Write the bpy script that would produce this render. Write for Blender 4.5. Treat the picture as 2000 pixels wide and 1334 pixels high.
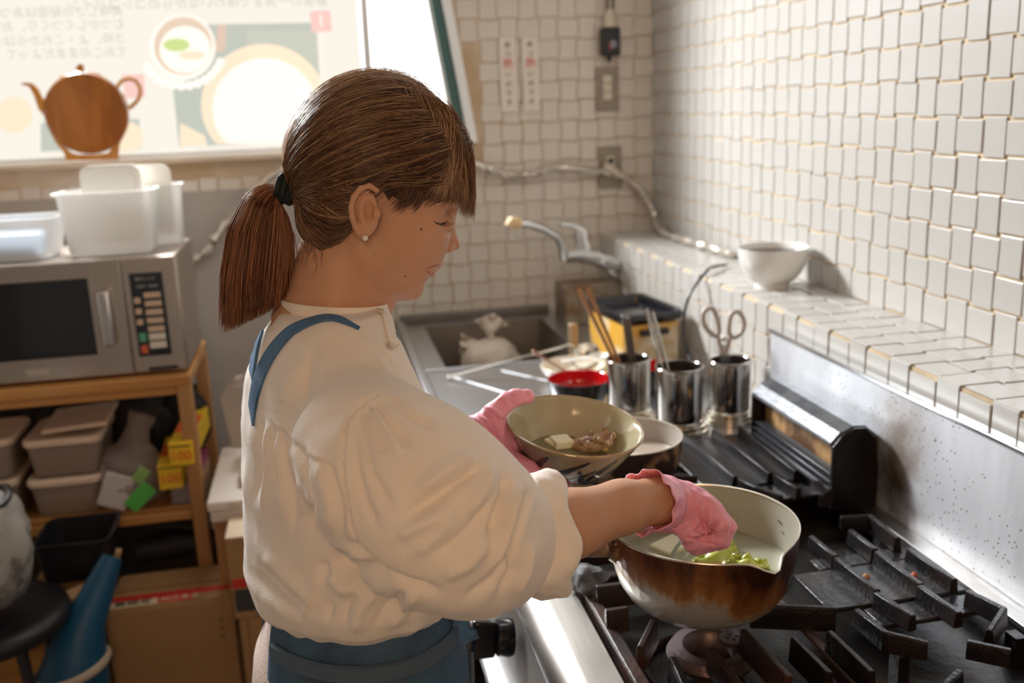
import bpy, bmesh, math, random
import numpy as np
from mathutils import Vector, Matrix
from mathutils.geometry import tessellate_polygon

random.seed(7)
RNG = np.random.default_rng(11)
for o in list(bpy.data.objects): bpy.data.objects.remove(o)
SC = bpy.context.scene
COL = SC.collection
PI = math.pi
R = math.radians

# ---------------------------------------------------------------- camera
CAM_F, CAM_H = 1893.0, 1.47
_y, _p, _r = R(10.757), R(13.863), R(-2.231)
_fw = Vector((math.sin(_y)*math.cos(_p), math.cos(_y)*math.cos(_p), -math.sin(_p)))
_r0 = Vector((math.cos(_y), -math.sin(_y), 0)); _u0 = _r0.cross(_fw)
_rt = math.cos(_r)*_r0 + math.sin(_r)*_u0
_up = -math.sin(_r)*_r0 + math.cos(_r)*_u0
CP = Vector((0, 0, CAM_H))
cam = bpy.data.objects.new('camera', bpy.data.cameras.new('camera'))
COL.objects.link(cam); SC.camera = cam
M3 = Matrix((_rt, _up, -_fw)).transposed()
cam.matrix_world = Matrix.Translation(CP) @ M3.to_4x4()
cam.data.sensor_width = 36; cam.data.lens = CAM_F/2000*36
cam.data.clip_start = 0.02
cam.data.dof.use_dof = True; cam.data.dof.focus_distance = 1.0; cam.data.dof.aperture_fstop = 4.3

# surveying helpers: turn a sight line of the photograph into a real point at a known plane
def ray(px, py): return _fw*CAM_F + _rt*(px-1000) - _up*(py-667)
def atx(px, py, x): d = ray(px, py); return CP + d*(x/d.x)
def aty(px, py, y): d = ray(px, py); return CP + d*(y/d.y)
def atz(px, py, z): d = ray(px, py); return CP + d*((z-CAM_H)/d.z)
def P(px, py, D): return CP + ray(px, py)*(D/CAM_F)

# ---------------------------------------------------------------- light and exposure
SC.view_settings.view_transform = 'Standard'
SC.view_settings.look = 'None'
SC.view_settings.gamma = 1.0
SC.view_settings.use_curve_mapping = False
SC.view_settings.exposure = 0.0
W = bpy.data.worlds.new('world'); SC.world = W; W.use_nodes = True
W.node_tree.nodes['Background'].inputs[0].default_value = (0.93, 0.96, 1.0, 1)
W.node_tree.nodes['Background'].inputs[1].default_value = 2.6

def area(name, loc, target, size, power, color, sy=None):
    l = bpy.data.lights.new(name, 'AREA'); l.energy = power; l.color = color
    l.size = size
    if sy: l.shape = 'RECTANGLE'; l.size_y = sy
    o = bpy.data.objects.new(name, l); COL.objects.link(o); o.location = loc
    d = Vector(target)-Vector(loc)
    o.rotation_euler = d.to_track_quat('-Z', 'Y').to_euler()
    return o
area('ceiling_lamp_light', (0.45, 1.9, 2.33), (0.45, 1.9, 0), 0.9, 4.6, (1.0, 0.97, 0.94), 0.3)
area('warm_room_lamp_light', (-0.15, -0.7, 1.75), (0.15, 1.2, 0.95), 0.5, 8.0, (1.0, 0.60, 0.34), 0.5)
area('window_daylight', (-0.80, 3.47, 2.42), (-0.05, 1.0, 1.05), 1.0, 230.0, (0.95, 0.98, 1.0), 0.45)

# ---------------------------------------------------------------- materials
def nt(m): return m.node_tree.nodes, m.node_tree.links
def mat(name, col, rough=0.5, metal=0.0, bump=0.0, bscale=40, var=0.0, vscale=6, spec=0.5, coat=0.0,
        trans=0.0, ior=1.45, sss=0.0, col2=None, cscale=4, cth=(0.4, 0.6), stretch=(1, 1, 1), alpha=1.0, sheen=0.0):
    m = bpy.data.materials.new(name); m.use_nodes = True
    n, l = nt(m); b = n['Principled BSDF']
    b.inputs['Base Color'].default_value = (*col, 1); b.inputs['Roughness'].default_value = rough
    b.inputs['Metallic'].default_value = metal; b.inputs['Specular IOR Level'].default_value = spec
    b.inputs['IOR'].default_value = ior; b.inputs['Alpha'].default_value = alpha
    if coat: b.inputs['Coat Weight'].default_value = coat; b.inputs['Coat Roughness'].default_value = 0.08
    if trans: b.inputs['Transmission Weight'].default_value = trans
    if sheen: b.inputs['Sheen Weight'].default_value = sheen
    if sss:
        b.inputs['Subsurface Weight'].default_value = sss; b.inputs['Subsurface Radius'].default_value = (1, .4, .2)
        b.inputs['Subsurface Scale'].default_value = 0.008
    tc = n.new('ShaderNodeTexCoord'); mp = n.new('ShaderNodeMapping'); mp.inputs['Scale'].default_value = stretch
    l.new(tc.outputs['Object'], mp.inputs[0])
    src = None
    if col2:
        ns = n.new('ShaderNodeTexNoise'); ns.inputs['Scale'].default_value = cscale; ns.inputs['Detail'].default_value = 6
        l.new(mp.outputs[0], ns.inputs[0]); rp = n.new('ShaderNodeValToRGB')
        rp.color_ramp.elements[0].position, rp.color_ramp.elements[1].position = cth
        rp.color_ramp.elements[0].color = (*col, 1); rp.color_ramp.elements[1].color = (*col2, 1)
        l.new(ns.outputs['Fac'], rp.inputs[0]); l.new(rp.outputs[0], b.inputs['Base Color']); src = rp.outputs[0]
    if var:
        ns = n.new('ShaderNodeTexNoise'); ns.inputs['Scale'].default_value = vscale; ns.inputs['Detail'].default_value = 5
        l.new(mp.outputs[0], ns.inputs[0])
        hs = n.new('ShaderNodeHueSaturation'); hs.inputs['Color'].default_value = (*col, 1)
        if src: l.new(src, hs.inputs['Color'])
        mr = n.new('ShaderNodeMapRange'); mr.inputs['To Min'].default_value = 1-var; mr.inputs['To Max'].default_value = 1+var
        mr.inputs['From Min'].default_value = .3; mr.inputs['From Max'].default_value = .7
        l.new(ns.outputs['Fac'], mr.inputs[0]); l.new(mr.outputs[0], hs.inputs['Value']); l.new(hs.outputs[0], b.inputs['Base Color'])
    if bump:
        ns = n.new('ShaderNodeTexNoise'); ns.inputs['Scale'].default_value = bscale; ns.inputs['Detail'].default_value = 4
        l.new(mp.outputs[0], ns.inputs[0]); bp = n.new('ShaderNodeBump'); bp.inputs['Strength'].default_value = bump
        bp.inputs['Distance'].default_value = 0.002
        l.new(ns.outputs['Fac'], bp.inputs['Height']); l.new(bp.outputs[0], b.inputs['Normal'])
    return m

# ---------------------------------------------------------------- mesh building
class MB:
    def __init__(s): s.v = []; s.f = []
    def add(s, vs, fs):
        k = len(s.v); s.v += [Vector(v) for v in vs]; s.f += [tuple(i+k for i in f) for f in fs]; return s
    def box(s, c, d, rot=None, taper=1.0):
        """centre, full dims; taper scales the bottom"""
        x, y, z = d[0]/2, d[1]/2, d[2]/2; c = Vector(c)
        vs = [(-x*taper, -y*taper, -z), (x*taper, -y*taper, -z), (x*taper, y*taper, -z), (-x*taper, y*taper, -z), (-x, -y, z), (x, -y, z), (x, y, z), (-x, y, z)]
        q = rot if rot is not None else Matrix.Identity(3)
        return s.add([c + q @ Vector(v) for v in vs], [(0, 3, 2, 1), (4, 5, 6, 7), (0, 1, 5, 4), (1, 2, 6, 5), (2, 3, 7, 6), (3, 0, 4, 7)])
    def bounds(s, a, b): return s.box([(a[i]+b[i])/2 for i in range(3)], [abs(b[i]-a[i]) for i in range(3)])
    def rings(s, rings, closed_u=True, cap=True, closed_v=False):
        n = len(rings[0]); k = len(s.v)
        for r_ in rings: s.v += [Vector(p) for p in r_]
        m = len(rings)
        for j in range(m if closed_v else m-1):
            j2 = (j+1) % m
            for i in range(n if closed_u else n-1):
                i2 = (i+1) % n
                s.f.append((k+j*n+i, k+j*n+i2, k+j2*n+i2, k+j2*n+i))
        if cap and closed_u and not closed_v:
            s.f.append(tuple(k+i for i in range(n))[::-1]); s.f.append(tuple(k+(m-1)*n+i for i in range(n)))
        return s
    def tube(s, pts, rad, n=12, cap=True, closed=False, flat=1.0, up=None):
        pts = [Vector(p) for p in pts]; m = len(pts)
        if not hasattr(rad, '__len__'): rad = [rad]*m
        rings = []; pn = None
        for i, p in enumerate(pts):
            a = pts[(i-1) % m] if (closed or i > 0) else p; b = pts[(i+1) % m] if (closed or i < m-1) else p
            t = (b-a).normalized()
            if pn is None:
                ref = Vector(up) if up is not None else (Vector((0, 0, 1)) if abs(t.z) < .9 else Vector((1, 0, 0)))
                pn = (ref - t*ref.dot(t)).normalized()
            else:
                pn = (pn - t*pn.dot(t)).normalized()
            bn = t.cross(pn)
            rings.append([p + (pn*math.cos(2*PI*k/n)*flat + bn*math.sin(2*PI*k/n))*rad[i] for k in range(n)])
        return s.rings(rings, cap=cap, closed_v=closed)
    def lathe(s, prof, c, n=48, axis=None, cap=False, wob=None, sx=1.0, sy=1.0):
        """prof (r, z) list; c base centre; axis optional 3x3"""
        c = Vector(c); q = axis if axis is not None else Matrix.Identity(3); rings = []
        for (r_, z) in prof:
            ring = []
            for k in range(n):
                a = 2*PI*k/n; rr = r_*(1 if wob is None else wob(a, z))
                ring.append(c + q @ Vector((rr*math.cos(a)*sx, rr*math.sin(a)*sy, z)))
            rings.append(ring)
        return s.rings(rings, cap=cap)
    def prism(s, poly, holes, fn, t0, t1):
        """2-D outline (and holes) extruded from t0 to t1; fn(a,b,t) -> 3-D point"""
        loops = [poly]+list(holes)
        tri = tessellate_polygon([[Vector((a, b, 0)) for a, b in lp] for lp in loops])
        flat = [p for lp in loops for p in lp]; n = len(flat); k = len(s.v)
        s.v += [Vector(fn(a, b, t0)) for a, b in flat] + [Vector(fn(a, b, t1)) for a, b in flat]
        for t in tri: s.f.append(tuple(k+i for i in t)); s.f.append(tuple(k+n+i for i in reversed(t)))
        off = 0
        for lp in loops:
            m = len(lp)
            for i in range(m):
                j = (i+1) % m; s.f.append((k+off+i, k+off+j, k+n+off+j, k+n+off+i))
            off += m
        return s

def rotz(a): return Matrix.Rotation(a, 3, 'Z')
def rotx(a): return Matrix.Rotation(a, 3, 'X')
def roty(a): return Matrix.Rotation(a, 3, 'Y')
def axis_to(d):
    return Vector(d).normalized().to_track_quat('Z', 'Y').to_matrix()

def tag(o, label=None, cat=None, group=None, kind=None):
    if label: o['label'] = label
    if cat: o['category'] = cat
    if group: o['group'] = group
    if kind: o['kind'] = kind
    return o
def thing(name, loc, label, cat, group=None):
    o = bpy.data.objects.new(name, None); COL.objects.link(o); o.location = loc; o.empty_display_size = 0.02
    return tag(o, label, cat, group)
def wloc(o):
    p = Vector((0, 0, 0))
    while o is not None: p += o.location; o = o.parent
    return p
def obj(name, mb, m, parent=None, smooth=35, bevel=0, seg=2, sub=0, solid=0, fix=True):
    if isinstance(mb, MB): vs, fs = mb.v, mb.f
    else: vs, fs = mb
    vs = [Vector(v) for v in vs]
    lo = Vector([min(v[i] for v in vs) for i in range(3)]); hi = Vector([max(v[i] for v in vs) for i in range(3)])
    org = Vector(((lo.x+hi.x)/2, (lo.y+hi.y)/2, lo.z))
    me = bpy.data.meshes.new(name); me.from_pydata([v-org for v in vs], [], fs)
    if fix:
        bm = bmesh.new(); bm.from_mesh(me); bmesh.ops.recalc_face_normals(bm, faces=bm.faces); bm.to_mesh(me); bm.free()
    if smooth:
        me.shade_smooth()
        if smooth < 180: me.set_sharp_from_angle(angle=R(smooth))
    ms = m if isinstance(m, (list, tuple)) else [m]
    for q in ms: me.materials.append(q)
    o = bpy.data.objects.new(name, me); COL.objects.link(o)
    o.parent = parent; o.location = org - (wloc(parent) if parent else Vector((0, 0, 0)))
    if solid: md = o.modifiers.new('Solidify', 'SOLIDIFY'); md.thickness = solid; md.offset = -1
    if bevel: md = o.modifiers.new('Bevel', 'BEVEL'); md.width = bevel; md.segments = seg; md.limit_method = 'ANGLE'; md.angle_limit = R(40)
    if sub: md = o.modifiers.new('Subdivision', 'SUBSURF'); md.levels = sub; md.render_levels = sub
    return o
def copy_tree(o, parent=None):
    c = o.copy(); COL.objects.link(c); c.parent = parent
    for ch in [q for q in bpy.data.objects if q.parent == o and q != c]: copy_tree(ch, c)
    return c
def struct(name, mb, m, parent=None, **k):
    o = obj(name, mb, m, parent, **k)
    o['kind'] = 'structure'
    return o
def text(name, body, size, origin, xdir, ydir, m, parent, extr=0.0004, align='CENTER', mirror=False, spacing=1.0):
    """flat lettering as mesh; origin = centre, xdir reading direction, ydir up"""
    cu = bpy.data.curves.new(name, 'FONT'); cu.body = body; cu.size = size; cu.align_x = align; cu.align_y = 'CENTER'
    cu.extrude = extr; cu.space_character = spacing; cu.resolution_u = 3
    o = bpy.data.objects.new(name+'_curve', cu); COL.objects.link(o)
    dg = bpy.context.evaluated_depsgraph_get(); me = bpy.data.meshes.new_from_object(o.evaluated_get(dg))
    bpy.data.objects.remove(o)
    x = Vector(xdir).normalized(); y = Vector(ydir).normalized(); z = x.cross(y); org = Vector(origin)
    vs = [org + x*v.co.x + y*v.co.y + z*v.co.z for v in me.vertices]; fs = [tuple(p.vertices) for p in me.polygons]
    if not vs: return None
    return obj(name, (vs, fs), m, parent, smooth=0, fix=False)

# implicit surfaces: sample a field on a grid and skin it (surface nets)
def surface_net(fn, lo, hi, h):
    lo = np.array(lo, float); hi = np.array(hi, float)
    n = np.ceil((hi-lo)/h).astype(int)+1
    ax = [lo[i]+h*np.arange(n[i]) for i in range(3)]
    X, Y, Z = np.meshgrid(*ax, indexing='ij')
    F = fn(X, Y, Z).astype(np.float32)
    S = F < 0
    c = np.zeros(tuple(n-1), int)
    for a in (0, 1):
        for b in (0, 1):
            for d in (0, 1): c += S[a:n[0]-1+a, b:n[1]-1+b, d:n[2]-1+d]
    act = (c > 0) & (c < 8)
    idx = -np.ones(act.shape, int); idx[act] = np.arange(act.sum())
    I = np.argwhere(act); acc = np.zeros((len(I), 3)); cnt = np.zeros(len(I))
    cor = [(a, b, d) for a in (0, 1) for b in (0, 1) for d in (0, 1)]
    for p in cor:
        for k in range(3):
            if p[k] == 0:
                q = list(p); q[k] = 1
                A = F[I[:, 0]+p[0], I[:, 1]+p[1], I[:, 2]+p[2]]; B = F[I[:, 0]+q[0], I[:, 1]+q[1], I[:, 2]+q[2]]
                m = (A < 0) != (B < 0); t = np.where(m, A/np.where(m, A-B, 1), 0)
                pos = np.array(p, float)[None, :].repeat(len(I), 0); pos[:, k] += t
                acc[m] += pos[m]; cnt[m] += 1
    V = lo + h*(I + acc/cnt[:, None])
    Q = []
    for k in range(3):
        u, w = (k+1) % 3, (k+2) % 3
        sl = [slice(None)]*3; sl[k] = slice(0, -1); s1 = [slice(None)]*3; s1[k] = slice(1, None)
        ch = S[tuple(sl)] != S[tuple(s1)]
        E = np.argwhere(ch); E = E[(E[:, u] > 0) & (E[:, w] > 0) & (E[:, u] < n[u]-1) & (E[:, w] < n[w]-1)]
        inside = S[E[:, 0], E[:, 1], E[:, 2]]
        def g(du, dw):
            e = E.copy(); e[:, u] -= du; e[:, w] -= dw; return idx[e[:, 0], e[:, 1], e[:, 2]]
        q = np.stack([g(0, 0), g(1, 0), g(1, 1), g(0, 1)], 1)
        q[inside] = q[inside][:, ::-1]
        Q.append(q)
    Q = np.concatenate(Q)
    return V, Q[:, ::-1]
def np_obj(name, V, Q, m, parent=None, smooth=True):
    lo, hi = V.min(0), V.max(0); org = np.array([(lo[0]+hi[0])/2, (lo[1]+hi[1])/2, lo[2]])
    me = bpy.data.meshes.new(name); me.from_pydata((V-org).tolist(), [], Q.tolist())
    if smooth: me.shade_smooth()
    me.materials.append(m)
    o = bpy.data.objects.new(name, me); COL.objects.link(o); o.parent = parent
    o.location = Vector(org) - (wloc(parent) if parent else Vector((0, 0, 0)))
    return o

# ================================================================ ROOM
XR, YB, ZL, XL = 1.07, 3.05, 1.045, 0.885      # right wall, back wall, ledge top, ledge front
m_plaster = mat('plaster', (0.36, 0.33, 0.29), .8, bump=.2)
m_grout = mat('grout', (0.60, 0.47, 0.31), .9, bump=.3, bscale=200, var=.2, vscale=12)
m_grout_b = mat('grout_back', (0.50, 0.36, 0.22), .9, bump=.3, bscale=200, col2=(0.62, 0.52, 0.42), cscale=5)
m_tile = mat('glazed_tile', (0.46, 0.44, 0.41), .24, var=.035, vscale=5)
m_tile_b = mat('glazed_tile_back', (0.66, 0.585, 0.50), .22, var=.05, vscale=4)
m_floor = mat('floor_tile', (0.16, 0.12, 0.09), .6, var=.3)
m_ceil = mat('ceiling_paint', (0.5, 0.47, 0.43), .9)

b = MB().bounds((-1.9, -1.6, -.05), (1.2, 3.3, 0)); struct('floor', b, m_floor)
b = MB().bounds((-1.9, -1.6, 2.4), (1.2, 3.3, 2.45)); struct('ceiling', b, m_ceil)
b = MB().bounds((-1.95, -1.6, 0), (-1.9, 3.3, 2.4)); struct('wall_left', b, m_plaster)
b = MB().bounds((-1.9, -1.65, 0), (1.2, -1.6, 2.4)); struct('wall_front', b, m_plaster)
wall_right = struct('wall_right', MB().bounds((XR+.0008, -1.6, 0), (1.2, 3.2, 2.4)), m_grout)
# back wall with a window opening whose right side leans
WX = lambda z: 0.487 - (z-1.36)*0.145
bw = MB()
fnb = lambda a, b_, t: (a, t, b_)
poly = [(-1.9, 0), (XR+.01, 0), (XR+.01, 2.4), (-1.9, 2.4)]
hole = [(-1.75, 1.345), (0.483, 1.345), (WX(2.37), 2.37), (-1.75, 2.37)]
bw.prism(poly, [hole], fnb, YB+.0008, YB+.13)
wall_back = struct('wall_back', bw, m_grout_b, smooth=0)

def tile_mesh(w, h, t=.0030, bv=.0011):
    """small glazed tile in local x (width) z (height), face towards -y"""
    mb = MB(); x, z = w/2, h/2
    def rect(ix, y): return [(-x+ix, y, -z+ix), (x-ix, y, -z+ix), (x-ix, y, z-ix), (-x+ix, y, z-ix)]
    mb.rings([rect(0, 0), rect(0, -t+bv), rect(bv*.3, -t+bv*.3), rect(bv, -t)], cap=False)
    mb.f.append((12, 13, 14, 15)); mb.f.append((3, 2, 1, 0))
    return mb
PT = 0.062
TM = {}
def tile_me(key, m):
    if (key, m.name) not in TM:
        w, h = key; mb = tile_mesh(w, h); me = bpy.data.meshes.new('tile'); me.from_pydata(mb.v, [], mb.f)
        me.shade_smooth(); me.set_sharp_from_angle(angle=R(14)); me.materials.append(m); TM[(key, m.name)] = me
    return TM[(key, m.name)]
def tiles(parent, m, org, ud, vd, nu, nv, skip=None, score=None, limit=300, phase=0, hmax=None):
    """woven pattern of wide and narrow tiles; org corner, ud/vd in-plane unit vectors, outward = ud x vd reversed"""
    ud, vd = Vector(ud), Vector(vd); out = ud.cross(vd); org = Vector(org)
    cells = []
    for i in range(nu):
        for j in range(nv):
            wide = (i+j+phase) % 2 == 0
            w, h = ((1.12*PT, .91*PT) if wide else (.88*PT, 1.09*PT)); w -= .0036; h -= .0036
            c = org + ud*((i+.5)*PT + RNG.normal(0, .0005)) + vd*((j+.5)*PT + RNG.normal(0, .0006))
            if skip and skip(c): continue
            cells.append((c, (round(w, 4), round(h, 4))))
    if score: cells.sort(key=lambda q: score(q[0]))
    rest = MB()
    B = Matrix((ud, -out, vd)).transposed()      # local x -> ud, -y -> out, z -> vd
    first = 0
    for k, (c, key) in enumerate(cells):
        q = B @ Matrix.Rotation(RNG.normal(0, .008), 3, 'Y') @ Matrix.Rotation(RNG.normal(0, .0035), 3, 'Z') @ Matrix.Rotation(RNG.normal(0, .0035), 3, 'X')
        c = c + out*RNG.normal(0, .00025)
        if k < limit:
            o = bpy.data.objects.new('tile', tile_me(key, m)); COL.objects.link(o); o.parent = parent
            o.matrix_local = Matrix.Translation(c-wloc(parent)) @ q.to_4x4()
        else:
            t = tile_mesh(*key); rest.add([c + q @ v for v in t.v], t.f)
    if rest.v:
        o = obj('distant_tiles', rest, m, parent, fix=False, smooth=14); o['kind'] = 'stuff'
# right wall: outward is -x.  ud = -y, vd = z -> (-y) x z = -x
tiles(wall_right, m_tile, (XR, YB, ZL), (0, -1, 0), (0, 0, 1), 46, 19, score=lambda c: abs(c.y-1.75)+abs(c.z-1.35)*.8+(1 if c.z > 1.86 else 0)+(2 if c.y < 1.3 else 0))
# back wall: outward -y.  ud = x, vd = z -> x cross z = -y
def skip_b(c):
    if c.z > 1.31 and c.x < WX(c.z)+.034: return True
    if c.x < -.02 and c.z < 1.245: return True
    return c.z < .74 and c.x > .2
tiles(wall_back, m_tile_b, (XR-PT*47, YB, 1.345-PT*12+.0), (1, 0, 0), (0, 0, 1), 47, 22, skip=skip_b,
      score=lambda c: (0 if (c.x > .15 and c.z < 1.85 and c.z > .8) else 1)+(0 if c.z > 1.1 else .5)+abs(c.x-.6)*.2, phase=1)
# tiled ledge along the right wall
ledge = struct('trim_1', MB().bounds((XL+.0008, -.6, 0), (XR, YB, ZL-.0008)), m_grout)
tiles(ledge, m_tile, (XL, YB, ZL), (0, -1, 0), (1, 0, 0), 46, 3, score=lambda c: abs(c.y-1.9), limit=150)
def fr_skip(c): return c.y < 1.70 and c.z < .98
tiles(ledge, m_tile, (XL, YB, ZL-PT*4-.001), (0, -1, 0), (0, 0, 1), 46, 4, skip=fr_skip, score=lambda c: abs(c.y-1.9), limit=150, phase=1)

struct('trim_2', MB().bounds((-1.9, YB-.012, 0), (-.02, YB-.001, 1.247)), mat('grey_wall_board', (.40, .36, .32), .7, var=.06))
# window: sill, frame, pane
m_frame = mat('white_window_frame', (0.82, 0.83, 0.82), .35)
m_green = mat('dark_green_sash', (0.05, 0.12, 0.11), .4)
m_sill = mat('window_sill_paint', (0.62, 0.50, 0.38), .5, var=.1)
win = struct('window_1', MB().bounds((-1.75, YB+.02, 1.352), (.40, YB+.05, 1.362)), m_frame)
struct('window_sill', MB().bounds((-1.75, YB-.028, 1.333), (.47, YB+.125, 1.347)), m_sill, win, bevel=.003)
def leaning(x0, x1, y0, y1, za, zb):
    mb = MB(); 
    v = [(WX(z)+dx, y, z) for z in (za, zb) for (dx, y) in ((x0, y0), (x1, y0), (x1, y1), (x0, y1))]
    return mb.add(v, [(0, 3, 2, 1), (4, 5, 6, 7), (0, 1, 5, 4), (1, 2, 6, 5), (2, 3, 7, 6), (3, 0, 4, 7)])
struct('window_frame', leaning(-.022, .006, YB-.012, YB+.10, 1.352, 2.37), m_frame, win, bevel=.002)
struct('window_sash', leaning(-.052, -.022, YB+.0, YB+.08, 1.352, 2.37), m_green, win, bevel=.002)
struct('window_sash', leaning(-.066, -.052, YB+.01, YB+.07, 1.352, 2.37), m_frame, win, bevel=.002)
struct('window_frame', MB().bounds((.165, YB+.03, 1.352), (.185, YB+.055, 2.1)), mat('pale_mullion', (.7, .68, .66), .4), win, bevel=.002)
m_glass = bpy.data.materials.new('window_glass'); m_glass.use_nodes = True
n_, l_ = nt(m_glass); n_.clear(); mo = n_.new('ShaderNodeOutputMaterial'); mx = n_.new('ShaderNodeMixShader'); tr = n_.new('ShaderNodeBsdfTransparent'); gl = n_.new('ShaderNodeBsdfGlossy')
gl.inputs['Roughness'].default_value = .02; mx.inputs[0].default_value = .008
l_.new(tr.outputs[0], mx.inputs[1]); l_.new(gl.outputs[0], mx.inputs[2]); l_.new(mx.outputs[0], mo.inputs[0])
pg = MB(); pg.add([(-1.74, YB+.045, 1.36), (.43, YB+.045, 1.36), (WX(2.37)-.06, YB+.045, 2.37), (-1.74, YB+.045, 2.37)], [(0, 1, 2, 3)])
struct('window_pane', pg, m_glass, win, smooth=0, fix=False)

# printed banner outside the glass; its colours emit, standing in for daylight coming through
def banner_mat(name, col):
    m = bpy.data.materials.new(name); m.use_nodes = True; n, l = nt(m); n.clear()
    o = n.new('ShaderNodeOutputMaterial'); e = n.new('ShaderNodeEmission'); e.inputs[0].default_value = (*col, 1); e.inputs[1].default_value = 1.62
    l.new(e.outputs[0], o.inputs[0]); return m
BY = 3.14
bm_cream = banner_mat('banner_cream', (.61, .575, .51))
ban = thing('window_banner', (-.7, BY, 1.345), 'large cream printed food banner hanging outside the window glass, seen from behind', 'banner')
def flat(name, pts, y, m, par=ban): return obj(name, ([(x, y, z) for x, z in pts], [tuple(range(len(pts)))]), m, par, smooth=0, fix=False)
def pp(px, py): q = aty(px, py, BY); return (q.x, q.z)
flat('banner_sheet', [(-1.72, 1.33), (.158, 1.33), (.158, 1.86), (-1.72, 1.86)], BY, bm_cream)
def circ(cx, cy, r, n=40, sy=1.0): return [pp(cx+r*math.cos(2*PI*k/n), cy+r*sy*math.sin(2*PI*k/n)) for k in range(n)]
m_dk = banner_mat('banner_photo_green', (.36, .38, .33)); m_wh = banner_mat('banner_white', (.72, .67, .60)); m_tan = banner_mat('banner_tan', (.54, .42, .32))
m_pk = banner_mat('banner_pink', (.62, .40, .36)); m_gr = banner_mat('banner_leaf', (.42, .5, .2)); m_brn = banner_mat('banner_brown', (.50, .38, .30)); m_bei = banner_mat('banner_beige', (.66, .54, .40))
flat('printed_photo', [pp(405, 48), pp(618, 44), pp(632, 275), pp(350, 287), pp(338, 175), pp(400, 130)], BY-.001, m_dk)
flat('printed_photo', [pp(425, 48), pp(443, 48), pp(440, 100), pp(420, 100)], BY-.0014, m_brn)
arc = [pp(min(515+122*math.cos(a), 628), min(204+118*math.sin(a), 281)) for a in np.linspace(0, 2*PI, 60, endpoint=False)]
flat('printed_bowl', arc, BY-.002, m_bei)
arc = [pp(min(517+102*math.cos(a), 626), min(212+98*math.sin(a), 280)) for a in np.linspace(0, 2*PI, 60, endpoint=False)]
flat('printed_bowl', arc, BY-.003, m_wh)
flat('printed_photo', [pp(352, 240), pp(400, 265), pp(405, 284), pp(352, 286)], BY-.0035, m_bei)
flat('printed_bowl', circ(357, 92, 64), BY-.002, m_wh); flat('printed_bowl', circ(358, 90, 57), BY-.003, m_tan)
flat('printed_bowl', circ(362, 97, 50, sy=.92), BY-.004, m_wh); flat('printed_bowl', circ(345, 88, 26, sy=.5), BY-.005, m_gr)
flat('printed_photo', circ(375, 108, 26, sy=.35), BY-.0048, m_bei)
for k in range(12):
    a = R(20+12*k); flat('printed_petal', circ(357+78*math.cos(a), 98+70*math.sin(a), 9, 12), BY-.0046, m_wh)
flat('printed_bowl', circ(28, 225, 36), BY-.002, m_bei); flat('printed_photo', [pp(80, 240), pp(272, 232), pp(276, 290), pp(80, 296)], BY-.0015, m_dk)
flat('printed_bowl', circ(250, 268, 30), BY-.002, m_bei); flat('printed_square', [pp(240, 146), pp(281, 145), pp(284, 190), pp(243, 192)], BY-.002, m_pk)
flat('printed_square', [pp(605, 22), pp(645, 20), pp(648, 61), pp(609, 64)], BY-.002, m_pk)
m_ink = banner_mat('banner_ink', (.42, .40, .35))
XD = (-1, 0, .0); YD = (0, 0, 1)      # the print faces the street, so it reads mirrored from inside
def btxt(s, px, py, size, m=m_ink, al='LEFT'):
    q = aty(px, py, BY-.006); text('printed_lettering', s, size, q, XD, YD, m, ban, 0.0002, al)
btxt('1', 627, 41, .05, m_wh, 'CENTER')
btxt('美味しさの秘密はあつくて、おいしく', 240, 22, .0335); btxt('むつかしくつくり、お茶のやさ、いでし', 243, 48, .0335)
btxt('さ枠、よ・これからはクて味わい深い', 246, 76, .0335); btxt('ておこのままだよって', 250, 102, .0335)
btxt('最後の一滴まで味わいながらのコシコバイン', 640, 2, .037)

# ---- things on the back wall
m_paper = mat('notice_paper', (0.74, 0.66, 0.57), .7); m_ink2 = mat('black_ink', (.04, .04, .04), .6); m_red = mat('red_ink', (.65, .10, .07), .6)
YF = YB-.007
for k, x0 in enumerate((.573, .644)):
    t = thing('paper_notice', (x0+.025, YF, 1.441), ['left of two narrow white paper notices on the tiled back wall', 'right of two narrow white paper notices, nearer the brown switch plate'][k], 'notice', 'paper notices taped on the tiles')
    obj('paper', MB().bounds((x0, YF-.0012, 1.441), (x0+.052, YF, 1.662)), m_paper, t, smooth=0)
    for q, ch in enumerate(['あ', 'つ', '熱', 'い', 'の', 'で', 'す']):
        z = 1.64-.028*q-(.004 if q > 2 else 0)
        text('lettering', ch, .021 if q != 2 else .032, (x0+.026, YF-.0018, z), (1, 0, 0), (0, 0, 1), m_red if q == 2 else m_ink2, t)
m_plate = mat('grey_brown_plate', (.27, .22, .165), .35, metal=.3); m_ivory = mat('ivory_switch', (.66, .60, .46), .4)
sw = thing('light_switch', (.915, YF, 1.433), 'brown metal switch plate with three ivory rockers on the back wall', 'light switch')
obj('cover_plate', MB().bounds((.878, YF-.007, 1.433), (.952, YF, 1.565)), m_plate, sw, bevel=.002)
for k in range(3): obj('rocker', MB().bounds((.900, YF-.011, 1.466+k*.026), (.928, YF-.007, 1.489+k*.026)), m_ivory, sw, bevel=.0015)
ol = thing('power_outlet', (.925, YF, 1.188), 'brown metal outlet plate with a white plug, below the switch', 'power outlet')
obj('cover_plate', MB().bounds((.884, YF-.007, 1.190), (.958, YF, 1.320)), m_plate, ol, bevel=.002)
obj('socket', MB().bounds((.908, YF-.010, 1.222), (.934, YF-.006, 1.292)), m_ivory, ol, bevel=.002)
obj('socket_hole', MB().lathe([(0, 0), (.009, 0), (.009, .004), (0, .004)], (.921, YF-.0085, 1.276), 16, axis=axis_to((0, -1, 0))), m_ink2, ol)
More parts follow.
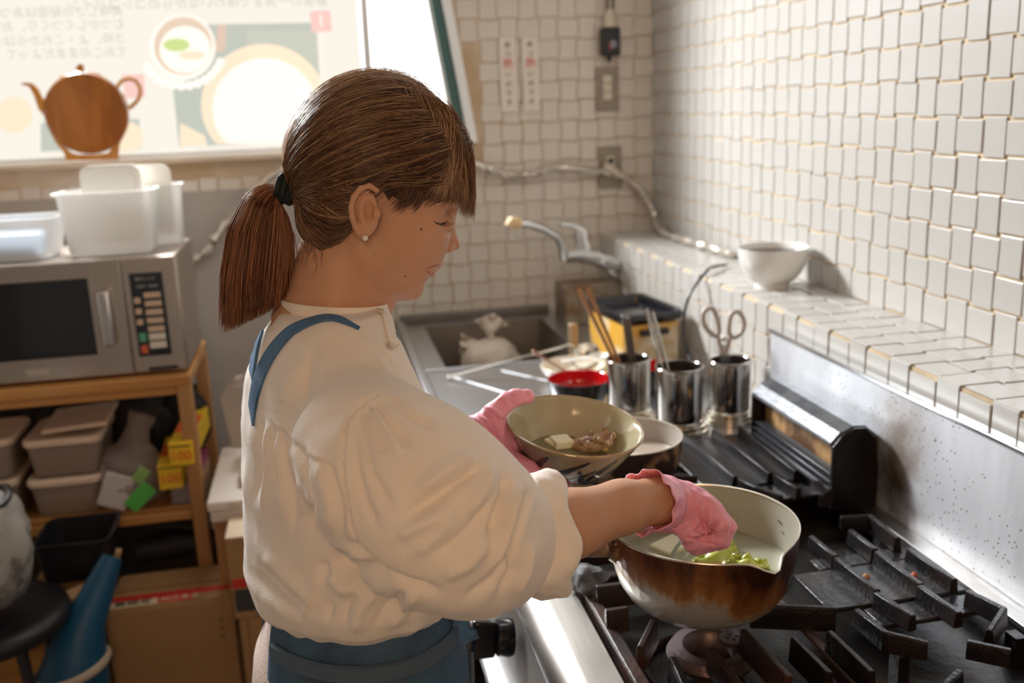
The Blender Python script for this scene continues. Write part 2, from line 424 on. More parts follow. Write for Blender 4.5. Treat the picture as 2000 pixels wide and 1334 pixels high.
m_blk = mat('black_plastic', (.012, .012, .013), .35, bump=.1)
m_cordw = mat('ivory_cord', (.62, .54, .42), .5)
ad = thing('power_adapter', (.93, YF, 1.58), 'black boxy power adapter hanging above the switch plate', 'adapter')
obj('housing', MB().bounds((.890, YF-.045, 1.598), (.948, YF-.004, 1.682)), m_blk, ad, bevel=.005)
obj('prong', MB().lathe([(.009, 0), (.006, -.012), (.004, -.02)], (.918, YF-.02, 1.60), 12, cap=True), m_blk, ad)
obj('dial', MB().lathe([(0, 0), (.012, 0), (.011, .004), (0, .005)], (.924, YF-.045, 1.632), 20, axis=axis_to((0, -1, 0))), mat('dial_grey', (.25, .25, .26), .4), ad)
obj('red_mark', MB().bounds((.912, YF-.047, 1.616), (.917, YF-.045, 1.640)), m_red, ad)
pl = thing('wall_plug', (.921, YF-.025, 1.683), 'ivory plug and cords coming down into the black adapter', 'plug')
obj('plug_body', MB().lathe([(.020, 0), (.018, .025), (.011, .05), (.008, .054)], (.921, YF-.024, 1.683), 20, cap=True, sy=.7), m_cordw, pl)
for k in range(3): obj('cord', MB().tube([(.913+.008*k, YF-.024, 1.735), (.911+.010*k, YF-.022+.004*k, 1.85), (.905+.02*k, YF-.02, 2.0), (.93, YF-.015, 2.37)], .0035, 8), mat('brown_cord', (.12, .09, .06), .5) if k != 1 else m_cordw, pl)

# crumpled foil wrapped hose along the wall
m_foil = mat('crumpled_foil', (.66, .60, .53), .33, metal=.75, bump=1.0, bscale=120)
def foil(name, pts, r, par=None, m=m_foil):
    P_ = [Vector(p) for p in pts]; dense = []
    for i in range(len(P_)-1):
        p0, p1, p2, p3 = P_[max(i-1, 0)], P_[i], P_[i+1], P_[min(i+2, len(P_)-1)]
        for k in range(10):
            t = k/10; dense.append(.5*((2*p1)+(-p0+p2)*t+(2*p0-5*p1+4*p2-p3)*t*t+(-p0+3*p1-3*p2+p3)*t**3))
    dense.append(P_[-1])
    mb = MB().tube(dense, [r*(1+.25*math.sin(i*1.3)+RNG.normal(0, .12)) for i in range(len(dense))], 10)
    mb.v = [v+Vector(RNG.normal(0, r*.13, 3)) for v in mb.v]
    return obj(name, mb, m, par)
h = foil('foil_wrapped_hose', [aty(360, 515, 3.0), aty(400, 495, 3.0), aty(440, 440, 3.0), aty(560, 330, 3.01), (.2, 3.01, 1.27), aty(870, 310, 3.02), aty(940, 325, 3.02), aty(985, 340, 3.025), aty(1035, 341, 3.025), aty(1090, 327, 3.02), aty(1170, 335, 3.02),
      aty(1215, 345, 3.02), aty(1250, 370, 3.01), aty(1275, 410, 2.98), atz(1290, 450, 1.066), atz(1340, 470, 1.062), atz(1390, 484, 1.062), atz(1430, 497, 1.06)], .0105)
tag(h, 'long crumpled foil wrapped hose running along the back wall and onto the ledge', 'hose')
pg2 = obj('white_plug', MB().tube([(.893, YF-.03, 1.262), (.915, YF-.03, 1.25), (.945, YF-.032, 1.228), (.962, YF-.028, 1.224)], [.013, .014, .011, .007], 12), m_cordw)
tag(pg2, 'ivory plug with bent neck pushed into the outlet plate', 'plug')

# ================================================================ STOVE
m_steel = mat('brushed_steel', (.55, .55, .56), .27, metal=1, bump=.25, bscale=30, stretch=(1, .05, 1), var=.12, vscale=3)
m_steel_d = mat('dull_steel', (.40, .39, .38), .38, metal=1, bump=.2, bscale=60, col2=(.30, .27, .24), cscale=6)
def splash_mat():
    m = mat('spattered_steel', (.74, .76, .80), .50, metal=.55, bump=.3, bscale=60, stretch=(1, 1, .25), var=.14, vscale=10)
    n, l = nt(m); b = n['Principled BSDF']; tc = n['Texture Coordinate']
    base = b.inputs['Base Color'].links[0].from_socket
    # burnt brown stain beside the vent block and fine specks
    vo = n.new('ShaderNodeTexVoronoi'); vo.inputs['Scale'].default_value = 110; l.new(tc.outputs['Object'], vo.inputs[0])
    lt = n.new('ShaderNodeMath'); lt.operation = 'LESS_THAN'; lt.inputs[1].default_value = .15; l.new(vo.outputs['Distance'], lt.inputs[0])
    n2 = n.new('ShaderNodeTexNoise'); n2.inputs['Scale'].default_value = 9; l.new(tc.outputs['Object'], n2.inputs[0])
    gt = n.new('ShaderNodeMath'); gt.operation = 'GREATER_THAN'; gt.inputs[1].default_value = .47; l.new(n2.outputs['Fac'], gt.inputs[0])
    mu = n.new('ShaderNodeMath'); mu.operation = 'MULTIPLY'; l.new(lt.outputs[0], mu.inputs[0]); l.new(gt.outputs[0], mu.inputs[1])
    mx = n.new('ShaderNodeMix'); mx.data_type = 'RGBA'; l.new(mu.outputs[0], mx.inputs[0]); l.new(base, mx.inputs[6]); mx.inputs[7].default_value = (.05, .045, .05, 1)
    prev = mx.outputs[2]
    for (cy, cz, sy, sz, col, amt) in ((STY, STZ, 15, 11, (.045, .022, .010), 1.0), (STY-.01, STZ+.07, 11, 9, (.30, .21, .14), .6)):
        mp = n.new('ShaderNodeMapping'); mp.inputs['Location'].default_value = (0, -cy*sy, -cz*sz); mp.inputs['Scale'].default_value = (0, sy, sz)
        l.new(tc.outputs['Object'], mp.inputs[0]); nz = n.new('ShaderNodeTexNoise'); nz.inputs['Scale'].default_value = 30; nz.inputs['Detail'].default_value = 6
        l.new(tc.outputs['Object'], nz.inputs[0])
        ln = n.new('ShaderNodeVectorMath'); ln.operation = 'LENGTH'; l.new(mp.outputs[0], ln.inputs[0])
        ad_ = n.new('ShaderNodeMath'); ad_.operation = 'ADD'; l.new(ln.outputs['Value'], ad_.inputs[0])
        sc = n.new('ShaderNodeMath'); sc.operation = 'MULTIPLY'; sc.inputs[1].default_value = 1.1; l.new(nz.outputs['Fac'], sc.inputs[0]); l.new(sc.outputs[0], ad_.inputs[1])
        mr = n.new('ShaderNodeMapRange'); mr.inputs['From Min'].default_value = 1.6; mr.inputs['From Max'].default_value = .65; mr.inputs['To Max'].default_value = amt
        l.new(ad_.outputs[0], mr.inputs[0]); m2 = n.new('ShaderNodeMix'); m2.data_type = 'RGBA'
        l.new(mr.outputs[0], m2.inputs[0]); l.new(prev, m2.inputs[6]); m2.inputs[7].default_value = (*col, 1); prev = m2.outputs[2]
    l.new(prev, b.inputs['Base Color']); return m
m_iron = mat('cast_iron', (.009, .008, .009), .27, bump=.5, bscale=140, spec=.22, col2=(.018, .013, .012), cscale=12)
m_iron_r = mat('rusty_iron', (.020, .013, .013), .42, bump=.5, bscale=120, col2=(.06, .028, .02), cscale=10, spec=.4)
m_tray = mat('greasy_tray', (.008, .007, .006), .4, bump=.6, bscale=60, col2=(.05, .035, .02), cscale=8, cth=(.5, .8), spec=.3)
m_railst = mat('range_front_steel', (.52, .50, .47), .42, metal=1, bump=.2, bscale=50, stretch=(1, .08, 1), col2=(.42, .38, .33), cscale=4)
SX0, SX1, SY0, SY1 = .30, .862, .25, 1.735
stove = thing('gas_range', (.55, 1.0, 0), 'stainless commercial gas range with black cast iron grates beside the tiled ledge', 'stove')
# steel carcass: tray well is open
ca = MB(); ca.bounds((.245, SY0, .02), (SX1, SY1, .755)); obj('cabinet_body', ca, m_steel_d, stove)
obj('drip_tray', MB().bounds((.302, SY0, .755), (.845, SY1-.01, .762)), m_tray, stove)
obj('side_flange', MB().bounds((.845, SY0, .755), (.858, SY1, .802)), m_steel_d, stove, bevel=.002)
obj('rear_flange', MB().bounds((.826, SY0, .795), (.846, 1.37, .803)), m_steel_d, stove, bevel=.001)
obj('end_flange', MB().bounds((.30, SY1-.025, .755), (.845, SY1, .800)), m_steel, stove, bevel=.002)
# rolled front rail
prof = [(.302, .755), (.302, .806), (.262, .806), (.246, .803), (.234, .794), (.227, .780), (.226, .765), (.232, .752), (.245, .745), (.26, .745), (.26, .755)]
fr = MB().prism(prof, [], lambda a, b_, t: (a, t, b_), SY0, SY1); obj('front_rail', fr, m_railst, stove, smooth=50, bevel=.0015)
# control panel, sloping, with trim strips
cp_ = MB(); cp_.add([(.235, SY0, .745), (.205, SY0, .62), (.24, SY0, .62), (.26, SY0, .745), (.235, SY1, .745), (.205, SY1, .62), (.24, SY1, .62), (.26, SY1, .745)],
    [(0, 1, 2, 3), (7, 6, 5, 4), (0, 4, 5, 1), (1, 5, 6, 2), (2, 6, 7, 3), (3, 7, 4, 0)]); obj('control_panel', cp_, m_railst, stove, bevel=.002)
obj('panel_trim', MB().bounds((.188, SY0, .606), (.24, SY1, .62)), m_steel, stove, bevel=.003)
obj('panel_trim', MB().bounds((.198, SY0, .585), (.24, SY1, .597)), m_steel, stove, bevel=.003)
m_knob = mat('knob_black', (.008, .008, .009), .18)
for (ky, a) in ((1.235, .05), (1.005, .9), (.77, .0), (.53, .0)):
    q = roty(-1.45)
    c = Vector((.206, ky, .722))
    kb = obj('knob', MB().lathe([(0, .0), (.026, 0), (.028, .006), (.026, .022), (.02, .026), (0, .027)], c+Vector((.012, 0, 0)), 32, axis=q), m_knob, stove)
    kq = q @ rotz(a)
    obj('knob_grip', MB().box(c+q @ Vector((0, 0, .030)), (.060, .017, .036), rot=kq, taper=.9), m_knob, kb, bevel=.004)
    obj('knob_mark', MB().box(c+kq @ Vector((.018, 0, .0486)), (.016, .002, .001), rot=kq), mat('knob_white', (.7, .7, .7), .4), kb)
# oven door handle below
obj('oven_handle', MB().tube([(.205, .3, .55), (.16, .34, .545), (.16, 1.5, .545), (.205, 1.54, .55)], .011, 12), m_steel, stove)
# backsplash sheet with folded bright edge
bs = MB().bounds((.858, SY0, .79), (.872, SY1+.012, 1.008))
STY = 1.30-(SY0+SY1+.012)/2; STZ = .075
obj('splash_panel', bs, splash_mat(), stove, smooth=0)
obj('splash_edge', MB().bounds((.853, SY0, 1.006), (.874, SY1+.014, 1.0135)), mat('bright_steel_edge', (.75, .76, .78), .18, metal=1), stove, bevel=.0025)

# burners
def burner(cx, cy, big=1.0):
    bb = obj('burner', MB().lathe([(.030, .762), (.034, .782), (.052*big, .784), (.056*big, .792), (.050*big, .802), (.036*big, .804), (.030*big, .798), (.026*big, .784)], (cx, cy, 0), 48), m_bur, stove)
    obj('burner_dish', MB().lathe([(.085*big, .770), (.08*big, .7645), (.03, .763), (.0, .763)], (cx, cy, 0), 48), m_tray, bb)
    obj('burner_ring', MB().tube([(cx+.082*big*math.cos(a), cy+.082*big*math.sin(a), .772) for a in np.linspace(0, 2*PI, 48, endpoint=False)], .0035, 8, closed=True), m_iron_r, bb)
    hv = MB()
    for k in range(24):
        a = 2*PI*k/24; hv.lathe([(0, 0), (.0022, 0), (.0022, .0006), (0, .0006)], (cx+.0535*big*math.cos(a), cy+.0535*big*math.sin(a), .788), 6, axis=axis_to((math.cos(a), math.sin(a), .3)))
    h_ = obj('burner_ports', hv, m_hole, bb); h_['kind'] = 'stuff'
    pd = obj('burner_pad', MB().lathe([(0, 0), (.016, 0), (.016, .006), (.0, .006)], (cx+.030, cy+.005, .800), 20), m_bur, bb)
    pt = MB()
    for k in range(4): pt.lathe([(0, 0), (.0024, 0), (0, .0007)], (cx+.030+.006*math.cos(k*PI/2), cy+.005+.006*math.sin(k*PI/2), .8062), 8)
    h_ = obj('pad_ports', pt, m_hole, bb); h_['kind'] = 'stuff'
    obj('gas_pipe', MB().tube([(cx+.02, cy-.03, .775), (cx+.04, cy-.15, .772), (cx-.1, cy-.25, .77)], .005, 8), m_steel_d, bb)
m_bur = mat('burner_metal', (.19, .14, .14), .42, metal=.6, bump=.4, bscale=90, col2=(.10, .07, .07), cscale=9)
m_hole = mat('port_hole', (.01, .008, .008), .8)
burner(.432, 1.02); burner(.432, 1.48, .95); burner(.432, .56); burner(.70, .80, .7)

def rib(pts, zt=.842, h=.026, w=.009, m=m_iron, par=None, name='grate_rib', lift=0):
    """cast bar: tapering fin along a polyline"""
    mb = MB(); n = len(pts); pts = [Vector((p[0], p[1], 0)) for p in pts]; rings = []
    for i, p in enumerate(pts):
        a = pts[max(i-1, 0)]; b_ = pts[min(i+1, n-1)]
        if 0 < i < n-1:
            t = ((p-a).normalized()+(b_-p).normalized()).normalized()
        else: t = (b_-a).normalized()
        s = Vector((t.y, -t.x, 0))
        e = .0
        prof = [(-w*.75, zt-h), (-w*.5, zt-.002), (-w*.38, zt), (w*.38, zt), (w*.5, zt-.002), (w*.75, zt-h)]
        rings.append([p + s*x + Vector((0, 0, z-(.004 if i in (0, n-1) and z > zt-.003 else 0))) for x, z in prof])
        if i in (0, n-1):
            pass
    return obj(name, mb.rings(rings), m, par, bevel=.0012, seg=2)
def plate(x0, x1, y0, y1, z, par, m=m_iron, name='grate_plate'):
    return obj(name, MB().bounds((x0, y0, z-.006), (x1, y1, z)), m, par, bevel=.003, seg=2)
def fine(pts, k=.012):
    out = [Vector((*pts[0], 0))]
    for a, b_ in zip(pts, pts[1:]):
        out.append(Vector((*b_, 0)))
    return [(p.x, p.y) for p in out]
# rear (right-hand) cast grates: flat plates carrying long ribs, laid one after another
gr_lab = ['black cast iron rear grate beside the louvred vent block', 'black cast iron rear grate with flat plates, right of the dented pot', 'black cast iron rear grate at the lower right corner']
def rear_grate(y0, y1, k, ribs, plates):
    g = thing('rear_grate', (.72, (y0+y1)/2, .79), gr_lab[k], 'grate', 'cast iron grates along the back of the range')
    for r_ in ribs: rib(r_, par=g)
    for p in plates: plate(*p, g)
    obj('grate_foot', MB().bounds((.64, y0+.01, .762), (.655, y0+.03, .80)), m_iron, g); obj('grate_foot', MB().bounds((.80, y0+.01, .762), (.815, y0+.03, .80)), m_iron, g)
    obj('grate_foot', MB().bounds((.64, y1-.03, .762), (.655, y1-.01, .80)), m_iron, g); obj('grate_foot', MB().bounds((.80, y1-.03, .762), (.815, y1-.01, .80)), m_iron, g)
rear_grate(1.345, 1.70, 0, [[(.652, 1.68), (.652, 1.445)], [(.712, 1.685), (.716, 1.445)], [(.768, 1.685), (.762, 1.44)], [(.655, 1.435), (.665, 1.385), (.690, 1.35)], [(.722, 1.435), (.730, 1.37)], [(.776, 1.40), (.778, 1.35), (.75, 1.335)]],
           [(.60, .80, 1.445, 1.69, .820), (.63, .80, 1.38, 1.441, .817)])
rear_grate(.93, 1.27, 1, [[(.737, 1.252), (.778, 1.238), (.778, 1.163)], [(.663, 1.204), (.665, 1.136)], [(.728, 1.207), (.728, 1.14)], [(.663, 1.132), (.667, 1.034)], [(.726, 1.134), (.729, 1.034)], [(.773, 1.13), (.778, 1.033)],
           [(.662, 1.030), (.673, .965)], [(.725, 1.031), (.731, .957)], [(.776, 1.004), (.785, .948), (.738, .912)], [(.616, .998), (.617, .935), (.655, .908)]],
           [(.645, .80, 1.140, 1.175, .816), (.60, .80, 1.034, 1.137, .818), (.645, .80, .985, 1.031, .816), (.68, .80, 1.175, 1.2, .812)])
rear_grate(.45, .82, 2, [[(.655, .80), (.66, .70)], [(.725, .80), (.73, .70)], [(.616, .826), (.655, .85)], [(.77, .80), (.775, .70)], [(.70, .90), (.735, .87)], [(.655, .69), (.66, .5)], [(.725, .69), (.73, .5)]],
           [(.61, .80, .70, .80, .818), (.61, .80, .5, .69, .818)])
# front (left-hand) grates: square frame with fingers towards the burner
fg_lab = ['rusty black front grate under the dented pot', 'black front grate under the far stained pan', 'black front grate nearest the camera']
def front_grate(cx, cy, k):
    g = thing('front_grate', (cx, cy, .77), fg_lab[k], 'grate', 'cast iron grates along the front of the range')
    x0, x1, y0, y1 = .308, .548, cy-.200, cy+.205
    obj('grate_frame', MB().bounds((x0, y0, .792), (x0+.018, y1, .816)), m_iron_r, g, bevel=.003)
    obj('grate_frame', MB().bounds((x1, y0, .792), (x1+.014, y1, .812)), m_iron_r, g, bevel=.003)
    obj('grate_frame', MB().bounds((x0+.018, y1-.016, .792), (x1, y1, .812)), m_iron_r, g, bevel=.003)
    obj('grate_frame', MB().bounds((x0+.018, y0, .792), (x1, y0+.016, .812)), m_iron_r, g, bevel=.003)
    fi = [[(x0+.01, cy+.12), (cx-.02, cy+.12)], [(x0+.004, cy+.057), (x0+.034, cy+.057)], [(x0+.02, cy-.035), (cx-.068, cy+.02)], [(cx-.075, cy-.065), (cx-.085, cy-.165)], [(cx-.025, cy-.060), (cx-.022, cy-.185)],
          [(cx+.028, cy-.03), (cx+.036, cy-.135)], [(x1+.01, cy-.06), (x1+.012, cy-.15)], [(cx+.078, cy-.062), (cx+.082, cy-.14)], [(cx+.062, cy+.024), (x1+.045, cy-.012)],
          [(cx+.05, cy+.06), (x1+.005, cy+.13)], [(cx, cy+.075), (cx+.01, cy+.19)]]
    for q, r_ in enumerate(fi): rib(r_, par=g, m=m_iron_r if q in (0, 1, 2, 4, 5) else m_iron, h=.036, name='grate_finger')
front_grate(.432, 1.02, 0); front_grate(.432, 1.48, 1); front_grate(.432, .58, 2)
cr = obj('charred_crust', MB().lathe([(.0, 0), (.022, .0), (.026, .014), (.016, .030), (0, .034)], (.318, 1.182, .812), 18, wob=lambda a, z: 1+.25*math.sin(3*a+z*90)), mat('crust', (.06, .055, .055), .6, bump=1.5, bscale=120, col2=(.16, .16, .17), cscale=40), stove)
# crumbs on the plates
for k, (x, y, c) in enumerate([(.752, 1.083, 0), (.688, 1.096, 1), (.70, 1.345, 1), (.62, 1.34, 1), (.77, .862, 1)]):
    cb = obj('food_crumb', MB().lathe([(0, 0), (.005, .001), (.0055, .004), (.003, .007), (0, .008)], (x, y, .8185 if k < 2 else .80), 10, wob=lambda a, z: 1+.2*math.sin(2*a+k)), mat('crumb_%d' % c, [(.45, .09, .03), (.40, .19, .06)][c], .5), stove)

# louvred cast iron vent block against the splash panel
vb = thing('vent_block', (.815, 1.53, .80), 'black cast iron louvred vent block standing against the steel splash panel', 'vent')
V0, V1 = 1.345, 1.655
pf = [(.775, .803), (.775, .912), (.790, .930), (.812, .940), (.832, .939), (.850, .920), (.856, .87), (.856, .803)]
obj('end_cap', MB().prism(pf, [], lambda a, b_, t: (a, t, b_), V0, V0+.010), m_iron, vb, bevel=.002)
obj('end_cap', MB().prism(pf, [], lambda a, b_, t: (a, t, b_), V1-.010, V1), m_iron, vb, bevel=.002)
hood = [(.773, .911), (.773, .917), (.789, .933), (.812, .942), (.833, .941), (.8575, .921), (.8575, .803), (.850, .803), (.850, .915), (.830, .934), (.812, .934), (.794, .924), (.782, .911)]
obj('hood', MB().prism(hood, [], lambda a, b_, t: (a, t, b_), V0+.008, V1-.008), mat('worn_iron', (.07, .075, .085), .30, bump=.4, bscale=160, col2=(.12, .125, .135), cscale=30, metal=.3), vb, smooth=0, bevel=.0015)
obj('back_liner', MB().bounds((.802, V0+.01, .803), (.806, V1-.01, .925)), mat('baked_rust', (.10, .045, .015), .5, bump=.5, bscale=80, col2=(.42, .24, .10), cscale=22), vb)
obj('front_skirt', MB().bounds((.775, V0+.01, .803), (.781, V1-.01, .832)), m_iron, vb, bevel=.001)
for k in range(3):
    z = .838+.011*k
    obj('louvre', MB().box((.782+.003*k, (V0+V1)/2, z), (.018, V1-V0-.018, .0040), rot=roty(-.15)), mat('louvre_iron', (.05, .052, .058), .25, bump=.2, metal=.4) if k == 0 else bpy.data.materials['louvre_iron'], vb, bevel=.001)

# ================================================================ POTS
def pan_mat(name, zlo, zhi, bias=0.0):
    """aluminium burnt brown from the rim down"""
    m = bpy.data.materials.new(name); m.use_nodes = True; n, l = nt(m); b = n['Principled BSDF']
    tc = n.new('ShaderNodeTexCoord'); sx = n.new('ShaderNodeSeparateXYZ'); l.new(tc.outputs['Object'], sx.inputs[0])
    mp = n.new('ShaderNodeMapping'); mp.inputs['Scale'].default_value = (1, 1, .35); l.new(tc.outputs['Object'], mp.inputs[0])
    ns = n.new('ShaderNodeTexNoise'); ns.inputs['Scale'].default_value = 16; ns.inputs['Detail'].default_value = 9; ns.inputs['Roughness'].default_value = .68; l.new(mp.outputs[0], ns.inputs[0])
    mr = n.new('ShaderNodeMapRange'); mr.inputs['From Min'].default_value = zlo; mr.inputs['From Max'].default_value = zhi; l.new(sx.outputs['Z'], mr.inputs[0])
    a1 = n.new('ShaderNodeMath'); a1.operation = 'MULTIPLY_ADD'; a1.inputs[1].default_value = 1.5; a1.inputs[2].default_value = -.75+bias; l.new(ns.outputs['Fac'], a1.inputs[0])
    ad = n.new('ShaderNodeMath'); ad.operation = 'ADD'; l.new(mr.outputs[0], ad.inputs[0]); l.new(a1.outputs[0], ad.inputs[1])
    # more burnt on the far (+x) side, cleaner near the handle
    sd = n.new('ShaderNodeMath'); sd.operation = 'MULTIPLY_ADD'; sd.inputs[1].default_value = 2.2; l.new(sx.outputs['X'], sd.inputs[0]); l.new(ad.outputs[0], sd.inputs[2])
    rp = n.new('ShaderNodeValToRGB'); e = rp.color_ramp.elements; e[0].position = .30; e[0].color = (.62, .60, .57, 1); e[1].position = 1.15; e[1].color = (.035, .012, .006, 1)
    for p_, c_ in ((.40, (.42, .30, .19, 1)), (.52, (.27, .115, .035, 1)), (.78, (.13, .045, .014, 1))):
        q = e.new(p_); q.color = c_
    l.new(sd.outputs[0], rp.inputs[0]); l.new(rp.outputs[0], b.inputs['Base Color'])
    mt = n.new('ShaderNodeMapRange'); mt.inputs['From Min'].default_value = .32; mt.inputs['From Max'].default_value = .5; mt.inputs['To Min'].default_value = .55; mt.inputs['To Max'].default_value = .1
    l.new(sd.outputs[0], mt.inputs[0]); l.new(mt.outputs[0], b.inputs['Metallic']); b.inputs['Roughness'].default_value = .33
    # hammered dimples and flecks
    vo = n.new('ShaderNodeTexVoronoi'); vo.inputs['Scale'].default_value = 75; l.new(tc.outputs['Object'], vo.inputs[0])
    bp = n.new('ShaderNodeBump'); bp.inputs['Strength'].default_value = .25; bp.inputs['Distance'].default_value = .003; l.new(vo.outputs['Distance'], bp.inputs['Height']); l.new(bp.outputs[0], b.inputs['Normal'])
    return m
def pan(name, c, r, h, label, cat, m_out, m_in, spout=None, fill=None):
    g = thing(name, c, label, cat)
    def rim(a, z):
        k = max(0, (z-.35*h)/(.65*h))
        if spout is None: return 1
        d = (a-spout+PI) % (2*PI)-PI
        return 1+k*k*(.12*math.exp(-(d/.13)**2)+.02*math.exp(-(d/.4)**2))
    out = [(0, 0), (r*.42, 0), (r*.58, h*.03), (r*.71, h*.10), (r*.82, h*.21), (r*.90, h*.35), (r*.95, h*.52), (r*.983, h*.75), (r, h*.97), (r*.998, h)]
    def dip(mb):
        if spout is None: return mb
        for v in mb.v:
            a = math.atan2(v.y-c[1], v.x-c[0]); d = (a-spout+PI) % (2*PI)-PI; k = max(0, (v.z-c[2]-.45*h)/(.55*h))
            if math.hypot(v.x-c[0], v.y-c[1]) > r*.6: v.z -= k*(.0105*math.exp(-(d/.15)**2)+.003*math.exp(-(d/.5)**2))
        return mb
    obj('pot_wall', dip(MB().lathe(out, c, 96, wob=rim)), m_out, g, smooth=60)
    inn = [(r*.998, h), (r*.984, h*.995), (r*.965, h*.75), (r*.930, h*.52), (r*.88, h*.36), (r*.80, h*.23), (r*.69, h*.13), (r*.55, h*.06), (0, h*.045)]
    obj('pot_lining', dip(MB().lathe(inn, c, 96, wob=rim)), m_in, g, smooth=60)
    rm = MB().tube([Vector(c)+Vector((r*.99*rim(a, h)*math.cos(a), r*.99*rim(a, h)*math.sin(a), h)) for a in np.linspace(0, 2*PI, 96, endpoint=False)], .0016, 8, closed=True)
    obj('pot_rim', dip(rm), mat(name+'_rim_metal', (.68, .62, .52), .3, metal=.8), g)
    return g
m_lin = mat('worn_enamel_lining', (.50, .475, .39), .35, metal=.35, col2=(.45, .38, .28), cscale=7, cth=(.55, .85), bump=.1)
PC = (.432, 1.052, .8425); PR, PH = .117, .114
pot = pan('yukihira_pot', PC, PR, PH, 'large dented aluminium pot with burnt brown outside on the nearest burner', 'pot', pan_mat('burnt_pot', .0, .100, .02), m_lin, spout=R(-74))
# stub of the handle socket at the left
ha = math.atan2(atz(1190, 1075, .93).y-PC[1], atz(1190, 1075, .93).x-PC[0])
hd = Vector((math.cos(ha), math.sin(ha), 0)); hc = Vector(PC)+hd*(PR*.985)+Vector((0, 0, PH*.80))
m_sock = mat('burnt_socket', (.13, .055, .025), .35, metal=.5, bump=.6, bscale=90, col2=(.40, .28, .18), cscale=25)
obj('handle_bracket', MB().lathe([(0, -.002), (.0165, -.002), (.0175, .004), (.0135, .008)], hc, 24, axis=axis_to(hd), sx=1.25), m_sock, pot)
obj('handle_socket', MB().tube([hc, hc+hd*.03+Vector((0, 0, .003)), hc+hd*.055+Vector((0, 0, .006))], [.0125, .0120, .0125], 20), m_sock, pot)
obj('handle_grip', MB().tube([hc+hd*.05+Vector((0, 0, .006)), hc+hd*.09+Vector((0, 0, .011)), hc+hd*.17+Vector((0, 0, .022))], [.0105, .0115, .0135], 20), mat('charred_wood', (.04, .028, .02), .7, bump=.6), pot)
for k, (dz, s) in enumerate(((.010, 1), (-.012, 1))):
    obj('rivet', MB().lathe([(.004, 0), (.004, .0015), (0, .003)], hc+Vector((0, 0, dz))+Vector((-hd.y, hd.x, 0))*.013, 12, axis=axis_to(hd)), m_steel, pot)
# graduations stamped inside
for k in range(4):
    a = R(8-5*k); p = Vector(PC)+Vector((math.cos(a)*PR*.958, math.sin(a)*PR*.958, PH*(.80-.10*k)))
    obj('stamped_mark', MB().box(p, (.0008, .008, .0018), rot=rotz(a) @ rotx(.3)), mat('stamp_dark', (.12, .08, .05), .5), pot)
m_broth = mat('thin_broth', (.72, .72, .58), .04, trans=.72, ior=1.33, spec=.5)
br = obj('clear_broth', MB().lathe([(0, 0), (.05, 0), (PR*.925, 0), (PR*.90, -.010), (0, -.016)], (PC[0], PC[1], PC[2]+PH*.50), 64), mat('broth', (.34, .335, .25), .05, spec=.6, coat=.3, var=.08, vscale=25), None)
tag(br, 'shallow cloudy broth lying inside the large burnt pot', 'soup')
m_leaf = mat('cabbage_leaf', (.42, .46, .07), .25, bump=.8, bscale=60, col2=(.55, .55, .16), cscale=22, cth=(.45, .6), coat=.4)
m_tofu = mat('tofu', (.80, .77, .56), .35, coat=.2, bump=.1)
def leaf(c, w, l, ang, seed, m, zs=.010):
    r = random.Random(seed); n = 18; vs = []; fs = []
    for i in range(n):
        for j in range(n):
            u, v = i/(n-1)*2-1, j/(n-1)*2-1; k = max(0, 1-.35*(u*u*v*v))
            x, y = u*w/2*k*math.sqrt(1-.45*v*v), v*l/2*k*math.sqrt(1-.4*u*u)
            z = zs*(math.sin(3*u+seed)*.5+math.sin(5*v+seed*2)*.35+.8*(u*u)+.3*math.sin(11*u*v+seed))
            q = rotz(ang) @ Vector((x, y, z)); vs.append(Vector(c)+q)
    for i in range(n-1):
        for j in range(n-1): fs.append((i*n+j, (i+1)*n+j, (i+1)*n+j+1, i*n+j+1))
    return vs, fs
zb = PC[2]+PH*.52
for k, (px, py, w, l, a, m) in enumerate([(1398, 1090, .066, .044, .3, m_leaf), (1462, 1103, .050, .026, -.5, m_leaf), (1415, 1070, .04, .026, 1.2, m_leaf)]):
    q = atz(px, py, zb+.002); o = obj('cabbage_leaf', leaf(q, w, l, a, k+1, m), m, None, smooth=180, solid=.002, fix=False)
    tag(o, ['crumpled yellow green cabbage leaf under the tongs in the pot', 'flat pale green cabbage piece by the pot spout', 'small curled cabbage piece behind the larger leaf'][k], 'vegetable', 'cabbage pieces in the broth')
q = atz(1315, 1068, zb-.004); o = obj('tofu_slab', MB().box((q.x, q.y, zb-.003), (.055, .038, .012), rot=rotz(.5)), m_tofu, None, bevel=.003)
tag(o, 'pale tofu slab floating beside the tongs in the pot', 'tofu')

# second pan, far burner
c2 = atz(1232, 842, .93); P2C = (.462, 1.46, .8425)
pan2 = pan('stained_pan', P2C, .094, .085, 'smaller dark stained pan on the far burner behind the bowl', 'pan', mat('scorched_pan', (.035, .018, .012), .45, bump=.8, bscale=60, col2=(.30, .18, .10), cscale=26, cth=(.56, .66)), mat('pan_lining', (.55, .50, .45), .4, metal=.4, var=.1))
br2 = obj('broth_surface', MB().lathe([(0, 0), (.0865, 0), (.083, -.01), (0, -.012)], (P2C[0], P2C[1], P2C[2]+.05), 48), mat('pan_broth', (.40, .33, .27), .12, var=.1), None)
tag(br2, 'brownish broth inside the dark stained pan', 'soup')

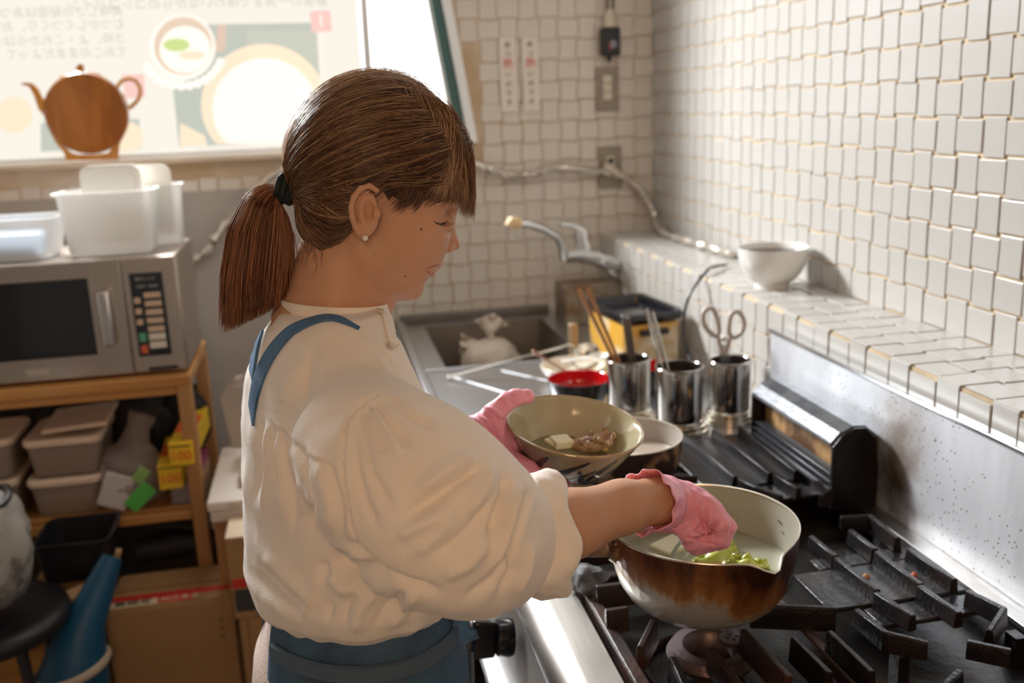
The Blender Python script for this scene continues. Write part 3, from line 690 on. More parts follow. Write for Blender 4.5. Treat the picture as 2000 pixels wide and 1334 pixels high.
# ================================================================ SINK COUNTER
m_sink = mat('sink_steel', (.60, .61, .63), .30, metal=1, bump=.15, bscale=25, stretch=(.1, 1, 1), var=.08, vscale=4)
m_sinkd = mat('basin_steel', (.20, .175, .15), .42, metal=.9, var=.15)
sk = thing('sink_counter', (.55, 2.4, 0), 'stainless steel sink counter with deep basin against the tiled back wall', 'sink')
X0, X1, Y0, Y1 = .215, .884, 1.745, 3.044
BX0, BX1, BY0, BY1 = .285, .655, 2.43, 2.945
tp = MB().prism([(X0, Y0), (X1, Y0), (X1, Y1), (X0, Y1)], [[(BX0, BY0), (BX1, BY0), (BX1, BY1), (BX0, BY1)]], lambda a, b_, t: (a, b_, t), .792, .800)
obj('counter_top', tp, m_sink, sk, smooth=0, bevel=.0015)
bs_ = MB(); f = .03
bs_.add([(BX0, BY0, .80), (BX1, BY0, .80), (BX1, BY1, .80), (BX0, BY1, .80), (BX0+f, BY0+f, .60), (BX1-f, BY0+f, .60), (BX1-f, BY1-f, .60), (BX0+f, BY1-f, .60)],
        [(0, 1, 5, 4), (1, 2, 6, 5), (2, 3, 7, 6), (3, 0, 4, 7), (4, 5, 6, 7)])
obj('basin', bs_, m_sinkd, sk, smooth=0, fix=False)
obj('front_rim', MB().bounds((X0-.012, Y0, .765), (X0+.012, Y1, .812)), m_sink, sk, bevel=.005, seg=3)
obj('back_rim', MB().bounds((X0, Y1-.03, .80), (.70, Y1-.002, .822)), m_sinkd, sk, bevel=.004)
obj('rim_bead', MB().bounds((X0+.012, 2.415, .80), (X1-.3, 2.425, .806)), m_sink, sk, bevel=.002)
for a_, b_ in (((.28, 2.37, .7985), (.52, 1.95, .7985)), ((.42, 2.37, .7985), (.60, 2.12, .7985))): obj('pressed_rib', MB().tube([a_, b_], .0035, 8), m_sink, sk)
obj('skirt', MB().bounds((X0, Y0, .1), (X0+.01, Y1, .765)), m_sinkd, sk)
obj('splash_box', MB().bounds((.700, 2.80, .80), (.882, 2.93, .922)), mat('stained_box_steel', (.30, .25, .20), .4, metal=.8, col2=(.22, .13, .07), cscale=16), sk, bevel=.004)
obj('divider_post', MB().bounds((.620, 2.432, .801), (.642, 2.456, .892)), mat('warm_post', (.55, .40, .25), .35, metal=.7), sk, bevel=.003)

# faucet
m_chr = mat('chrome', (.72, .71, .70), .10, metal=1)
fc = thing('faucet', (.88, 2.80, .95), 'chrome single lever faucet with long curved spout fixed to the tiled ledge', 'faucet')
a = lambda px, py, y=2.80: aty(px, py, y)
obj('spout', MB().tube([a(1100, 505, 2.72), a(1097, 480, 2.70), a(1088, 462, 2.67), a(1060, 446, 2.62), a(1030, 437, 2.58), a(1010, 436, 2.55)], [.0125, .0125, .0115, .0115, .0115, .011], 20), m_chr, fc)
obj('spout_filter', MB().tube([a(1012, 436, 2.55), a(998, 434, 2.53), a(994, 442, 2.53)], [.015, .0155, .012], 16), mat('amber_filter', (.62, .42, .22), .5), fc)
obj('valve_body', MB().tube([a(1098, 500, 2.72), a(1125, 497, 2.77), a(1160, 500, 2.80), a(1185, 512, 2.81), a(1215, 522, 2.82)], [.021, .022, .026, .024, .018], 24), m_chr, fc)
obj('valve_column', MB().tube([a(1143, 500, 2.79), a(1137, 470, 2.79), a(1133, 452, 2.79)], [.023, .0225, .025], 24), m_chr, fc)
obj('lever', MB().tube([a(1138, 450, 2.79), a(1118, 440, 2.77), a(1093, 437, 2.75)], [.014, .008, .006], 16), m_chr, fc)
obj('lever_tip', MB().lathe([(0, -.007), (.006, -.004), (.0075, 0), (.006, .004), (0, .007)], a(1093, 437, 2.75), 16), m_chr, fc)
obj('supply_elbow', MB().tube([a(1172, 505, 2.81), a(1190, 520, 2.82), a(1205, 540, 2.83), a(1222, 545, 2.83)], [.019, .021, .014, .010], 20), m_chr, fc)
obj('wall_flange', MB().tube([a(1195, 528, 2.83), a(1222, 530, 2.83), a(1250, 528, 2.83)], [.008, .012, .010], 16), m_chr, fc)
obj('pipe_nut', MB().tube([a(1165, 500, 2.80), a(1180, 506, 2.80)], .0245, 6), m_chr, fc)

# crumpled bag in basin
def blob(name, c, r, lab, cat, m, seed=0, amp=.28, sz=(1, 1, 1), n=28, sharp=2.2, parent=None):
    rg = np.random.default_rng(seed); vs = []; fs = []; K = [(rg.normal(0, 1, 3), rg.uniform(2, 7), rg.uniform(0, 6)) for _ in range(10)]
    for i in range(n+1):
        th = PI*i/n
        for j in range(2*n):
            ph = PI*j/n; d = np.array([math.sin(th)*math.cos(ph), math.sin(th)*math.sin(ph), math.cos(th)])
            f = 1+amp*sum(abs(math.sin(w*(d@k)/np.linalg.norm(k)+p))**.7-.6 for k, w, p in K)/len(K)*sharp
            p = Vector((d[0]*sz[0], d[1]*sz[1], max(d[2], -.75)*sz[2]))*r*f; vs.append(Vector(c)+p)
    for i in range(n):
        for j in range(2*n): fs.append((i*2*n+j, i*2*n+(j+1) % (2*n), (i+1)*2*n+(j+1) % (2*n), (i+1)*2*n+j))
    o = obj(name, (vs, fs), m, parent, smooth=60)
    if lab: tag(o, lab, cat)
    return o
m_bag = mat('thin_white_plastic', (.72, .63, .53), .35, bump=.6, bscale=60, sss=0)
gb = thing('tied_plastic_bag', atz(960, 745, .62), 'small knotted off-white plastic bag lying in the sink basin', 'bag')
cb = atz(957, 705, .70); cb.z = .70
blob('bag_body', (cb.x, cb.y, .70), .075, None, None, m_bag, 3, sz=(1.15, .9, .85), parent=gb)
obj('bag_knot', MB().tube([(cb.x+.005, cb.y, .745), (cb.x+.007, cb.y, .775), (cb.x+.002, cb.y, .800)], [.022, .010, .014], 12), m_bag, gb)
def ear(p, d, w, l, seed, m, par):
    vs = []; fs = []; n = 12; d = Vector(d).normalized(); s = d.cross(Vector((0, -1, 0))).normalized(); u = s.cross(d)
    for i in range(n):
        for j in range(n):
            t = i/(n-1); x = (j/(n-1)-.5)*w*(.25+t*1.0)
            vs.append(Vector(p)+d*l*t+s*x+u*(.006*math.sin(9*x/w+seed)+.005*math.sin(14*t*x/w+seed)))
    for i in range(n-1):
        for j in range(n-1): fs.append((i*n+j, (i+1)*n+j, (i+1)*n+j+1, i*n+j+1))
    return obj('bag_ear', (vs, fs), m, par, smooth=180, solid=.001, fix=False)
ear((cb.x+.004, cb.y, .792), (.55, 0, .6), .05, .052, 1, m_bag, gb); ear((cb.x, cb.y, .792), (-.25, 0, .8), .05, .05, 2, m_bag, gb); ear((cb.x-.03, cb.y, .755), (-1, 0, .15), .05, .06, 3, m_bag, gb)

# ladle lying over the counter edge of the basin
m_lad = mat('ladle_steel', (.66, .63, .58), .2, metal=1, var=.1)
ld = thing('ladle', atz(1000, 720, .815), 'long handled stainless ladle lying on the counter beside the basin', 'ladle')
p0, p1 = atz(872, 738, .808), Vector((.565, 2.30, .868)); dr = (p1-p0).normalized(); sd_ = Vector((-dr.y, dr.x, 0)).normalized()
hb = MB(); rings = []
for t in np.linspace(0, 1, 14):
    p = p0.lerp(p1, t); w = .0075-.002*t
    rings.append([p+sd_*w+Vector((0, 0, .0015)), p+sd_*w*.6+Vector((0, 0, .003)), p-sd_*w*.6+Vector((0, 0, .003)), p-sd_*w+Vector((0, 0, .0015)), p-sd_*w-Vector((0, 0, .0015)), p+sd_*w-Vector((0, 0, .0015))])
obj('handle', hb.rings(rings), m_lad, ld)
bc = Vector((.620, 2.285, .845)); ax = axis_to((-.45, -.5, .74))
obj('neck', MB().tube([p1-dr*.004, p1+dr*.02+Vector((0, 0, .002)), bc+ax @ Vector((0, 0, .010))+Vector((-.018, .02, .012))], [.0055, .0055, .0045], 10, flat=.5), m_lad, ld)
obj('ladle_bowl', MB().lathe([(.0, -.028), (.018, -.0255), (.031, -.016), (.038, .0), (.0385, .001), (.037, .0), (.030, -.0145), (.017, -.0235), (0, -.0255)], bc, 40, axis=ax), m_lad, ld)

# white bowl with a spoon and a single chopstick
m_porc = mat('white_porcelain', (.78, .76, .72), .12, coat=.4)
m_cream = mat('cream_bowl', (.74, .66, .54), .18, coat=.3)
def bowlprof(r, h, foot, t=.004, rim=.0):
    o = [(0, .003), (foot*.85, .003), (foot*.9, 0), (foot, 0), (foot*1.0, h*.10)]
    for k in range(1, 11):
        u = k/10; o.append((foot+(r-foot)*math.sin(u*PI/2)**.95, h*.10+(h*.90)*(1-math.cos(u*PI/2))**1.0*.999))
    i = [(r-t*.4, h+t*.25), (r-t, h)]
    for k in range(9, 0, -1):
        u = k/10; i.append((max(foot+(r-foot)*math.sin(u*PI/2)**.95-t, 0), h*.10+(h*.90)*(1-math.cos(u*PI/2))+t))
    return o+i+[(0, h*.10+t)]
q = Vector((.575, 2.225, .8005)); wb = thing('shallow_bowl', q, 'shallow cream bowl holding a spoon, behind the red lined bowl', 'bowl')
obj('bowl_body', MB().lathe(bowlprof(.082, .040, .03), q, 56), m_cream, wb)
sp = thing('white_spoon', q+Vector((.05, 0, .03)), 'white porcelain soup spoon resting on the rim of the shallow cream bowl', 'spoon')
obj('spoon_bowl', MB().lathe([(0, -.012), (.014, -.010), (.021, 0), (.020, .0005), (.013, -.008), (0, -.010)], q+Vector((.062, -.01, .060)), 28, axis=axis_to((.1, -.1, 1)), sx=1.35), m_porc, sp)
obj('spoon_handle', MB().tube([q+Vector((.040, -.01, .056)), q+Vector((.01, .0, .052)), q+Vector((-.03, .01, .047))], [.007, .006, .008], 12, flat=.5), m_porc, sp)
m_wood = mat('chopstick_wood', (.30, .125, .04), .4, col2=(.42, .2, .07), cscale=30, stretch=(1, 1, .1))
m_wood2 = mat('spoon_wood', (.32, .15, .08), .45, var=.15)
ws = obj('wooden_spatula', MB().tube([atz(1040, 685, .90), atz(1070, 705, .872), Vector((.545, 2.10, .846))], [.0065, .006, .005], 12, flat=.6), m_wood2)
tag(ws, 'brown wooden stick leaning over the cream bowl towards the red lined bowl', 'utensil')

# black bowls lacquered red inside
m_lacq = mat('black_lacquer', (.008, .007, .007), .15, coat=.5); m_redl = mat('red_lacquer', (.42, .006, .008), .14, coat=.5)
def lacquer(q, r, h, label):
    g = thing('lacquer_bowl', q, label, 'bowl', 'black bowls with red inside')
    obj('bowl_body', MB().lathe([(0, 0), (r*.62, 0), (r*.64, h*.12), (r*.80, h*.20), (r*.93, h*.5), (r*.99, h*.85), (r, h), (r*.985, h*1.01)], q, 56), m_lacq, g)
    obj('red_lining', MB().lathe([(r*.985, h*1.01), (r*.955, h*.98), (r*.93, h*.7), (r*.9, h*.5), (r*.86, h*.45), (0, h*.44)], q, 56), m_redl, g)
    return g
lacquer(Vector((.535, 2.03, .8005)), .071, .062, 'black bowl with bright red inside, just behind the hand held bowl')
lacquer(Vector((.735, 2.075, .8005)), .053, .062, 'black bowl with red inside, behind the steel canisters')

# steel canisters
m_can = mat('polished_canister', (.50, .47, .44), .13, metal=1, var=.1, vscale=12)
m_canb = mat('canister_base_metal', (.72, .66, .56), .24, metal=1, var=.08)
m_cand = mat('canister_dark_inside', (.06, .05, .045), .4, metal=.6)
def canister(q, r, h, label, base=1.28):
    g = thing('steel_canister', q, label, 'canister', 'steel utensil canisters on the counter')
    obj('stepped_base', MB().lathe([(0, 0), (r*base, 0), (r*base*1.02, .004), (r*base, .009), (r*1.17, .010), (r*1.18, .014), (r*1.16, .018), (r*1.06, .019), (r*1.07, .024), (r, .026), (0, .026)], q, 64), m_canb, g, smooth=50)
    obj('canister_body', MB().lathe([(r, .024), (r, h-.008), (r*.97, h-.004), (r*.97, h-.001)], q, 64), m_can, g)
    obj('canister_lining', MB().lathe([(r*.95, h), (r*.95, .030), (0, .030)], q, 48), m_cand, g)
    obj('rolled_rim', MB().tube([q+Vector((r*1.0*math.cos(a), r*1.0*math.sin(a), h-.001)) for a in np.linspace(0, 2*PI, 64, endpoint=False)], .0032, 10, closed=True), m_can, g)
    return g
C1, C2, C3 = Vector((.612, 1.905, .8005)), Vector((.686, 1.800, .8005)), Vector((.810, 1.832, .8005))
canister(C1, .0455, .132, 'steel canister holding two wooden chopsticks and a knife, leftmost')
canister(C2, .047, .136, 'steel canister holding steel tongs, middle of the three')
canister(C3, .043, .130, 'steel canister holding white handled scissors, beside the tiled ledge')
# empty drinking glass between the canisters
m_gl = mat('clear_glass', (.95, .97, .97), .03, trans=1.0, ior=1.45)
gg = Vector((.712, 1.925, .8005))
go = obj('drinking_glass', MB().lathe([(0, 0), (.029, 0), (.030, .004), (.031, .09), (.0315, .112), (.0295, .112), (.029, .09), (.028, .008), (0, .008)], gg, 48), m_gl)
tag(go, 'clear drinking glass standing between the two left canisters', 'glass')
# contents
def stick(p_in, px, py, y, lab, m, r=.0042, grp=None, name='chopstick'):
    e = aty(px, py, y); o = obj(name, MB().tube([p_in, p_in.lerp(e, .5), e], [r*.75, r, r*1.15], 10), m); return tag(o, lab, 'chopstick', grp)
stick(C1+Vector((.010, .000, .040)), 1131, 566, 1.96, 'left one of the two brown chopsticks in the leftmost canister', m_wood, grp='cooking chopsticks')
stick(C1+Vector((.016, .010, .040)), 1147, 562, 1.985, 'right one of the two brown chopsticks in the leftmost canister', m_wood, grp='cooking chopsticks')
kn = thing('table_knife', C1+Vector((.005, -.01, .04)), 'flat steel knife handle standing upright in the leftmost canister', 'knife')
kt = aty(1223, 622, 1.90); kb_ = C1+Vector((.016, -.012, .04))
obj('knife_handle', MB().rings([[kb_.lerp(kt, t)+Vector((sx*.0085, sy*.0025, 0)) for sx, sy in ((-1, -1), (1, -1), (1, 1), (-1, 1))] for t in (0, .33, .66, 1)]), mat('dark_steel_handle', (.20, .165, .14), .3, metal=.9), kn, bevel=.001)
tg = thing('steel_tongs', C2+Vector((0, 0, .04)), 'pair of narrow steel tongs leaning in the middle canister', 'tongs')
for k in (0, 1):
    e = aty(1262+12*k, 603+6*k, 1.86+.012*k); s_ = C2+Vector((-.014+.012*k, .004, .05))
    obj('tong_arm', MB().tube([s_, s_.lerp(e, .4)+Vector((0, 0, 0)), s_.lerp(e, .8), e], [.004, .0056, .0068, .0055], 10, flat=.6), m_lad, tg)
sc_ = thing('kitchen_scissors', C3+Vector((0, 0, .05)), 'scissors with pale grey loop handles standing in the right canister', 'scissors')
m_sch = mat('scissor_handle_grey', (.50, .43, .38), .4)
a = lambda px, py: aty(px, py, 1.84)
def loop(pts, name): 
    dense = []; n = len(pts)
    for i in range(n):
        p0, p1, p2, p3 = pts[i-1], pts[i], pts[(i+1) % n], pts[(i+2) % n]
        for k in range(6):
            t = k/6; dense.append(.5*((2*p1)+(-p0+p2)*t+(2*p0-5*p1+4*p2-p3)*t*t+(-p0+3*p1-3*p2+p3)*t**3))
    return obj(name, MB().tube(dense, .0055, 10, closed=True), m_sch, sc_)
loop([a(1376, 608), a(1391, 602), a(1401, 622), a(1404, 645), a(1398, 656), a(1383, 645), a(1374, 628)], 'handle_loop')
loop([a(1430, 612), a(1444, 610), a(1453, 628), a(1449, 648), a(1434, 659), a(1424, 650), a(1425, 628)], 'handle_loop')
obj('handle_shank', MB().tube([a(1403, 652), a(1404, 668), a(1412, 690)], [.004, .005, .006], 10), m_sch, sc_)
obj('handle_shank', MB().tube([a(1427, 654), a(1424, 668), a(1417, 690)], [.004, .005, .006], 10), m_sch, sc_)
obj('pivot', MB().tube([a(1414, 662)+Vector((0, -.004, 0)), a(1414, 662)+Vector((0, .004, 0))], .0065, 16), m_porc, sc_)
obj('blades', MB().rings([[p+Vector((-w, 0, 0)), p+Vector((0, -.002, 0)), p+Vector((w, 0, 0)), p+Vector((0, .002, 0))] for p, w in ((a(1414, 672), .010), (a(1415, 700), .011), (C3+Vector((0, 0, .045)), .003))]), m_lad, sc_)

# yellow can with black lid
lid = [atz(1140, 585, .955), atz(1222, 622, .955), atz(1332, 606, .955), atz(1252, 568, .955)]
cn = sum(lid, Vector())/4; yc = thing('caddy_tin', (cn.x, cn.y, .8005), 'yellow and cream square tin with open black lid beside the ledge', 'container')
e1 = (lid[1]-lid[0]); e2 = (lid[3]-lid[0]); ang = math.atan2(e1.y, e1.x); wx = e1.length*.98; wy = e2.length*.90
A1 = e1.normalized(); A2 = Vector((-A1.y, A1.x, 0))
def rrect(w, d, r, z, n=6):
    out = []
    for cx, cy, a0 in ((w/2-r, d/2-r, 0), (-w/2+r, d/2-r, PI/2), (-w/2+r, -d/2+r, PI), (w/2-r, -d/2+r, 1.5*PI)):
        for k in range(n+1):
            t = a0+PI/2*k/n; x, y = cx+r*math.cos(t), cy+r*math.sin(t); out.append(Vector((cn.x, cn.y, z))+A1*x+A2*y)
    return out
m_yel = mat('yellow_tin', (.66, .36, .05), .35, col2=(.72, .62, .42), cscale=6, cth=(.48, .56), coat=.2)
obj('tin_body', MB().rings([rrect(wx*.90, wy*.90, .02, .8005), rrect(wx*.93, wy*.93, .02, .927)]), m_yel, yc)
obj('lid_rim', MB().rings([rrect(wx*.96, wy*.96, .022, .934), rrect(wx*1.02, wy*1.02, .024, .942), rrect(wx*1.02, wy*1.02, .024, .95), rrect(wx*.98, wy*.98, .022, .956), rrect(wx*.84, wy*.84, .018, .952), rrect(wx*.80, wy*.80, .016, .930)], cap=True), mat('glossy_black_lid', (.008, .008, .012), .22, coat=.3), yc)
hp = cn+A1*wx*.475; hp.z = .912
obj('latch', MB().box(hp+Vector((0, 0, -.004)), (.022, .075, .014), rot=rotz(ang)), m_blk, yc, bevel=.003)
lb = cn+A1*wx*.462; lb.z = .855
obj('cream_label', MB().box(lb, (.003, wy*.80, .085), rot=rotz(ang)), mat('cream_label', (.70, .60, .42), .5, col2=(.55, .36, .15), cscale=20), yc)
# black cable from the ledge down to the counter
ck = [atz(1418, 517, 1.056), atz(1390, 522, 1.060), Vector((.888, 2.16, 1.056)), aty(1345, 580, 2.13), aty(1335, 640, 2.13), aty(1344, 690, 2.10), Vector((.860, 2.10, .806))]
dense = []
for i in range(len(ck)-1):
    p0, p1, p2, p3 = ck[max(i-1, 0)], ck[i], ck[i+1], ck[min(i+2, len(ck)-1)]
    for k in range(8):
        t = k/8; dense.append(.5*((2*p1)+(-p0+p2)*t+(2*p0-5*p1+4*p2-p3)*t*t+(-p0+3*p1-3*p2+p3)*t**3))
tag(obj('black_cable', MB().tube(dense+[ck[-1]], .0036, 10), m_blk), 'thin black cable curving off the ledge down behind the tin', 'cable')
# big white bowl on the ledge
wq = Vector((.974, 1.985, ZL+.0006)); wbw = thing('footed_bowl', wq, 'white footed porcelain bowl of dark liquid standing on the tiled ledge', 'bowl')
pr_ = [(0, .004), (.032, .004), (.034, 0), (.039, 0), (.0375, .008), (.038, .012), (.050, .020), (.062, .034), (.071, .052), (.0755, .072), (.0765, .088), (.0775, .092), (.0755, .0915), (.0735, .088), (.0725, .072), (.068, .053), (.058, .036), (.045, .024), (0, .020)]
obj('bowl_body', MB().lathe(pr_, wq, 72), m_porc, wbw)
tag(obj('dark_sauce', MB().lathe([(0, 0), (.0722, 0), (.0715, -.006), (0, -.008)], wq+Vector((0, 0, .078)), 48), mat('dark_sauce', (.015, .009, .007), .08)), 'dark brown liquid filling the white footed bowl', 'sauce')

# ================================================================ LEFT SIDE: SHELF, MICROWAVE AND CLUTTER
m_sw = mat('varnished_shelf_wood', (.40, .17, .045), .32, coat=.25, col2=(.56, .27, .08), cscale=9, stretch=(.12, 1, 1), bump=.1)
m_swd = mat('shelf_wood_upright', (.36, .17, .06), .4, col2=(.48, .26, .10), cscale=9, stretch=(1, 1, .12))
sh = thing('wooden_shelf', (-.8, 2.55, 0), 'varnished orange wooden shelf unit carrying the microwave oven', 'shelf')
SHX0, SHX1, SHY0, SHY1 = -1.35, -.345, 2.36, 2.73
obj('top_board', MB().bounds((SHX0, SHY0, .834), (SHX1, SHY1, .862)), m_sw, sh, bevel=.003)
obj('front_apron', MB().bounds((SHX0, SHY0+.004, .815), (SHX1-.035, SHY0+.022, .834)), m_sw, sh, bevel=.002)
for nm, x, y in (('a', SHX1-.034, SHY0), ('b', SHX1-.034, SHY1-.034), ('c', SHX0, SHY0), ('d', SHX0, SHY1-.034)):
    obj('post', MB().bounds((x, y, 0), (x+.034, y+.034, .834)), m_swd, sh, bevel=.003)
obj('lower_board', MB().bounds((SHX0+.002, SHY0+.036, .497), (SHX1-.036, SHY1-.036, .515)), m_sw, sh, bevel=.002)
obj('lower_rail', MB().bounds((SHX0+.036, SHY0+.004, .490), (SHX1-.036, SHY0+.020, .512)), m_sw, sh, bevel=.002)
obj('bottom_board', MB().bounds((SHX0+.002, SHY0+.036, .08), (SHX1-.036, SHY1-.036, .098)), m_sw, sh, bevel=.002)

obj('added_shade_panel', MB().bounds((SHX0+.03, SHY1-.006, .10), (SHX1-.03, SHY1-.001, .74)), mat('painted_shelf_shade', (.035, .022, .015), .7), sh)  # added dark sheet; its colour stands in for shade inside the shelf
# microwave
m_mw = mat('microwave_steel', (.56, .49, .43), .28, metal=.9, bump=.15, bscale=30, stretch=(.05, 1, 1), var=.06)
m_mwd = mat('microwave_window', (.012, .013, .016), .08, coat=.6)
MX0, MX1, MY0, MY1, MZ0, MZ1 = -.865, -.350, 2.405, 2.70, .866, 1.150
mw = thing('microwave', ((MX0+MX1)/2, 2.55, MZ0), 'stainless microwave oven with dark window standing on the wooden shelf', 'microwave')
obj('case', MB().bounds((MX0, MY0+.004, MZ0), (MX1, MY1, MZ1)), m_mw, mw, bevel=.004)
DX = -.474
def xz(pts, y0, y1, holes=()): return MB().prism(pts, holes, lambda a, b_, t: (a, t, b_), y0, y1)
def rc(x0, z0, x1, z1): return [(x0, z0), (x1, z0), (x1, z1), (x0, z1)]
dr_ = obj('door', xz(rc(MX0, MZ0+.004, DX-.001, MZ1-.002), MY0-.016, MY0+.003, [rc(MX0+.055, .922, -.548, 1.110)]), m_mw, mw, smooth=0, bevel=.0025)
obj('door_window', MB().bounds((MX0+.055, MY0-.010, .922), (-.548, MY0-.006, 1.110)), m_mwd, dr_)
obj('window_frame', xz(rc(MX0+.045, .912, -.538, 1.120), MY0-.019, MY0-.015, [rc(MX0+.057, .924, -.550, 1.108)]), m_mw, dr_, smooth=0, bevel=.001)
hb_ = MB().rings([[Vector((x, y, z)) for x, y in ((-.531, MY0-.046), (-.503, MY0-.046), (-.503, MY0-.030), (-.531, MY0-.030))] for z in (.945, 1.078)])
obj('door_handle', hb_, mat('handle_steel', (.66, .64, .62), .25, metal=1), dr_, bevel=.006, seg=3)
obj('handle_mount', MB().bounds((-.527, MY0-.032, .945), (-.507, MY0-.014, .965)), m_mw, dr_, bevel=.002); obj('handle_mount', MB().bounds((-.527, MY0-.032, 1.058), (-.507, MY0-.014, 1.078)), m_mw, dr_, bevel=.002)
obj('name_badge', MB().bounds((-.715, MY0-.0185, .885), (-.665, MY0-.0155, .900)), mat('badge_steel', (.70, .62, .54), .3, metal=.8), dr_, bevel=.001)
cp2 = obj('control_panel', MB().bounds((DX+.001, MY0-.016, MZ0+.004), (MX1-.001, MY0+.003, MZ1-.002)), m_mw, mw, bevel=.003)
obj('keypad', MB().bounds((-.458, MY0-.0185, .910), (-.383, MY0-.0155, 1.112)), m_mwd, cp2, bevel=.001)
m_key = mat('beige_key', (.62, .45, .32), .5); m_kg = mat('green_key', (.10, .38, .22), .5); m_kr = mat('red_key', (.60, .12, .05), .5)
for k in range(3): obj('key', MB().bounds((-.453, MY0-.0205, 1.040-k*.026), (-.439, MY0-.0185, 1.054-k*.026)), m_key, cp2, bevel=.0006)
obj('start_key', MB().bounds((-.452, MY0-.0205, .947), (-.437, MY0-.0185, .968)), m_kg, cp2, bevel=.0006)
obj('stop_key', MB().bounds((-.451, MY0-.0205, .918), (-.436, MY0-.0185, .938)), m_kr, cp2, bevel=.0006)
for k in range(7): obj('key', MB().bounds((-.430, MY0-.0205, 1.052-k*.0205), (-.392, MY0-.0185, 1.065-k*.0205-(.0 if k < 5 else -.003))), m_key if k < 5 else mat('pale_key_%d' % k, (.68, .62, .52), .5), cp2, bevel=.0006)
m_lt = mat('pale_print', (.55, .52, .48), .5)
text('panel_lettering', '電子レンジ', .009, (-.423, MY0-.0192, 1.098), (1, 0, 0), (0, 0, 1), m_lt, cp2); text('panel_lettering', '700W・500W', .008, (-.420, MY0-.0192, 1.080), (1, 0, 0), (0, 0, 1), m_lt, cp2)
obj('panel_strip', MB().bounds((-.440, MY0-.0185, .874), (-.372, MY0-.0155, .882)), m_blk, cp2)
for x in (MX0+.03, MX1-.05):
    obj('foot', MB().lathe([(.012, 0), (.014, .004)], (x, MY0+.03, MZ0-.0035), 16, cap=True), m_blk, mw)

# translucent tubs on the microwave
m_tub = mat('milky_plastic', (.95, .94, .92), .4, trans=.6, ior=1.15); m_tubl = mat('milky_lid', (.80, .77, .70), .4)
def tub(name, c, w, d, h, tp, lab, m=m_tub, rz=0.0, rim=.006, r=.02, group=None):
    g = thing(name, c, lab, 'container', group); c = Vector(c)
    def rr(w_, d_, rad, z):
        out = []
        for cx, cy, a0 in ((w_/2-rad, d_/2-rad, 0), (-w_/2+rad, d_/2-rad, PI/2), (-w_/2+rad, -d_/2+rad, PI), (w_/2-rad, -d_/2+rad, 1.5*PI)):
            for k in range(7):
                t = a0+PI/2*k/6; out.append(c+rotz(rz) @ Vector((cx+rad*math.cos(t), cy+rad*math.sin(t), z)))
        return out
    b_ = MB().rings([rr(w*tp*.94, d*tp*.94, r*.8, 0), rr(w*tp, d*tp, r, .006), rr(w, d, r, h-.004), rr(w+rim*2, d+rim*2, r+rim, h-.004), rr(w+rim*2, d+rim*2, r+rim, h), rr(w-.004, d-.004, r, h), rr((w-.004)*tp, (d-.004)*tp, r, .009), rr((w*.9)*tp, (d*.9)*tp, r*.8, .008)])
    obj('tub_body', b_, m, g, smooth=50); g['_h'] = h
    return g, rr
t1, r1 = tub('storage_tub', (-.502, 2.50, 1.1512), .215, .13, .150, .88, 'tall milky plastic tub with a lid standing in it, on top of the microwave')
obj('tub_lug', MB().bounds((-.628, 2.48, 1.292), (-.612, 2.52, 1.299)), m_tubl, t1, bevel=.002)
t2, r2 = tub('storage_tub', (-.415, 2.625, 1.1512), .13, .09, .150, .88, 'milky plastic tub behind the taller tub at the microwave corner')
t3, r3 = tub('shallow_tub', (-.735, 2.50, 1.1512), .235, .15, .098, .86, 'wide shallow milky tub of pale blue contents at the left frame edge')
obj('pale_blue_bag', MB().box((-.745, 2.50, 1.185), (.17, .10, .055)), mat('pale_blue', (.45, .60, .78), .5), t3, bevel=.015, seg=4)
ll = thing('tub_lid', (-.495, 2.52, 1.22), 'rounded milky lid standing upright inside the tall tub', 'lid')
lr = []; 
def lidring(w, h, y, z0, r=.025, cx=-.495):
    out = []
    for x_, z_, a0 in ((w/2-r, h/2-r, 0), (-w/2+r, h/2-r, PI/2), (-w/2+r, -h/2+r, PI), (w/2-r, -h/2+r, 1.5*PI)):
        for k in range(7):
            t = a0+PI/2*k/6; out.append(Vector((cx+x_+r*math.cos(t), y, z0+z_+r*math.sin(t))))
    return out
obj('lid_panel', MB().rings([lidring(.135, .175, 2.530, 1.270), lidring(.140, .180, 2.524, 1.270), lidring(.140, .180, 2.518, 1.270), lidring(.118, .158, 2.516, 1.270), lidring(.112, .152, 2.520, 1.270)]), m_tubl, ll)
ll2 = obj('tub_lid', MB().rings([lidring(.10, .17, 2.618, 1.265, cx=-.42), lidring(.104, .174, 2.612, 1.265, cx=-.42), lidring(.104, .174, 2.606, 1.265, cx=-.42)]), m_tubl)
tag(ll2, 'second milky lid standing inside the tub behind the tall one', 'lid')

# teapot shaped wooden sign on the sill
m_tea = mat('teapot_varnish', (.66, .28, .055), .28, coat=.5, col2=(.50, .19, .03), cscale=14, stretch=(1, 1, .25))
m_dish = mat('teapot_dish', (.42, .15, .03), .12, coat=.9, col2=(.28, .085, .015), cscale=10, stretch=(2, 1, .3))
ZP = lambda zx, zy: (lambda q: (q.x, q.z))(aty(zx*.35, zy*.35, 3.035))
tea = thing('teapot_sign', (-.63, 3.035, 1.3475), 'brown varnished teapot shaped wooden cutout standing on the window sill', 'sign')
outl = [(425, 375), (440, 359), (455, 355), (470, 370), (466, 400), (520, 403), (560, 415), (580, 442), (615, 465), (655, 498), (690, 530), (712, 580), (720, 640), (713, 700), (692, 755), (668, 805), (660, 890), (372, 898), (358, 852), (310, 792), (272, 722), (250, 652), (215, 605), (192, 535), (165, 485), (140, 476), (112, 470), (140, 460), (180, 464), (212, 492), (238, 545), (256, 560), (275, 525), (300, 492), (335, 460), (333, 430), (390, 412), (430, 405)]
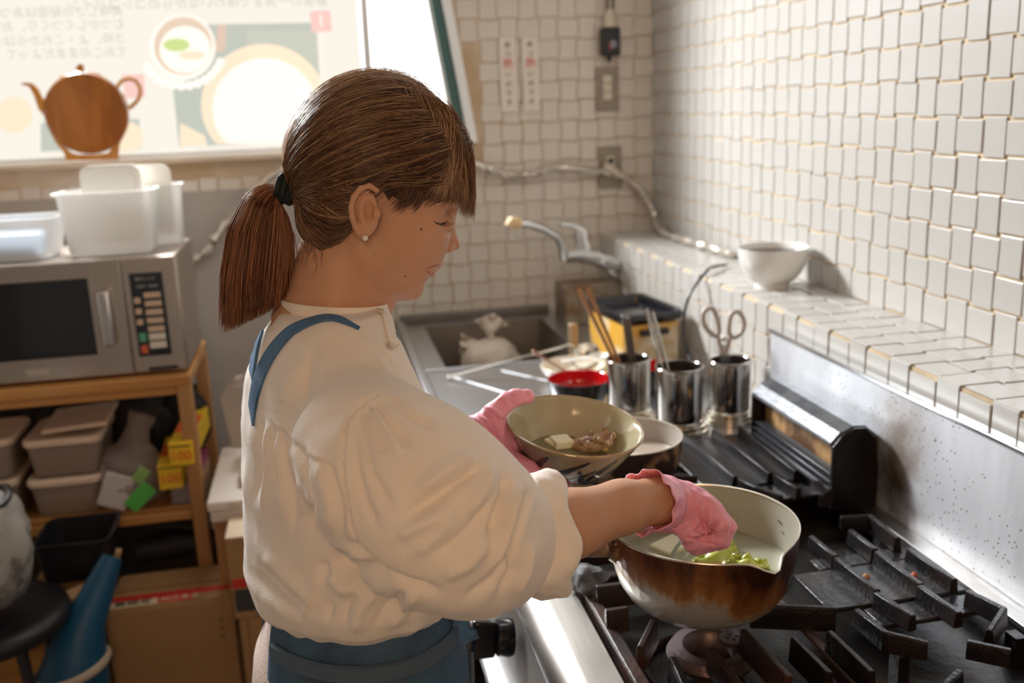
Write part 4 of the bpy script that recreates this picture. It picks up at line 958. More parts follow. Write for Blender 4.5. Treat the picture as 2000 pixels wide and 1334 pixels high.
hl = [(325, 785)]+[(487+211*math.cos(a), 634+210*math.sin(a)) for a in np.linspace(R(131), R(52), 12)]+[(620, 835), (600, 855), (520, 862), (430, 862), (395, 850)]
top_ = [ZP(*p) for p in outl]; hole_ = [ZP(*p) for p in hl]
obj('board', MB().prism(top_, [hole_], lambda a, b_, t: (a, t, b_), 3.030, 3.040), m_tea, tea, smooth=0, bevel=.0015)
hp_ = [(650, 492), (662, 470), (685, 447), (722, 438), (757, 450), (780, 485), (784, 520), (770, 558), (745, 585), (718, 605)]
obj('handle', MB().tube([(ZP(*p)[0], 3.035, ZP(*p)[1]) for p in hp_], [.006]+[.0058]*8+[.006], 10), m_tea, tea)
dc = ZP(487, 632); obj('round_dish', MB().lathe([(0, -.002), (.110, -.002), (.1145, .003), (.110, .009), (.100, .008), (.078, .004), (0, .002)], (dc[0], 3.029, dc[1]), 72, axis=axis_to((0, -1, 0))), m_dish, tea)

# clutter on the lower shelf
m_bt = mat('frosted_box_plastic', (.62, .50, .42), .35, trans=.6, ior=1.15); m_lidw = mat('cream_lid', (.78, .60, .45), .35)
m_food = mat('packed_goods', (.42, .10, .06), .6, col2=(.40, .28, .14), cscale=22, cth=(.45, .55))
def lidbox(c, w, d, h, lab, lip=True, rz=0, contents=True):
    g, rr = tub('lidded_box', c, w, d, h, .90, lab, m=m_bt, rz=rz, rim=.004, r=.022, group='stacked lidded boxes on the lower shelf')
    if contents: obj('contents', MB().rings([[p*1.0 for p in rr(w*.80, d*.80, .015, .010)], rr(w*.86, d*.86, .015, h*.72)]), m_food, g)
    obj('box_lid', MB().rings([rr(w+.012, d+.012, .026, h+.0005), rr(w+.014, d+.014, .027, h+.012), rr(w+.006, d+.006, .024, h+.016), rr(w*.84, d*.84, .02, h+.016), rr(w*.8, d*.8, .02, h+.013)]), m_lidw, g, smooth=40)
    return g
lidbox((-.675, 2.50, .5155), .165, .19, .085, 'lower lidded box with pink and brown contents on the lower shelf')
lidbox((-.668, 2.50, .6185), .170, .19, .085, 'upper lidded box of the stack, directly under the loose cream lid')
lo_ = thing('loose_lid', (-.645, 2.51, .724), 'loose cream plastic lid lying tilted on the stacked boxes', 'lid')
obj('lid_plate', MB().box((-.640, 2.51, .738), (.155, .16, .012), rot=rotx(.05) @ roty(-.06)), m_lidw, lo_, bevel=.004)
lidbox((-.865, 2.49, .5155), .155, .18, .095, 'bottom lidded box of the left stack, cut off by the frame', contents=False)
lidbox((-.860, 2.49, .6285), .155, .18, .088, 'top lidded box of the left stack, cut off by the frame', contents=False)
# clear bag of packets
m_clear = mat('crinkled_film', (.60, .50, .45), .12, trans=.7, ior=1.15, bump=1.0, bscale=70)
pb = thing('bag_of_packets', (-.53, 2.46, .515), 'crinkled clear plastic bag with green and white packets beside the stacked boxes', 'bag')
blob('bag_film', (-.525, 2.45, .588), .082, None, None, m_clear, 9, amp=.30, sz=(.98, .75, 1.05), parent=pb)
obj('bag_neck', MB().tube([(-.520, 2.47, .65), (-.505, 2.49, .70), (-.490, 2.50, .735)], [.045, .028, .035], 14), m_clear, pb)
obj('green_packet', MB().box((-.500, 2.385, .555), (.075, .008, .04), rot=roty(-.75)), mat('green_packet', (.10, .45, .08), .35), pb, bevel=.002)
obj('green_packet', MB().box((-.492, 2.388, .61), (.04, .008, .03), rot=roty(-.9)), mat('leaf_green_packet', (.25, .42, .12), .35), pb, bevel=.002)
obj('white_packet', MB().box((-.555, 2.390, .575), (.07, .010, .09), rot=roty(.4)), mat('white_packet', (.55, .50, .48), .35), pb, bevel=.003)
# yellow food film boxes and small cartons
m_yb = mat('yellow_carton', (.78, .50, .02), .4); m_or = mat('orange_print', (.75, .12, .03), .45); m_ylid = mat('dark_slot', (.08, .05, .02), .6)
def film_box(c, w, h, d, rz, lab, num):
    g = thing('film_box', c, lab, 'box', 'yellow printed boxes on the lower shelf'); c = Vector(c); q = rotz(rz)
    obj('carton', MB().box(c+q @ Vector((0, d/2, h/2)), (w, d, h), rot=q), m_yb, g, bevel=.002)
    obj('orange_band', MB().box(c+q @ Vector((0, d/2, h+.0006)), (w*.9, d*.45, .0012), rot=q), m_or, g)
    text('number', num, w*.62, c+q @ Vector((0, -.0015, h*.42)), q @ Vector((1, 0, 0)), (0, 0, 1), m_or, g, .0006)
    obj('tuck_flap', MB().box(c+q @ Vector((0, -.001, h*.86)), (w*.9, .002, .003), rot=q), m_ylid, g)
film_box((-.420, 2.368, .573), .056, .066, .22, .04, 'lower yellow box printed 100 in orange', '100')
film_box((-.385, 2.345, .640), .056, .058, .30, -.03, 'upper yellow box printed 100, leaning against the shelf post', '100')
for nm, x0, x1, z0, z1, m, lb in (('small_carton', -.432, -.378, .5155, .572, mat('grey_carton', (.26, .22, .24), .5), 'small grey carton under the yellow boxes'), ('small_carton', -.376, -.348, .5155, .585, mat('tan_carton', (.48, .30, .18), .55), 'small tan carton against the shelf post')):
    g = thing(nm, ((x0+x1)/2, 2.41, z0), lb, 'box', 'small cartons on the lower shelf'); x1 = min(x1, -.383) if x0 < -.4 else x1
    obj('carton_body', MB().bounds((x0, 2.41, z0), (x1, 2.55, z1)), m, g, bevel=.001); obj('carton_flap', MB().bounds((x0+.003, 2.4065, z0+.003), (x1-.003, 2.409, z1-.003)), m, g, bevel=.0008)
g = thing('spice_carton', (-.365, 2.50, .586), 'flat purple and yellow carton squeezed behind the shelf post', 'box')
obj('carton_body', MB().bounds((-.376, 2.42, .587), (-.350, 2.56, .606)), mat('purple_carton', (.25, .03, .10), .5), g, bevel=.001); obj('carton_label', MB().bounds((-.375, 2.4185, .588), (-.351, 2.420, .596)), m_yb, g)
# dark bags at the back of the shelf
m_dbag = mat('dark_cloth', (.010, .008, .009), .6, bump=.6, bscale=50)
blob('black_bag', (-.535, 2.645, .625), .085, 'black bag slumped at the back of the shelf behind the boxes', 'bag', m_dbag, 21, sz=(1.25, .55, 1.75))
blob('black_bag', (-.410, 2.645, .66), .060, 'smaller black bag at the back right of the lower shelf', 'bag', m_dbag, 22, sz=(1.0, .6, 1.6))
blob('black_bag', (-.80, 2.655, .66), .060, 'black bundle behind the left stack of lidded boxes', 'bag', m_dbag, 25, sz=(1.5, .6, 1.6))

# below the lower shelf
m_bin = mat('black_bin_plastic', (.014, .013, .016), .35)
tub('black_bin', (-.62, 2.26, .44), .16, .16, .10, .9, 'black plastic bin below the stacked boxes', m=m_bin, r=.02)
m_cb = mat('cardboard', (.36, .20, .085), .7, var=.06, bump=.1); m_cbd = mat('cardboard_edge', (.25, .13, .05), .8)
m_redp = mat('red_carton_print', (.55, .03, .02), .5); m_crp = mat('cream_carton_print', (.70, .55, .38), .6)
st = obj('storage_crate', MB().bounds((-.72, 2.20, .0), (-.575, 2.34, .4385)), m_cbd, None, bevel=.003); tag(st, 'plain brown crate under the black bin', 'box')
# large carton
def lbl(o, s): o['label'] = s; return o
bx = thing('cardboard_box', (-.39, 2.2, 0), 'large brown cardboard carton with red and white printed flap', 'box')
QX0, QX1, QY0, QY1, QZ = -.568, -.283, 2.17, 2.36, .360
obj('carton_body', MB().bounds((QX0, QY0, .002), (QX1, QY1, QZ)), m_cb, bx, bevel=.002)
fl = MB().bounds((QX0+.002, QY0+.004, QZ+.001), (QX1-.002, QY0+.092, QZ+.005)); obj('printed_flap', fl, m_cb, bx)
obj('red_stripe', MB().bounds((QX0+.004, QY0+.042, QZ+.0052), (QX1-.004, QY0+.066, QZ+.0060)), m_redp, bx); obj('white_stripe', MB().bounds((QX0+.004, QY0+.012, QZ+.0052), (QX1-.12, QY0+.040, QZ+.0060)), m_crp, bx)
obj('red_stripe', MB().bounds((QX0+.115, QY0+.012, QZ+.0062), (QX1-.09, QY0+.040, QZ+.0068)), m_redp, bx)
obj('carton_flap', MB().bounds((QX0+.01, QY0+.098, QZ+.001), (QX1-.002, QY1-.01, QZ+.006)), m_cb, bx)
text('lettering', '業務用', .028, (QX0+.058, QY0+.026, QZ+.0066), (1, 0, 0), (0, 1, 0), m_ink2, bx); text('lettering', '純正食品', .022, (QX0+.165, QY0+.026, QZ+.0074), (1, 0, 0), (0, 1, 0), m_crp, bx)
for k in range(3): obj('punched_hole', MB().lathe([(0, 0), (.006, 0), (.006, .001), (0, .001)], (QX1-.03, QY0-.0005, .31-.022*k), 14, axis=axis_to((0, -1, 0))), m_cbd, bx)
# dark pipes / umbrellas under the shelf
m_dk2 = mat('dark_tubes', (.02, .018, .018), .3, metal=.3)
for k in range(4):
    o = obj('folded_umbrella', MB().tube([(-.54+.02*k, 2.395+.012*k, .470-.008*k), (-.44+.01*k, 2.41+.012*k, .462-.008*k), (-.30+.015*k, 2.39+.01*k, .435-.010*k)], [.006, .011, .007], 10), m_dk2)
    tag(o, ['nearest slim dark folded umbrella lying under the shelf', 'second nearest slim dark folded umbrella lying under the shelf', 'third slim dark folded umbrella lying under the shelf', 'rearmost slim dark folded umbrella lying under the shelf'][k], 'umbrella', 'dark umbrellas under the shelf')
bk = obj('dark_fabric_roll', MB().tube([(-.53, 2.42, .395), (-.42, 2.43, .40), (-.30, 2.42, .40)], [.034, .038, .034], 16), m_dbag); tag(bk, 'dark rolled cloth beneath the umbrellas on the carton', 'cloth')
# blue sack
m_blue = mat('blue_sack', (.006, .065, .13), .45, bump=.5, bscale=30)
bl = thing('blue_sack', (-.58, 2.08, 0), 'bright blue sack with a beige strap between the stool and the carton', 'bag')
obj('sack_body', MB().tube([(-.640, 2.04, .0), (-.645, 2.04, .14), (-.625, 2.05, .26), (-.605, 2.06, .34), (-.585, 2.075, .40), (-.560, 2.10, .445), (-.525, 2.14, .515)], [.075, .088, .080, .062, .044, .036, .022], 20), m_blue, bl)
obj('sack_strap', MB().tube([Vector((-.618, 2.054, .305))+Vector((.0735*math.cos(a), .0735*math.sin(a), .014*math.cos(a))) for a in np.linspace(0, 2*PI, 32, endpoint=False)], .008, 8, closed=True, flat=1.3), mat('beige_strap', (.42, .33, .24), .6), bl)
for k, (x, z, a) in enumerate(((-.565, .47, .25), (-.545, .475, .3))):
    o = obj('wood_offcut', MB().box((x, 2.20+.02*k, z-.035), (.012, .02, .11), rot=roty(a)), mat('offcut_wood_%d' % k, (.50, .32, .16), .6)); tag(o, ['left short pale wood offcut leaning beside the black bin', 'right short pale wood offcut leaning beside the black bin'][k], 'wood')
o = obj('wooden_board', MB().box((-.632, 2.12, .435), (.10, .06, .012), rot=roty(-.2) @ rotz(.3)), mat('board_wood', (.45, .27, .13), .6)); tag(o, 'short pale board resting on the blue sack', 'wood')
# white flat box on small wooden stand, second carton
wbx = thing('white_box', (-.30, 2.4, .555), 'flat white lidded box with faint printing beside the shelf post', 'box')
m_wbx = mat('white_carton', (.70, .62, .54), .5, bump=.05)
v = [(-.318, 2.20, .560), (-.13, 2.20, .560), (-.13, 2.60, .560), (-.318, 2.60, .560)]
obj('box_body', MB().bounds((-.316, 2.212, .535), (-.13, 2.59, .565)), m_wbx, wbx, bevel=.006, seg=3)
obj('box_lid', MB().bounds((-.320, 2.206, .567), (-.126, 2.596, .590)), m_wbx, wbx, bevel=.004, seg=3)
text('lettering', '000 000', .018, (-.245, 2.2045, .578), (1, 0, 0), (0, 0, 1), mat('grey_print', (.45, .40, .36), .6), wbx)
sd = thing('wooden_stand', (-.25, 2.4, 0), 'low wooden stand under the flat white box', 'stand')
for x, y in ((-.312, 2.23), (-.17, 2.23), (-.312, 2.55), (-.17, 2.55)): obj('leg', MB().bounds((x, y, 0), (x+.028, y+.028, .515)), m_swd, sd, bevel=.002)
obj('stand_top', MB().bounds((-.315, 2.225, .515), (-.135, 2.585, .533)), m_swd, sd, bevel=.002)
gbx = thing('cardboard_box', (-.2, 2.1, .345), 'smaller cardboard carton with red stripe and dark label, behind the woman', 'box')
obj('carton_body', MB().bounds((-.272, 2.09, .347), (-.08, 2.21, .545)), m_cb, gbx, bevel=.002); obj('carton_flap', MB().bounds((-.272, 2.088, .546), (-.08, 2.20, .550)), m_crp, gbx)
obj('red_stripe', MB().bounds((-.268, 2.0885, .425), (-.08, 2.0899, .447)), m_redp, gbx); obj('dark_label', MB().bounds((-.266, 2.0885, .366), (-.08, 2.0899, .420)), m_ink2, gbx)
gb2 = thing('cardboard_box', (-.2, 2.1, .0), 'brown carton standing under the red striped carton', 'box')
obj('carton_body', MB().bounds((-.262, 2.09, .001), (-.08, 2.21, .345)), m_cb, gb2, bevel=.002); obj('side_seam', MB().bounds((-.246, 2.088, .001), (-.242, 2.0899, .345)), m_cbd, gb2)
o = blob('pastry_wrap', (-.225, 2.30, .606), .022, 'small crumpled clear wrapper on the flat white box', 'wrapper', m_clear, 31, sz=(1.3, 1.2, .9))
# crumpled white paper bag between shelf and sink
wp = thing('white_paper_bag', (-.24, 2.62, .6), 'open white paper bag with folded edges behind the woman', 'bag')
m_wp = mat('white_paper', (.55, .50, .45), .7)
def quad(nm, pts, m, par): return obj(nm, ([Vector(p) for p in pts], [(0, 1, 2, 3)]), m, par, smooth=0, solid=.002, fix=False)
quad('paper_side', [(-.296, 2.50, .76), (-.255, 2.48, .815), (-.235, 2.49, .66), (-.28, 2.51, .615)], m_wp, wp)
quad('paper_side', [(-.255, 2.48, .815), (-.10, 2.50, .84), (-.08, 2.50, .66), (-.235, 2.49, .66)], m_wp, wp)
quad('paper_flap', [(-.262, 2.475, .790), (-.19, 2.46, .86), (-.10, 2.47, .86), (-.12, 2.45, .775)], m_wp, wp)
quad('paper_side', [(-.28, 2.51, .615), (-.235, 2.49, .66), (-.08, 2.50, .66), (-.10, 2.56, .595)], m_wp, wp)

# stool with a cloth bag in the near left corner
m_stool = mat('black_stool_vinyl', (.012, .011, .013), .38, bump=.15)
so = thing('round_stool', (-.78, 2.13, 0), 'round black padded stool at the lower left frame edge', 'stool')
SO = Vector((-.761, 2.038, 0)); KS = .957
def S_(x, y, z): return (x*KS, y*KS, 1.47-(1.47-z)*KS)
obj('seat', MB().lathe([(0, .418), (.139, .418), (.156, .428), (.160, .447), (.153, .462), (.134, .468), (0, .470)], SO, 64), m_stool, so, smooth=60)
for k in range(4):
    a = PI/4+k*PI/2; obj('leg', MB().tube([SO+Vector((.11*math.cos(a), .11*math.sin(a), .418)), SO+Vector((.16*math.cos(a), .16*math.sin(a), .0))], .012, 12), m_stool, so)
obj('foot_ring', MB().tube([SO+Vector((.14*math.cos(a), .14*math.sin(a), .14)) for a in np.linspace(0, 2*PI, 40, endpoint=False)], .008, 10, closed=True), m_stool, so)
m_can2 = mat('mottled_grey_cloth', (.34, .32, .29), .8, bump=.8, bscale=80, col2=(.14, .13, .12), cscale=18, cth=(.5, .6))
cbg = thing('cloth_bag', (-.79, 1.98, .471), 'mottled grey cloth bag with black strap standing on the black stool', 'bag')
blob('bag_body', S_(-.790, 2.09, .585), .120, None, None, m_can2, 41, amp=.18, sz=(.95, .8, 1.22), parent=cbg)
obj('bag_strap', MB().tube([S_(-.755, 1.995, .68), S_(-.730, 1.972, .62), S_(-.740, 1.962, .55), S_(-.78, 1.962, .50)], .011, 10, flat=.5), m_dbag, cbg)
obj('bag_rim', MB().tube([Vector(S_(-.790, 2.09, .700))+Vector((.085*math.cos(a), .075*math.sin(a), .006*math.sin(3*a))) for a in np.linspace(0, 2*PI, 40, endpoint=False)], .008, 8, closed=True), m_dk2, cbg)
obj('red_bundle', MB().box(S_(-.738, 2.06, .722), (.035, .03, .03), rot=roty(.5)), mat('red_cloth', (.60, .03, .02), .6), cbg, bevel=.006)
obj('grey_bundle', MB().box(S_(-.785, 2.06, .722), (.06, .05, .035), rot=roty(-.3)), mat('grey_bundle', (.30, .30, .33), .5), cbg, bevel=.008)

# ================================================================ THE COOK
def sm(a, b, k):
    h = np.clip(.5+.5*(b-a)/k, 0, 1); return b*(1-h)+a*h-k*h*(1-h)
def sub_(a, b, k): return -sm(-a, b, k)          # a minus b
def cap_(X, Y, Z, a, b, ra, rb):
    a = np.array(a, float); b = np.array(b, float); d = b-a
    t = np.clip(((X-a[0])*d[0]+(Y-a[1])*d[1]+(Z-a[2])*d[2])/(d@d), 0, 1)
    return np.sqrt((X-a[0]-t*d[0])**2+(Y-a[1]-t*d[1])**2+(Z-a[2]-t*d[2])**2)-(ra+(rb-ra)*t)
def chain_(X, Y, Z, pts, k=.01):
    f = None
    for (p, r), (q, s) in zip(pts, pts[1:]):
        c = cap_(X, Y, Z, p, q, r, s); f = c if f is None else sm(f, c, k)
    return f
def ell_(X, Y, Z, c, r, ang=0.0):
    """ellipsoid, first two axes turned by ang in the X-Y plane"""
    x, y, z = X-c[0], Y-c[1], Z-c[2]; ca, sa = math.cos(ang), math.sin(ang)
    u, v = x*ca+y*sa, -x*sa+y*ca
    k = np.sqrt((u/r[0])**2+(v/r[1])**2+(z/r[2])**2); k2 = np.sqrt((u/r[0]**2)**2+(v/r[1]**2)**2+(z/r[2]**2)**2)+1e-9
    return k*(k-1)/k2
class Frame:
    """orthonormal modelling frame standing at a point in the room: U to the right, V down, W towards the viewer side"""
    def __init__(s, px, py, D, yaw=0.0):
        s.px, s.py, s.D = px, py, D; s.c = P(px, py, D); d = (s.c-CP).normalized(); s.d = d
        s.depth = D
        u = (_rt-d*_rt.dot(d)).normalized(); v = u.cross(d); v = -v if v.dot(_up) > 0 else v
        if yaw: q = Matrix.Rotation(yaw, 3, v); u = q @ u
        w = u.cross(v); w = w if w.dot(d) < 0 else -w
        s.U, s.V, s.W = u, v, w; s.dist = (s.c-CP).length
    def L(s, px, py, w=0.0):
        """local coordinates of the point on sight line (px,py) lying w in front of the frame plane"""
        r_ = ray(px, py); p0 = s.c+s.W*w; t = (p0-CP).dot(s.W)/r_.dot(s.W); q = CP+r_*t-s.c
        return (q.dot(s.U), q.dot(s.V), w)
    def world(s, V):
        return np.outer(V[:, 0], np.array(s.U))+np.outer(V[:, 1], np.array(s.V))+np.outer(V[:, 2], np.array(s.W))+np.array(s.c)
    def wp(s, l): return s.c+s.U*l[0]+s.V*l[1]+s.W*l[2]
def project(V):
    d = V-np.array(CP); z = d @ np.array(_fw); return 1000+CAM_F*(d @ np.array(_rt))/z, 667-CAM_F*(d @ np.array(_up))/z
def normals(V, Q):
    n = np.cross(V[Q[:, 2]]-V[Q[:, 0]], V[Q[:, 3]]-V[Q[:, 1]]); N = np.zeros_like(V)
    for i in range(4): np.add.at(N, Q[:, i], n)
    return N/(np.linalg.norm(N, axis=1)[:, None]+1e-12)
def relax(V, Q, it=2, k=.5):
    for _ in range(it):
        A = np.zeros_like(V); C = np.zeros(len(V))
        for i in range(4):
            j = (i+1) % 4; np.add.at(A, Q[:, i], V[Q[:, j]]); np.add.at(C, Q[:, i], 1); np.add.at(A, Q[:, j], V[Q[:, i]]); np.add.at(C, Q[:, j], 1)
        V = V*(1-k)+k*A/C[:, None]
    return V
def creases(V, Q, lines, view=True):
    """press folds into cloth: polyline (sighted), width px, height m (+ ridge, - valley)"""
    N = normals(V, Q); x, y = project(V); face = np.clip(-(N @ np.array(_fw))*2.2+.15, 0, 1); D = np.zeros(len(V))
    for pts, w, h in lines:
        best = np.full(len(V), 1e9); bt = np.zeros(len(V)); n = len(pts)-1
        for i, (a, b) in enumerate(zip(pts, pts[1:])):
            dx, dy = b[0]-a[0], b[1]-a[1]; t = np.clip(((x-a[0])*dx+(y-a[1])*dy)/(dx*dx+dy*dy), 0, 1)
            d = np.hypot(x-a[0]-t*dx, y-a[1]-t*dy); m = d < best; best[m] = d[m]; bt[m] = (i+t[m])/n
        D += h*np.exp(-(best/w)**2)*np.clip(np.minimum(bt, 1-bt)*5+.25, 0, 1)
    return V+N*(D*face)[:, None]

m_skin = mat('skin', (.55, .30, .185), .48, var=.05, vscale=30, bump=.10, bscale=260, sss=.12, spec=.4)
cook = thing('person', (.0, 1.04, 0), 'woman with a brown ponytail in a cream blouse, blue apron and pink gloves, cooking', 'person')

# ---- head, neck and ear (one surface)
HF = Frame(740, 360, 1.06, yaw=R(-4))
h_ = HF.L
def head_fn(X, Y, Z):
    A = np.abs(Z)
    f = ell_(X, Y, A, h_(722, 312), (.093, .080, .073), R(8))
    f = sm(f, ell_(X, Y, A, h_(806, 425), (.044, .068, .056), R(20)), .022)
    f = sm(f, ell_(X, Y, A, h_(800, 500), (.026, .040, .040), R(20)), .020)
    f = sm(f, ell_(X, Y, A, h_(770, 470)[:2]+(.028,), (.045, .052, .028), R(20)), .02)
    f = sm(f, cap_(X, Y, A, h_(720, 505)[:2]+(.040,), h_(793, 560)[:2]+(.012,), .013, .012), .018)
    f = sm(f, ell_(X, Y, A, h_(802, 563), (.0125, .0115, .015), R(30)), .012)
    f = sm(f, ell_(X, Y, A, h_(874, 392), (.010, .014, .040), R(20)), .014)
    f = sm(f, ell_(X, Y, A, h_(832, 468)[:2]+(.026,), (.018, .022, .014), R(20)), .014)
    # nose
    f = sm(f, cap_(X, Y, A, h_(872, 418), h_(883, 476), .0055, .0072), .010)
    f = sm(f, ell_(X, Y, A, h_(886, 478), (.0068, .0062, .0085)), .004)
    f = sm(f, ell_(X, Y, A, h_(873, 482)[:2]+(.0095,), (.0078, .0060, .0060)), .003)
    # mouth
    f = sm(f, ell_(X, Y, A, h_(846, 508), (.0095, .013, .020), R(20)), .010)
    f = sm(f, ell_(X, Y, A, h_(852, 517), (.0058, .0038, .014), R(15)), .003)
    f = sm(f, ell_(X, Y, A, h_(838, 535), (.0075, .0052, .014), R(25)), .003)
    f = sub_(f, cap_(X, Y, A, h_(862, 524)[:2]+(0,), h_(833, 525, .02)[:2]+(.019,), .0006, .0004), .0025)
    f = sub_(f, ell_(X, Y, A, h_(838, 551), (.006, .0035, .018)), .008)
    # eye socket and downcast lid
    f = sub_(f, ell_(X, Y, A, h_(874, 428)[:2]+(.031,), (.013, .011, .012)), .012)
    f = sm(f, ell_(X, Y, A, h_(860, 432)[:2]+(.031,), (.0120, .0115, .0125)), .0035)
    f = sub_(f, cap_(X, Y, A, h_(851, 436)[:2]+(.043,), h_(874, 437)[:2]+(.034,), .0012, .0010), .0018)
    # smile fold
    f = sub_(f, cap_(X, Y, A, h_(862, 497)[:2]+(.017,), h_(836, 518)[:2]+(.026,), .0012, .0010), .006)
    f = sub_(f, cap_(X, Y, A, h_(836, 518)[:2]+(.026,), h_(818, 545)[:2]+(.028,), .0010, .0008), .006)
    # neck
    f = sm(f, chain_(X, Y, Z, [(h_(676, 455), .044), (h_(663, 530), .044), (h_(655, 600), .050), (h_(625, 665), .062)], .02), .022)
    f = sm(f, cap_(X, Y, A, h_(700, 470)[:2]+(.040,), h_(735, 590)[:2]+(.012,), .009, .008), .014)
    f = sm(f, cap_(X, Y, Z, h_(720, 520), h_(712, 620), .022, .026), .02)
    # ears
    e = ell_(X, Y, A, h_(715, 410, .078)[:2]+(.0755,), (.0125, .0250, .0055), R(-8))
    e = sm(e, ell_(X, Y, A, h_(709, 452, .078)[:2]+(.0765,), (.0062, .0085, .0045)), .006)
    hx = [(736, 372), (722, 363), (704, 368), (691, 385), (686, 405), (688, 425), (694, 443), (702, 458)]
    hxw = [.078, .081, .083, .084, .084, .083, .081, .079]
    e = sm(e, chain_(X, Y, A, [(h_(a, b, w)[:2]+(w,), .0030) for (a, b), w in zip(hx, hxw)], .002), .0025)
    ah = [(722, 384), (710, 388), (704, 404), (705, 424), (712, 440)]
    e = sm(e, chain_(X, Y, A, [(h_(a, b, .08)[:2]+(.080,), .0022) for a, b in ah], .002), .0025)
    e = sub_(e, ell_(X, Y, A, h_(723, 412, .08)[:2]+(.084,), (.0072, .0125, .0095)), .002)
    e = sub_(e, cap_(X, Y, A, h_(724, 374, .082)[:2]+(.0835,), h_(697, 396, .082)[:2]+(.0855,), .0022, .0018), .002)
    e = sub_(e, cap_(X, Y, A, h_(697, 396, .082)[:2]+(.0855,), h_(698, 430, .082)[:2]+(.0845,), .0018, .0015), .002)
    e = sm(e, ell_(X, Y, A, h_(735, 417, .078)[:2]+(.0785,), (.0045, .0065, .0040)), .003)
    f = sm(f, e, .004)
    return f
V, Q = surface_net(head_fn, (-.12, -.125, -.094), (.095, .175, .094), .0015)
V = relax(V, Q, 1, .5)
HV, HQ = HF.world(V), Q[:, ::-1].copy()

# ---- rest of the body (torso, legs, arms) as one surface with the neck
HD = R(15); FD = np.array([math.cos(HD), math.sin(HD), 0]); SDR = np.array([math.sin(HD), -math.cos(HD), 0])   # forward, her right side
TC = np.array([0.0, 1.035, 0])
def bodypt(f, s, z): return tuple(TC+FD*f+SDR*s+np.array([0, 0, z]))
ELB, WR = tuple(P(905, 1085, .85)), tuple(P(1283, 978, 1.035))
SHR, SHL = bodypt(.01, .145, 1.150), bodypt(.0, -.145, 1.165)
ELL_, WL = bodypt(.12, -.22, .98), tuple(P(905, 862, 1.20))
def body_fn(X, Y, Z):
    u = (X-TC[0])*FD[0]+(Y-TC[1])*FD[1]; v = (X-TC[0])*SDR[0]+(Y-TC[1])*SDR[1]
    zs = [.70, .80, .90, .97, 1.05, 1.12, 1.17, 1.205, 1.235]
    a = np.interp(Z, zs, [.085, .095, .088, .082, .088, .090, .075, .055, .03]); b = np.interp(Z, zs, [.15, .16, .14, .13, .14, .15, .15, .12, .05])
    f = (np.sqrt((u/a)**2+(v/b)**2)-1)*.075
    f = np.maximum(f, np.maximum(.69-Z, Z-1.23))
    f = sm(f, cap_(X, Y, Z, (TC[0], TC[1], 1.16), tuple(HF.wp(h_(640, 620))), .055, .050), .04)
    f = sm(f, chain_(X, Y, Z, [(SHR, .045), (ELB, .039), ], .01), .03)
    f = sm(f, chain_(X, Y, Z, [(ELB, .038), (tuple(P(1010, 1060, .925)), .038), (tuple(P(1110, 1024, .965)), .0335), (tuple(P(1215, 990, 1.005)), .0268), (WR, .0235), (tuple(P(1320, 985, 1.06)), .020)], .012), .008)
    f = sm(f, chain_(X, Y, Z, [(SHL, .045), (ELL_, .038), (WL, .024)], .01), .02)
    return f
V, Q = surface_net(body_fn, (-.17, .60, .68), (.42, 1.36, 1.25), .005)
V = relax(V, Q, 2, .5)
# legs down to the floor
LG = MB()
for s in (.075, -.075):
    LG.tube([bodypt(-.005, s, z) for z in (.74, .62, .50, .42, .30, .15, .06)], [.088, .082, .066, .055, .052, .036, .034], 24)
lv = np.array([list(v) for v in LG.v]); allV = np.concatenate([HV, V, lv]); allF = [tuple(q) for q in HQ.tolist()]+[tuple(i+len(HV) for i in q) for q in Q.tolist()]+[tuple(i+len(HV)+len(V) for i in q) for q in LG.f]
body = obj('body', (allV.tolist(), allF), m_skin, cook, smooth=180, fix=False)
md = HF.wp(h_(823, 448, .06)); 
def on_head(px, py):
    """point and normal of the near side of the head on a sight line"""
    r_ = ray(px, py).normalized(); hit = HBVH.ray_cast(CP, r_); return hit[0], hit[1]
from mathutils.bvhtree import BVHTree
HBVH = BVHTree.FromPolygons(HV.tolist(), HQ.tolist())
m_mole = mat('mole', (.16, .07, .04), .6); m_lash = mat('lash', (.02, .012, .01), .6); m_lip = mat('lips', (.33, .085, .065), .5)
for k, (px, py, r_) in enumerate(((823, 448, .0016), (792, 540, .0012), (731, 497, .0007))):
    p, n = on_head(px, py)
    if p is None: continue
    n = n if n.dot(CP-p) > 0 else -n
    obj('mole', MB().lathe([(r_, -.0004), (r_*.8, .0003), (0, .0005)], p, 12, axis=axis_to(n)), m_mole, cook)
def face_strip(name, pts, w0, w1, m, lift=.0006, n=None):
    """thin solid strip lying on the face along sighted points"""
    rings = []
    for i, (px, py) in enumerate(pts):
        p, nn = on_head(px, py)
        if p is None: continue
        nn = nn if nn.dot(CP-p) > 0 else -nn; t = i/(len(pts)-1); w = (w0+(w1-w0)*t)*(1 if 0 < i < len(pts)-1 else .35)
        q = HF.V; rings.append([p-nn*.0008-q*w, p+nn*lift-q*w*.6, p+nn*lift+q*w*.6, p-nn*.0008+q*w])
    if len(rings) > 1: obj(name, MB().rings(rings), m, cook, smooth=60)
face_strip('eyelash_line', [(848, 433), (855, 437), (862, 438), (869, 436), (875, 431)], .0011, .0009, m_lash)
face_strip('lower_lip', [(831, 527), (835, 530), (840, 533), (844, 534), (847, 531)], .0010, .0027, m_lip, .0004)
face_strip('upper_lip', [(831, 525), (837, 523.5), (843, 521), (849, 518.5), (855, 517), (858, 516)], .0006, .0022, m_lip, .0003)
face_strip('eyebrow', [(838, 404), (850, 396), (864, 392), (876, 392)], .0010, .0016, mat('brow_hair', (.08, .045, .03), .7), .0005)
lm = MB()
